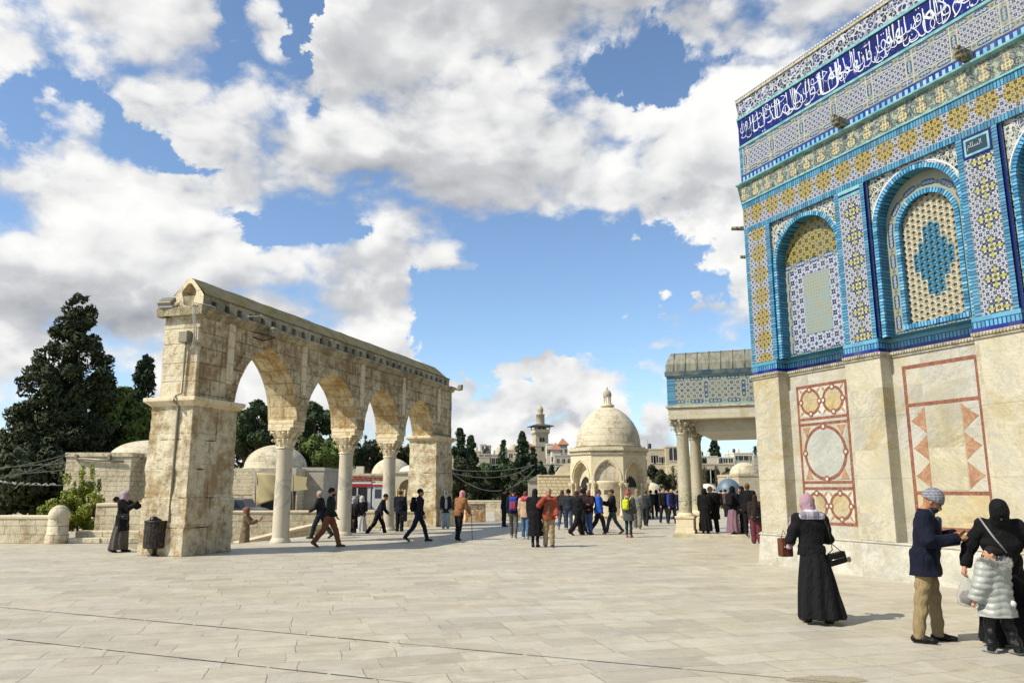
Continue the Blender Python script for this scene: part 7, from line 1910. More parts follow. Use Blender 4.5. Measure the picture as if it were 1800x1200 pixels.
def backpack(J, col, lab, col2=None, w=.14, hgt=.22, y=-.20, up=.30, h=.014, x=0.):
    s = J['s']; o = empty('backpack', J['o'].location, J['o'].rotation_euler.z, lab, 'backpack'); c = J['tor'](x, y, up); R3 = np.stack([[1, 0, 0], J['fw'], J['up']], 1)
    def f(P):
        q = np.abs((P - c) @ R3) - np.array([w, .075, hgt]) * s + .05; return np.linalg.norm(np.maximum(q, 0), axis=1) + np.minimum(q.max(1), 0) - .05
    sdf_obj('bag_body', f, c - .36 * s, c + .36 * s, h, cloth(col), o)
    c2 = J['tor'](x, y - .07, up - .06)
    def f2(P):
        q = np.abs((P - c2) @ R3) - np.array([w * .75, .035, hgt * .5]) * s + .025; return np.linalg.norm(np.maximum(q, 0), axis=1) + np.minimum(q.max(1), 0) - .025
    sdf_obj('front_pocket', f2, c2 - .3 * s, c2 + .3 * s, h, cloth(col2 or col), o)
    m = MB()
    for sx in (-1, 1):
        a = J['tor'](sx * .09, y + .06, up + .17); b = J['tor'](sx * .125, -.01, .605); cc = J['tor'](sx * .12, .135, .45); d = J['tor'](sx * .13, .10, .22); e = J['tor'](sx * .12, y + .06, up - .12); m.tube([a, b, cc, d, e], .018, 6)
    m.build('strap', cloth(col2 or col), o); return o


def G(px, py, z=0.): v = gnd(px, py, z); return v.x, v.y


# --- the four figures in the right foreground
BK = '#0c0c0e'
x, y = G(1436, 1094)
J = person('woman seen from behind in long black dress, black jacket and dusty pink headscarf', x, y, 1.64, -4, legs='small', arms=(((-.27, .05, 1.12), (-.20, .26, 1.04)), ((.27, .05, 1.12), (.16, .27, 1.10))), top=('hooded', BK, .90, .030), bot=('skirt', '#0e0e10', .07, .31), head=('hijab', '#a17f88', .12), nod=16, h=.010, seed=1, hips=.06, shoe='#0b0b0c')
o = J['o']; nk = J['nk']
sdf_obj('plaid_collar', lambda P: np.maximum(sm(rc(P, nk + [-.13, -.055, -.05], nk + [.13, -.055, -.05], .050), rc(P, nk + [-.06, -.05, -.01], nk + [.06, -.05, -.01], .055), .04), -(P[:, 2] - (nk[2] - .085))), nk - .3, nk + .3, .011, cloth('#77727c', 'plaid'), o)
sdf_obj('scarf_tail', lambda P: rc(P, J['shs'][0] + [-.05, .06, -.02], J['shs'][0] + [-.10, .10, -.36], .045, .035) + folds(P, .01, 30), J['shs'][0] - [.3, .2, .55], J['shs'][0] + [.2, .3, .15], .012, cloth('#a17f88'), o)
sdf_obj('waistband', lambda P: np.maximum(np.hypot(P[:, 0], P[:, 1] * 1.1) - .158, np.abs(P[:, 2] - .90) - .03), (-.25, -.25, .8), (.25, .25, 1), .012, cloth('#17171a'), o)
def handbag(lab, loc, rz, w, hgt, col, strap_pts, chain=None, name='handbag', kind='leather', d_=.05, tilt=0.):
    b = empty(name, loc, rz, lab, 'bag'); m = MB(); Rt = Matrix.Rotation(tilt, 4, 'Y'); m.box(-w / 2, w / 2, -d_, d_, -hgt / 2, hgt / 2, Rt); bo = bevel(m.build('bag_body', cloth(col, kind), b), .02, 3)
    m = MB(); m.box(-w / 2 + .01, w / 2 - .01, -d_ - .006, -d_ + .004, hgt * .05, hgt * .5, Rt); bevel(m.build('flap', cloth(col, kind), bo), .004)
    m = MB(); m.tube([Rt @ Vector((-w * .34, -d_ - .01, hgt * .04)), Rt @ Vector((w * .34, -d_ - .01, hgt * .02))], .004, 5); m.build('zip', M['zip'], bo)
    m = MB(); iv = (Matrix.Translation(loc) @ Matrix.Rotation(rz, 4, 'Z')).inverted(); m.tube([iv @ Vector(p) for p in strap_pts], .007, 6); m.build('strap', cloth(col, kind), b); return b
M['zip'] = material('zip_metal', color='#9c9a92', rough=.3, metal=.9)
sh = wpos(J, J['shs'][1] + [-.02, -.06, .05]); hb = wpos(J, np.array([.29, -.05, .80])); hb2 = wpos(J, np.array([.20, -.10, .97]))
handbag('small black handbag hanging at the hip of the woman in the pink headscarf', hb, R(8), .27, .15, '#101012', [sh, wpos(J, np.array([.155, -.19, 1.2])), wpos(J, np.array([.20, -.16, .92])), hb + Vector((-.1, 0, .06)), hb + Vector((.09, 0, .08)), wpos(J, np.array([.19, -.17, 1.0])), wpos(J, np.array([.15, -.19, 1.2]))], tilt=R(-14))
hw_ = wpos(J, np.array([-.27, .20, .93])); handbag('brown leather bag carried on the left arm of the woman in the pink headscarf', hw_, R(10), .17, .24, '#5b3320', [hw_ + Vector((-.05, 0, .1)), hw_ + Vector((-.01, .02, .22)), hw_ + Vector((.05, 0, .1))], d_=.06, name='shoulder_bag')

x, y = G(1640, 1128)
J = person('bearded man in grey knit hat, navy blazer and khaki trousers looking at his hands', x, y, 1.72, 120, legs='apart', spread=.13, arms=(((-.30, .10, 1.16), (-.10, .33, 1.20)), ((.26, .06, 1.14), (.06, .36, 1.16))), top=('jacket', '#090d20', .74, .036, 'fabric', .08), bot=('trousers', '#8a7650', .014), head=('beanie', '#6a6c74'), nod=30, lean=5, h=.0085, beard='#2a211b', eyes=True, skin='#9c6e50', wide=1.04, seed=3, shoe='#0d0c0c')
sdf_obj('shirt_collar', lambda P: np.maximum(rc(P, J['nk'] + [0, .03, -.06], J['nk'] + [0, .05, -.01], .075, .066), -rc(P, J['nk'] + [0, .02, -.1], J['nk'] + [0, .04, .1], .055)), J['nk'] - .2, J['nk'] + .2, .009, cloth('#3a4660'), J['o'])
sdf_obj('shirt_front', lambda P: rc(P, J['tor'](0, .125, .14), J['tor'](0, .135, .46), .045, .040), J['tor'](0, .1, .1) - .25, J['tor'](0, .1, .5) + .2, .011, cloth('#25304a'), J['o'])
hm = wpos(J, (J['AJ'][0][2] + J['AJ'][1][2]) / 2 + np.array([0, .075, .0])); m = MB(); m.lathe([(.004, -.05), (.020, -.045), (.022, .01), (.014, .03), (.014, .045)], 14, hm + Vector((0, 0, -.02))); tag(m.build('small_bottle', cloth('#a3a832', 'leather')), 'small yellow green bottle held by the man in the knit hat', 'bottle')

x, y = G(1778, 1136)
J = person('stooping woman in black face veil and loose black robe at the right edge', x, y, 1.64, 205, legs='stand', arms=(((-.33, .06, 1.10), (-.33, .20, .90)), ((.34, .08, 1.10), (.40, .16, .90))), top=('abaya', '#08080a', .10, .034, 'fabric', .05), bot=('skirt', '#08080a', .05, .32), head=('niqab', '#070708', .42), nod=20, lean=14, h=.010, wide=1.08, seed=5, hunch=.6)
stp = [wpos(J, J['tor'](.20, .06, .58)), wpos(J, J['tor'](.10, .26, .42)), wpos(J, J['tor'](-.02, .30, .24))]
m = MB(); m.tube(stp, .010, 6); m.build('bag_strap_line', cloth('#8d8c86'), None); s_ = bpy.data.objects['bag_strap_line']; s_.name = 'shoulder_strap'; tag(s_, 'pale strap running down the front of the veiled woman', 'strap')
hl_ = wpos(J, J['AJ'][1][2] + np.array([.0, .03, -.09]))
bb = empty('plastic_bag', hl_, 0, 'translucent plastic carrier bag hanging from the hand of the veiled woman', 'bag')
M['film'] = material('clear_plastic_film', color='#c9ccc9', rough=.15); bs_ = M['film'].node_tree.nodes['Principled BSDF']; bs_.inputs['Transmission Weight'].default_value = .55; bs_.inputs['Alpha'].default_value = .55; bs_.inputs['IOR'].default_value = 1.05
m = MB(); m.lathe([(.015, .02), (.03, -.03), (.09, -.12), (.125, -.22), (.115, -.30), (.05, -.335), (.005, -.34)], 26, (0, 0, 0), cap=False, sy=.7, wob=lambda a, z: 1 + .07 * math.sin(5 * a + 20 * z) + .04 * math.sin(9 * a)); m.build('bag_film', M['film'], bb)
m = MB(); m.lathe([(.005, -.32), (.085, -.29), (.095, -.22), (.06, -.17), (.005, -.16)], 14, (.01, 0, 0), sy=.6, wob=lambda a, z: 1 + .12 * math.sin(3 * a)); m.build('contents', cloth('#6d5b50', 'leather'), bb)
hl2 = wpos(J, J['AJ'][0][2] + np.array([.0, .05, -.10])); bb = empty('cloth_bag', hl2, R(20), 'bulky dark olive bag held at the right edge by the veiled woman', 'bag')
sdf_obj('bag_body', lambda P: el(P, (.02, 0, -.26), (.21, .13, .24)) + folds(P, .012, 24), (-.3, -.25, -.6), (.35, .25, .1), .014, cloth('#26261d', 'leather'), bb); m = MB(); m.tube([(-.09, 0, -.06), (-.03, 0, .05), (.03, 0, .05), (.12, 0, -.06)], .012, 6); m.build('handle', cloth('#1c1c16', 'leather'), bb)

x, y = G(1762, 1148)
J = person('small child from behind in a shiny silver padded coat with white fur hood', x, y, 1.10, -18, legs='small', spread=.11, arms=(((-.30, .0, 1.10), (-.36, .10, .85)), ((.24, .05, 1.10), (.22, .18, .92))), top=('hooded', '#9a9c94', .60, .052, 'puffer', .10), bot=('trousers', '#0f0f12', .022, 'leather'), head=('short', '#1d1715'), turn=-55, h=.0075, wide=1.15, seed=7, shoe='#8f8f90', skin='#b98a6c')
o = J['o']; s = J['s']; nk = J['nk']
sdf_obj('hood', lambda P: sm(rc(P, nk + [-.06, -.065, -.05], nk + [.06, -.065, -.05], .045), rc(P, nk + [0, -.09, -.07], nk + [0, -.10, -.15], .075, .02), .04) + folds(P, .004, 40), nk - .35, nk + .25, .009, cloth('#9a9c94', 'puffer'), o)
m = MB(); g = random.Random(2)
for i in range(2600):
    a = g.uniform(-2.9, 2.9) - math.pi / 2; rr = .125 + g.uniform(-.025, .025); b = Vector((nk[0] + rr * math.cos(a), nk[1] - .02 + rr * .72 * math.sin(a), nk[2] - .015 + g.uniform(-.02, .02) + .02 * math.cos(a * 2))); d = Vector((math.cos(a) + g.uniform(-.9, .9), math.sin(a) + g.uniform(-.9, .9), g.uniform(-.6, 1.))).normalized(); t_ = d.cross(Vector((g.random(), g.random(), g.random()))).normalized() * .0035
    m.quad(b - t_, b + t_, b + d * .055 + t_ * .2, b + d * .055 - t_ * .2)
m.build('fur_trim', cloth('#c9c6be'), o, fix=False)
sdf_obj('hair_bun', lambda P: el(P, J['HP'](.02, -.12, .02), (.045, .045, .04)) + folds(P, .003, 90), J['HP'](0, -.12, .02) - .09, J['HP'](0, -.12, .02) + .09, .006, cloth('#0d0b0b'), o)
m = MB(); p = J['tor'](.10, -.215, -.10); m.lathe([(.002, -.035), (.025, -.025), (.036, 0), (.025, .025), (.002, .035)], 14, p, wob=lambda a, z: 1 + .06 * math.sin(7 * a + 90 * z)); m.build('pompom', cloth('#d2cfca'), o)

# --- figures in the middle distance
DK = '#111217'; JE = '#2f4260'
def P_(lab, px, py, **k): x, y = G(px, py, k.get('z', 0.)); return person(lab, x, y, **k)
MID = dict(h=.0135)
J = P_('woman in lilac headscarf, black coat and grey skirt raising a phone by the bin', 210, 970, H=1.66, hd=92, legs='small', arms=(((-.16, .30, 1.27), (-.04, .52, 1.34)), ((.16, .22, 1.22), (.02, .46, 1.40))), top=('coat', '#0d0d10', .60, .035), bot=('skirt', '#4a443e', .07, .27), head=('hijab', '#a5919c', .22), wide=1.12, **MID)
def phone(J, i, lab, dx=.03):
    w = J['AJ'][i][2]; e = J['AJ'][i][1]; d = (w - e) / np.linalg.norm(w - e); p = wpos(J, w + d * .09 + np.array([0, .02, .05])); o = empty('mobile_phone', p, J['o'].rotation_euler.z, lab, 'phone'); m = MB(); m.box(-.037, .037, -.005, .005, -.075, .075, Matrix.Rotation(R(-18), 4, 'X')); bevel(m.build('phone_body', cloth('#15161a', 'leather'), o), .004); m = MB(); m.box(-.033, .033, -.0065, -.0052, -.07, .07, Matrix.Rotation(R(-18), 4, 'X')); m.build('screen', cloth('#1f2a33', 'leather'), o)
phone(J, 0, 'phone held out by the woman in the lilac headscarf')
p = ppt(J, .15, .12, .08); handbag('small dark round bag at the hip of the woman in the lilac headscarf', p, R(0), .16, .16, '#1d1a1c', [p + Vector((-.05, 0, .06)), ppt(J, .1, .05, .5), p + Vector((.05, 0, .06))], name='shoulder_bag')
J = P_('man in black jacket behind the stair parapet, head above the lilac headscarf woman', 197, 960, H=1.68, hd=35, z=-.25, arms=((8, 6, 20), (8, 6, 20)), top=('jacket', '#0d0e10', .85, .03), head=('short', '#3d3024'), **MID)
x0, y0 = at(430, 950, 26.2).x, 26.2
J = person('woman in brown headscarf and long tan coat raising a phone', x0, y0, 1.62, 80, z=-.52, arms=(((-.18, .24, 1.20), (-.03, .46, 1.28)), ((.18, .16, 1.2), (.03, .42, 1.25))), top=('coat', '#6e5f44', .12, .03, 'fabric', .035), bot=('skirt', '#2c251c', .08, .2), head=('hijab', '#7a4b3a', .16), h=.0135)
phone(J, 0, 'phone raised by the woman in the tan coat')
J = P_('man in rust brown trousers and dark green jacket striding right past the arcade', 577, 961, H=1.78, hd=88, legs='stride', arms=((-18, 6, 22), (14, 6, 24)), top=('jacket', '#1b2219', .86, .028), bot=('trousers', '#7a4320', .02), head=('short', '#1a1411'), shoe='#4b3423', eyes=True, beard='#2a1f18', lean=3, **MID)
p = ppt(J, -.17, -.12, .10); handbag('black shoulder bag swinging behind the man in rust trousers', p, R(60), .34, .30, '#101114', [p + Vector((-.08, 0, .12)), ppt(J, .1, .0, .56), p + Vector((.08, 0, .12))], name='shoulder_bag', d_=.07, kind='fabric')
J = P_('white-haired man in dark clothes walking left behind the man in rust trousers', 562, 946, H=1.68, hd=-80, legs='stride', arms=((20, 6, 40), (-10, 6, 20)), top=('jacket', '#14161a', .84, .028), bot=('trousers', '#1b2427', .02), head=('short', '#a8a49c'), lean=6, **MID)
J = P_('young man in dark padded jacket walking right with a black backpack', 735, 951, H=1.75, hd=88, legs='stride', arms=((-8, 6, 20), (10, 6, 16)), top=('jacket', '#15171f', .84, .032), bot=('trousers', '#141a30', .01), head=('short', '#17110e'), shoe='#17171a', eyes=True, lean=3, **MID)
backpack(J, '#0b0b0d', 'black backpack worn by the young man walking right', w=.14, hgt=.24)
J = P_('old man in red and white headcloth and tan jacket walking away with a cane', 806, 949, H=1.66, hd=35, legs='small', arms=((4, 8, 12), (14, 10, 30)), top=('jacket', '#86592f', .84, .03), bot=('trousers', '#0c0c0f', .025), head=('keffiyeh', '#a8323a', .30), lean=9, nod=10, hunch=.5, **MID)
w = wpos(J, J['AJ'][1][2] + np.array([0, .03, -.07])); m = MB(); m.tube([w + Vector((-.06, 0, .02)), w + Vector((.03, 0, .03)), w + Vector((.04, .01, -.03)), Vector((w.x + .07, w.y, .01))], .011, 7); tag(m.build('walking_cane', cloth('#4b2d1c', 'leather')), 'brown walking cane beside the old man in the red and white headcloth', 'cane')
J = P_('woman in white headscarf, dark jacket and pale blue trousers by the far pier', 783, 929, H=1.62, hd=170, arms=((10, 8, 30), (10, 8, 30)), top=('jacket', '#23231f', .72, .03), bot=('trousers', '#8f9ea3', .035), head=('hijab', '#bcb9b4', .20), shoe='#a89c90', **MID)
sdf_obj('white_blouse', lambda P: rc(P, J['tor'](0, .12, .05), J['tor'](0, .13, .40), .065, .05), J['tor'](0, .1, 0) - .25, J['tor'](0, .1, .45) + .2, .014, cloth('#b9b6b1'), J['o'])
zl = -.25
J = P_('woman in white headscarf, black jacket and long white skirt between the columns', 634, 944, H=1.66, hd=-20, z=zl, arms=((25, 8, 60), (25, 8, 60)), top=('jacket', '#131217', .86, .03), bot=('skirt', '#b5b2b0', .06, .27), head=('hijab', '#b3b0ac', .12), **MID)
J = P_('woman in pale grey headscarf and dark coat beside the white skirt', 620, 948, H=1.62, hd=30, z=zl, arms=((20, 8, 50), (20, 8, 50)), top=('coat', '#1b1716', .45, .03), bot=('trousers', '#20222a'), head=('hijab', '#9e9a98', .14), **MID)
J = P_('dark-haired woman in black with jeans half hidden by the second column', 611, 950, H=1.62, hd=60, z=zl, top=('jacket', '#0f0e12', .72, .03), bot=('trousers', '#2c4262', .02), head=('long', '#171210'), **MID)
J = P_('person in black leaning forward, half hidden behind the third column', 664, 941, H=1.70, hd=85, z=zl * .4, legs='stride', arms=((10, 6, 30), (-10, 6, 20)), top=('jacket', '#101014', .78, .03), bot=('trousers', '#0d0d10', .02), head=('short', '#16110f'), lean=22, **MID)
J = P_('man in dark jacket seen from behind between third column and far pier', 702, 938, H=1.74, hd=10, z=zl * .4, top=('jacket', '#11131d', .80, .04), bot=('trousers', '#0f1016', .02), head=('short', '#4b3e30'), **MID)
p = ppt(J, .18, -.05, -.22); handbag('black and white bag hanging beside the man in the dark jacket', p, 0, .26, .40, '#101012', [p + Vector((-.05, 0, .18)), ppt(J, .2, 0, .12), p + Vector((.05, 0, .18))], name='shoulder_bag', d_=.1, kind='fabric')

# --- the crowd in the middle
C = dict(h=.0150)
P_('man in black jacket standing alone at the left end of the crowd', 886, 925, H=1.70, hd=60, arms=((15, 6, 50), (15, 6, 50)), top=('jacket', '#0f1014', .80, .03), bot=('trousers', '#141a2c', .015), head=('short', '#14100e'), **C)
J = P_('woman in dark jacket and grey trousers walking away with blue and red backpack', 903, 945, H=1.74, hd=6, legs='walk', arms=((10, 8, 20), (6, 8, 20)), top=('jacket', '#15161d', .84, .028), bot=('trousers', '#4c4d44', .008), head=('cap', '#15171a'), shoe='#8c8480', **C)
backpack(J, '#1d3c9a', 'blue backpack with red sides on the woman in grey trousers', '#a62b36', w=.13, hgt=.24)
J = P_('woman in cream jacket with coral pink hood and blue jeans', 924, 947, H=1.62, hd=10, legs='small', arms=((10, 10, 20), (10, 10, 20)), top=('jacket', '#b99a7c', .78, .045), bot=('trousers', '#3f607f', .012), head=('long', '#55301f'), shoe='#b9b4ae', **C)
sdf_obj('pink_hood', lambda P: rc(P, J['nk'] + [-.07, -.06, -.02], J['nk'] + [.07, -.06, -.02], .09) + folds(P, .006, 30), J['nk'] - .3, J['nk'] + .25, .015, cloth('#c04a5c'), J['o'])
J = P_('woman in very long black coat and short boots beside the man in the rust jacket', 941, 961, H=1.70, hd=15, legs='stand', arms=((8, 5, 15), (8, 5, 15)), top=('coat', '#0a0a0c', .32, .045, 'fabric', .02), bot=('trousers', '#17120f', -.005), head=('long', '#17130f'), spread=.06, shoe='#0c0b0b', h=.013, wide=1.1)
J = P_('grey-haired man in rust red jacket and khaki trousers, hand at his ear', 965, 961, H=1.72, hd=178, legs='stand', arms=((10, 8, 30), ((.30, .16, 1.22), (.13, .20, 1.47))), top=('jacket', '#8f3b22', .80, .04), bot=('trousers', '#9a8560', .02), head=('short', '#8d877e'), shoe='#3b2416', eyes=True, wide=1.12, skin='#b07a62', h=.013)
sdf_obj('olive_shirt', lambda P: rc(P, J['tor'](0, .13, .02), J['tor'](0, .14, .44), .055, .045), J['tor'](0, .1, 0) - .25, J['tor'](0, .1, .5) + .2, .014, cloth('#5d4a26'), J['o'])
J = P_('woman in black with brown hair walking away in jeans, grey backpack', 989, 930, H=1.68, hd=15, legs='walk2', top=('jacket', '#0f0f13', .80, .03), bot=('trousers', JE, .012), head=('long', '#4a3022'), shoe='#a09a94', **C)
backpack(J, '#2e312f', 'grey backpack on the woman in jeans left of the dark group', w=.12, hgt=.2)
P_('person in dark cap and grey scarf walking away beside the grey backpack', 1000, 931, H=1.70, hd=5, legs='walk', top=('jacket', '#2b2f35', .82, .03), bot=('trousers', '#263755', .012), head=('cap', '#14161a'), shoe='#aaa49e', **C)
P_('woman in wide black clothes with reddish brown hair facing right', 1015, 940, H=1.66, hd=60, legs='walk', arms=((20, 8, 50), (20, 8, 50)), top=('jacket', '#0d0d10', .78, .05), bot=('trousers', '#0e0e12', .04), head=('long', '#45261b'), wide=1.1, **C)
P_('man in navy coat glimpsed behind the dark group', 1024, 933, H=1.68, hd=40, top=('jacket', '#151b2c', .76, .03), bot=('trousers', '#10131a', .015), head=('short', '#1b1512'), **C)
P_('hooded person in black beside the bald man in the crowd', 1029, 936, H=1.74, hd=100, legs='small', top=('jacket', '#0c0c10', .70, .035), bot=('trousers', '#0e0f14', .02), head=('hood', '#0c0c10'), **C)
P_('bald man in dark maroon jacket and jeans looking down', 1036, 939, H=1.69, hd=-150, legs='small', arms=((30, 6, 60), (30, 6, 60)), top=('jacket', '#2a1418', .78, .03), bot=('trousers', '#34507c', .015), head=('none', '#000000'), nod=20, **C)
P_('man in bright blue jacket and dark trousers facing right', 1053, 939, H=1.72, hd=95, legs='walk2', arms=((4, 8, 14), (4, 8, 14)), top=('jacket', '#1450b4', .78, .05), bot=('trousers', '#141a28', .018), head=('short', '#3a3733'), shoe='#a29c90', wide=1.12, eyes=True, **C)
J = P_('balding man in black padded jacket and teal trousers showing a tablet', 1078, 938, H=1.72, hd=-85, legs='walk2', arms=((40, 6, 60), (40, 6, 55)), top=('jacket', '#0f0f12', .82, .05), bot=('trousers', '#2c3f42', .005), head=('grey_fringe', '#3d2f28'), shoe='#8a5c2c', nod=12, **C)
phone(J, 0, 'dark tablet held by the balding man in black')
J = P_('woman in red knitted hat, grey tweed coat and pink boots', 1106, 944, H=1.62, hd=25, legs='stand', arms=((12, 8, 25), (12, 8, 25)), top=('coat', '#3c3f3f', .62, .04), bot=('trousers', '#1b3134', .0), head=('hat', '#b03a48'), shoe='#a0525c', spread=.07, **C)
m = MB(); p = J['HP'](.03, -.03, .13); m.lathe([(.002, -.045), (.035, -.03), (.048, 0), (.035, .03), (.002, .045)], 12, p); m.build('pompom', cloth('#16131a'), J['o'])
backpack(J, '#c3c61e', 'bright yellow backpack on the woman in the red hat', w=.12, hgt=.2, x=-.05)
P_('blonde woman in loose light grey outfit walking away', 1121, 929, H=1.72, hd=10, legs='walk', top=('jacket', '#7b7a74', .80, .035), bot=('trousers', '#6e6b63', .045), head=('long', '#8f7a54'), shoe='#b4afa8', **C)
P_('man in dark grey waistcoat with light sleeves walking away, right of the blonde woman', 1136, 924, H=1.68, hd=20, legs='walk', arms=((6, 14, 15), (6, 10, 15)), top=('jacket', '#2c3036', .82, .035), bot=('trousers', '#14161c', .02), head=('short', '#4a4540'), **C)
F_ = dict(h=.02)
P_('distant person in black between the waistcoat man and the porch', 1155, 909, H=1.66, hd=30, legs='walk', top=('jacket', '#0f1014', .78, .03), head=('hood', '#0f1014'), **F_)
P_('distant person in dark clothes left of the two standing men', 1145, 911, H=1.62, hd=-20, top=('jacket', '#24262c', .78, .03), bot=('trousers', '#22252c'), head=('short', '#1b1613'), **F_)
P_('man all in black standing with feet apart left of the porch columns', 1168, 919, H=1.72, hd=175, legs='apart', spread=.15, top=('jacket', '#0d0e11', .80, .03), head=('short', '#6b655c'), **F_)
P_('bald man in black vest with blue sleeves beside the porch column', 1182, 920, H=1.68, hd=170, legs='apart', spread=.15, top=('jacket', '#122a86', .82, .03), head=('none', '#000000'), **F_)
sdf_obj('vest', lambda P: np.maximum(rc(P, (0, 0, .96), (0, 0, 1.36), .165, .17), np.abs(P[:, 0]) - .16), (-.3, -.3, .8), (.3, .3, 1.6), .02, cloth('#0d0f16'), [c for c in COL.objects if c.name.startswith('person')][-1])
P_('distant dark figure passing just left of the porch column', 1193, 912, H=1.64, hd=-60, legs='walk', top=('jacket', '#101117', .8, .03), head=('short', '#15110f'), **F_)
for i, (px, py, hd_, c1, lab) in enumerate(((1161, 900, 20, '#3a3d44', 'tiny far figure in grey near the flat-roofed portico'), (1139, 901, 100, '#101216', 'tiny far figure in black beside the small domed cell'), (1176, 903, 0, '#1b2233', 'tiny far figure in navy behind the two standing men'), (1269, 905, -30, '#15171b', 'tiny far figure in black below the blue dome'), (1277, 908, 60, '#4a3030', 'tiny far figure in maroon below the blue dome'), (976, 905, 15, '#6b5a4c', 'tiny far figure in tan behind the rust jacket'), (951, 903, -40, '#20232b', 'tiny far figure in dark blue left of the rubble wing'))):
    P_(lab, px, py, H=1.66, hd=hd_, legs='walk' if i % 2 else 'stand', top=('jacket', c1, .8, .03), bot=('trousers', '#1a1c22'), head=('short', '#1d1713'), h=.024)
# --- on and beside the porch step
zs = .13
P_('stout figure in black with grey cap seen from behind on the porch step', 1253, 936, H=1.66, hd=5, z=zs, legs='apart', spread=.15, top=('coat', '#0b0b0d', .50, .07), bot=('trousers', '#0c0c0f', .03), head=('cap', '#8a8072'), wide=1.35, nod=25, lean=10, **C)
P_('black-veiled woman close beside the stout figure on the porch step', 1241, 937, H=1.58, hd=20, z=zs, top=('coat', '#08080a', .2, .05), bot=('skirt', '#08080a', .08, .25), head=('hijab', '#09090b', .25), **C)
J = P_('woman in black headscarf and dusty pink skirt on the porch step', 1291, 938, H=1.66, hd=40, z=zs, legs='small', arms=((10, 8, 30), (20, 8, 50)), top=('jacket', '#0e0d10', .86, .04), bot=('skirt', '#7a5a66', .06, .25), head=('hijab', '#0c0b0e', .2), **C)
backpack(J, '#0e0e11', 'black backpack on the woman in the pink skirt', w=.12, hgt=.2)
P_('person in white shirt between the pink skirt and the man in black', 1307, 937, H=1.66, hd=-60, z=zs, arms=((20, 8, 30), (20, 8, 30)), top=('jacket', '#b9b9b7', .84, .03), head=('long', '#16110f'), **C)
P_('tall man in black suit with shaved head on the porch step', 1318, 940, H=1.76, hd=20, z=zs, top=('jacket', '#0b0b0e', .78, .04), bot=('trousers', '#0b0b0e', .02), head=('none', '#000000'), skin='#5d3f31', wide=1.1, **C)
p = ppt(J, .28, .1, -.05); handbag('large black shopping bag between the pink skirt and the man in black', p, R(10), .34, .30, '#121214', [p + Vector((-.1, 0, .13)), p + Vector((0, 0, .28)), p + Vector((.1, 0, .13))], kind='fabric', d_=.08, name='shopping_bag')
J = P_('woman in dark red trousers and black boots at the corner of the marble wall', 1331, 955, H=1.52, hd=10, top=('jacket', '#2a211f', .80, .03), bot=('trousers', '#5a1826', .035), head=('long', '#2c1c15'), shoe='#0c0b0b', **C)
p = ppt(J, .08, -.20, .02); handbag('round black bag carried by the woman in dark red trousers', p, 0, .30, .22, '#0f0f11', [p + Vector((-.08, 0, .1)), ppt(J, .0, -.12, .5), p + Vector((.08, 0, .1))], name='shoulder_bag', d_=.08)

# ------------------------------------------------------------------ vehicles beyond the parapet
YV = 66; ZG = -.6
M['vwhite'] = material('white_vehicle_paint', color='#c3c2bd', rough=.35); M['vred'] = material('red_vehicle_paint', color='#a3262a', rough=.4); M['vglass'] = material('vehicle_glass', color='#39434a', rough=.1); M['tyre'] = material('tyre_rubber', color='#16161a', rough=.8); M['vgrey'] = material('grey_vehicle_paint', color='#5e6068', rough=.35)
def wheel(par, x, y, r, w=.22):
    m = MB(); m.lathe([(r * .62, -w / 2), (r * .95, -w / 2), (r, -w * .3), (r, w * .3), (r * .95, w / 2), (r * .62, w / 2)], 24, cap=False); m.v = [(x + v[0], y + v[2], r + v[1]) for v in m.v]; t_ = m.build('wheel', M['tyre'], par)
    m = MB(); m.lathe([(.01, -w * .3), (r * .3, -w * .45), (r * .64, -w * .3), (r * .64, w * .3), (r * .3, w * .45), (.01, w * .3)], 16); m.v = [(x + v[0], y + v[2], r + v[1]) for v in m.v]; m.build('rim', M['metal'], t_)
xa = at(578, 900, YV).x; xb = at(692, 900, YV).x; L = xb - xa; tr = empty('fire_truck', (xa, YV, ZG), 0, 'white and red fire truck with roof ladders and open equipment locker, parked beyond the arches', 'fire truck'); hT = at(600, 838, YV).z - ZG
m = MB(); m.box(0, L * .64, 0, 2.2, .55, hT - .45); m.m = 0; bevel(m.build('equipment_body', M['vwhite'], tr), .05)
m = MB(); m.prism([(L * .66, .5), (L * 1., .5), (L * 1., 1.35), (L * .95, 1.55), (L * .90, hT - .55), (L * .66, hT - .5)], 0, 2.2, 'y'); cb = bevel(m.build('cab', M['vwhite'], tr), .06)
m = MB(); m.prism([(L * .70, 1.5), (L * .80, 1.5), (L * .80, 2.25), (L * .70, 2.25)], -.02, .02, 'y'); m.build('side_window', M['vglass'], cb); m = MB(); m.prism([(L * .82, 1.5), (L * .925, 1.5), (L * .89, 2.25), (L * .82, 2.25)], -.02, .02, 'y'); m.build('side_window', M['vglass'], cb)
m = MB(); m.box(L * .14, L * .58, -.02, .03, .8, hT - .85); lk = m.build('open_locker', M['dark'], tr)
for i in range(5): m = MB(); xx = L * (.18 + .08 * i); m.box(xx, xx + .30, -.05, -.021, .95 + .4 * (i % 2), 1.3 + .5 * (i % 2)); m.build('locker_equipment', M['metal'] if i % 2 else M['vwhite'], lk)
m = MB(); m.box(L * .30, L * .33, -.08, -.021, .8, hT - .9); m.box(L * .42, L * .44, -.08, -.021, .8, hT - .9); m.box(L * .30, L * .44, -.08, -.021, 1.6, 1.68); m.build('locker_frame', M['vwhite'], lk)
m = MB(); m.box(L * .12, L * .66, -.06, .0, hT - .82, hT - .56); m.box(L * .68, L * .9, -.06, .0, hT - .78, hT - .62); m.build('red_stripe', M['vred'], tr)
m = MB()
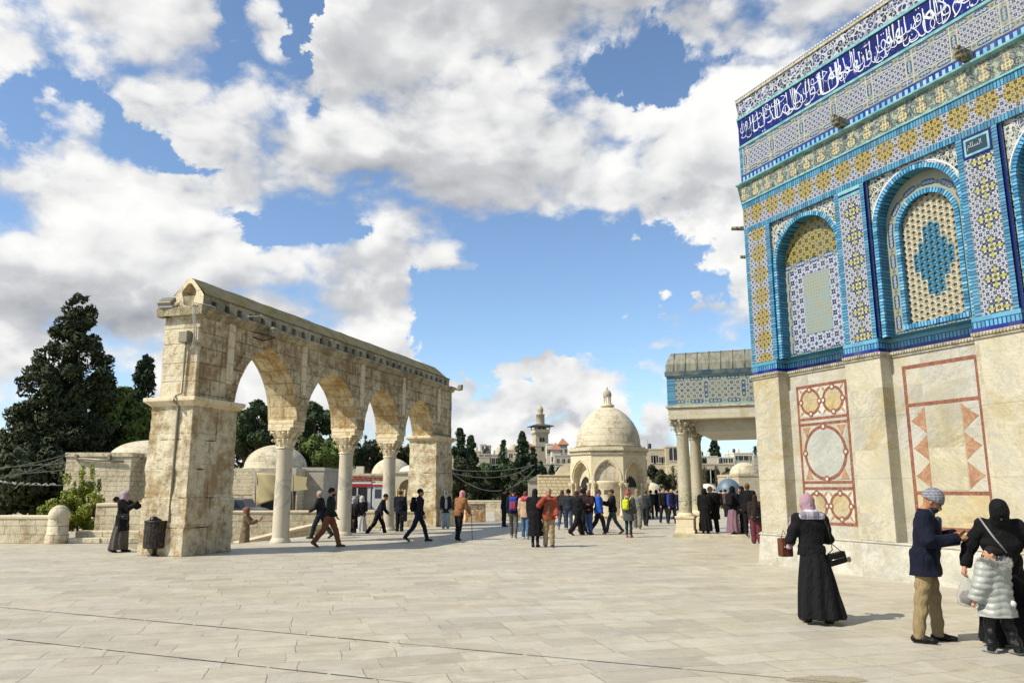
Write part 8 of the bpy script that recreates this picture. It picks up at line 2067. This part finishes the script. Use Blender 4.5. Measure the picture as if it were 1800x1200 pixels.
for zo in (0, .16):
    m.tube([(-L * .25, .3, hT + .02 + zo), (L * .92, .3, hT - .30 + zo)], .05, 6); m.tube([(-L * .25, .8, hT + .02 + zo), (L * .92, .8, hT - .30 + zo)], .05, 6)
for i in range(16): u = i / 15; xx = -L * .25 + L * 1.17 * u; zz_ = hT + .1 - .32 * u; m.tube([(xx, .3, zz_), (xx, .8, zz_)], .03, 5)
m.build('roof_ladder', M['vred'], tr); m = MB(); m.box(0, L * .64, .2, 2., hT - .45, hT - .36); m.box(L * .1, L * .6, .5, 1.6, hT - .36, hT - .2); m.build('roof_rack', M['metal'], tr)
for x_ in (L * .16, L * .84): wheel(tr, x_, .1, .48, .3)
m = MB(); m.box(L * .98, L * 1.03, .1, 2.1, .45, .8); m.build('bumper', M['vred'], tr)
xa = at(521, 900, YV - 3).x; Lc = (572 - 521) / F * (YV - 3); gc = empty('golf_cart', (xa, YV - 3, ZG), 0, 'white canopied electric cart parked behind the first column', 'golf cart')
m = MB(); m.prism([(0, .35), (Lc, .35), (Lc, .7), (Lc * .86, .85), (Lc * .70, .85), (Lc * .68, .55), (Lc * .50, .55), (Lc * .48, .95), (Lc * .04, .95), (0, .8)], 0, 1.2, 'y'); bevel(m.build('cart_body', M['vwhite'], gc), .04)
m = MB(); m.box(-.3, Lc + .5, -.15, 1.35, 2.18, 2.28); bevel(m.build('canopy', M['vwhite'], gc), .03); m = MB(); m.box(Lc * .2, Lc * .95, .1, 1.1, 2.281, 2.7); bevel(m.build('roof_box', M['vwhite'], gc), .03)
for x_ in (.05, Lc * .5, Lc * .98): m = MB(); m.tube([(x_, .05, .8), (x_, .05, 2.2)], .03, 6); m.build('canopy_post', M['metal'], gc)
m = MB(); m.box(Lc * .06, Lc * .45, -.03, 1.1, .951, 1.05); m.box(Lc * .05, Lc * .10, .0, 1.1, 1.05, 1.5); bevel(m.build('seat', M['tyre'], gc), .03)
for x_ in (Lc * .17, Lc * .82): wheel(gc, x_, .0, .3, .18)
J = person('seated driver in red jersey on the electric cart', xa + Lc * .35, YV - 3.1, 1.72, 100, z=ZG + .35, legs='sit', arms=((40, 8, 40), (40, 8, 40)), top=('jacket', '#8f1720', .50, .03), bot=('trousers', '#2c3a45'), head=('short', '#1b1512'), h=.022)
J = person('man in grey with white cap seated at the right end of the electric cart', xa + Lc * .72, YV - 3.3, 1.72, 120, z=ZG + .30, legs='sit', top=('jacket', '#4a525a', .50, .03), bot=('trousers', '#28323c'), head=('cap', '#b5b2aa'), h=.022)
xa = at(398, 900, 60).x; cr = empty('dark_car', (xa, 50, ZG), 0, 'dark grey jeep with roof rack parked behind the near pier', 'car')
m = MB(); m.prism([(-1.6, .4), (1.6, .4), (1.62, .95), (1.35, 1.05), (.75, 1.12), (.45, 1.65), (-1.5, 1.7), (-1.62, 1.1)], 0, 1.7, 'y'); bevel(m.build('car_body', M['vgrey'], cr), .06)
m = MB(); m.prism([(-.1, 1.1), (.62, 1.1), (.38, 1.56), (-.1, 1.58)], -.02, .02, 'y'); m.build('side_window', M['vglass'], cr); m = MB(); m.prism([(-1.4, 1.12), (-.2, 1.12), (-.2, 1.58), (-1.38, 1.6)], -.02, .02, 'y'); m.build('side_window', M['vglass'], cr)
m = MB(); m.tube([(-1.4, .1, 1.86), (.4, .1, 1.86)], .03, 6); m.tube([(-1.4, 1.6, 1.86), (.4, 1.6, 1.86)], .03, 6)
for x_ in (-1.3, -.5, .3): m.tube([(x_, .1, 1.86), (x_, 1.6, 1.86)], .025, 6); m.tube([(x_, .1, 1.68), (x_, .1, 1.86)], .025, 5)
m.build('roof_rack', M['metal'], cr)
for x_ in (-1.05, 1.05): wheel(cr, x_, .05, .36, .2)
cr.location.x = at(415, 900, 50).x
for lab, px, Y_ in (('tan pickup cab seen low between far pier and third column', 716, 62),):
    v = empty('parked_car', (at(px, 900, Y_).x, Y_, ZG), 0, lab, 'car'); m = MB(); m.prism([(-1.1, .35), (1.1, .35), (1.1, .85), (.6, .95), (.3, 1.4), (-.9, 1.4), (-1.1, .9)], 0, 1.6, 'y'); bevel(m.build('car_body', M['vgrey'], v), .05)
    for x_ in (-.7, .7): wheel(v, x_, .05, .32, .2)
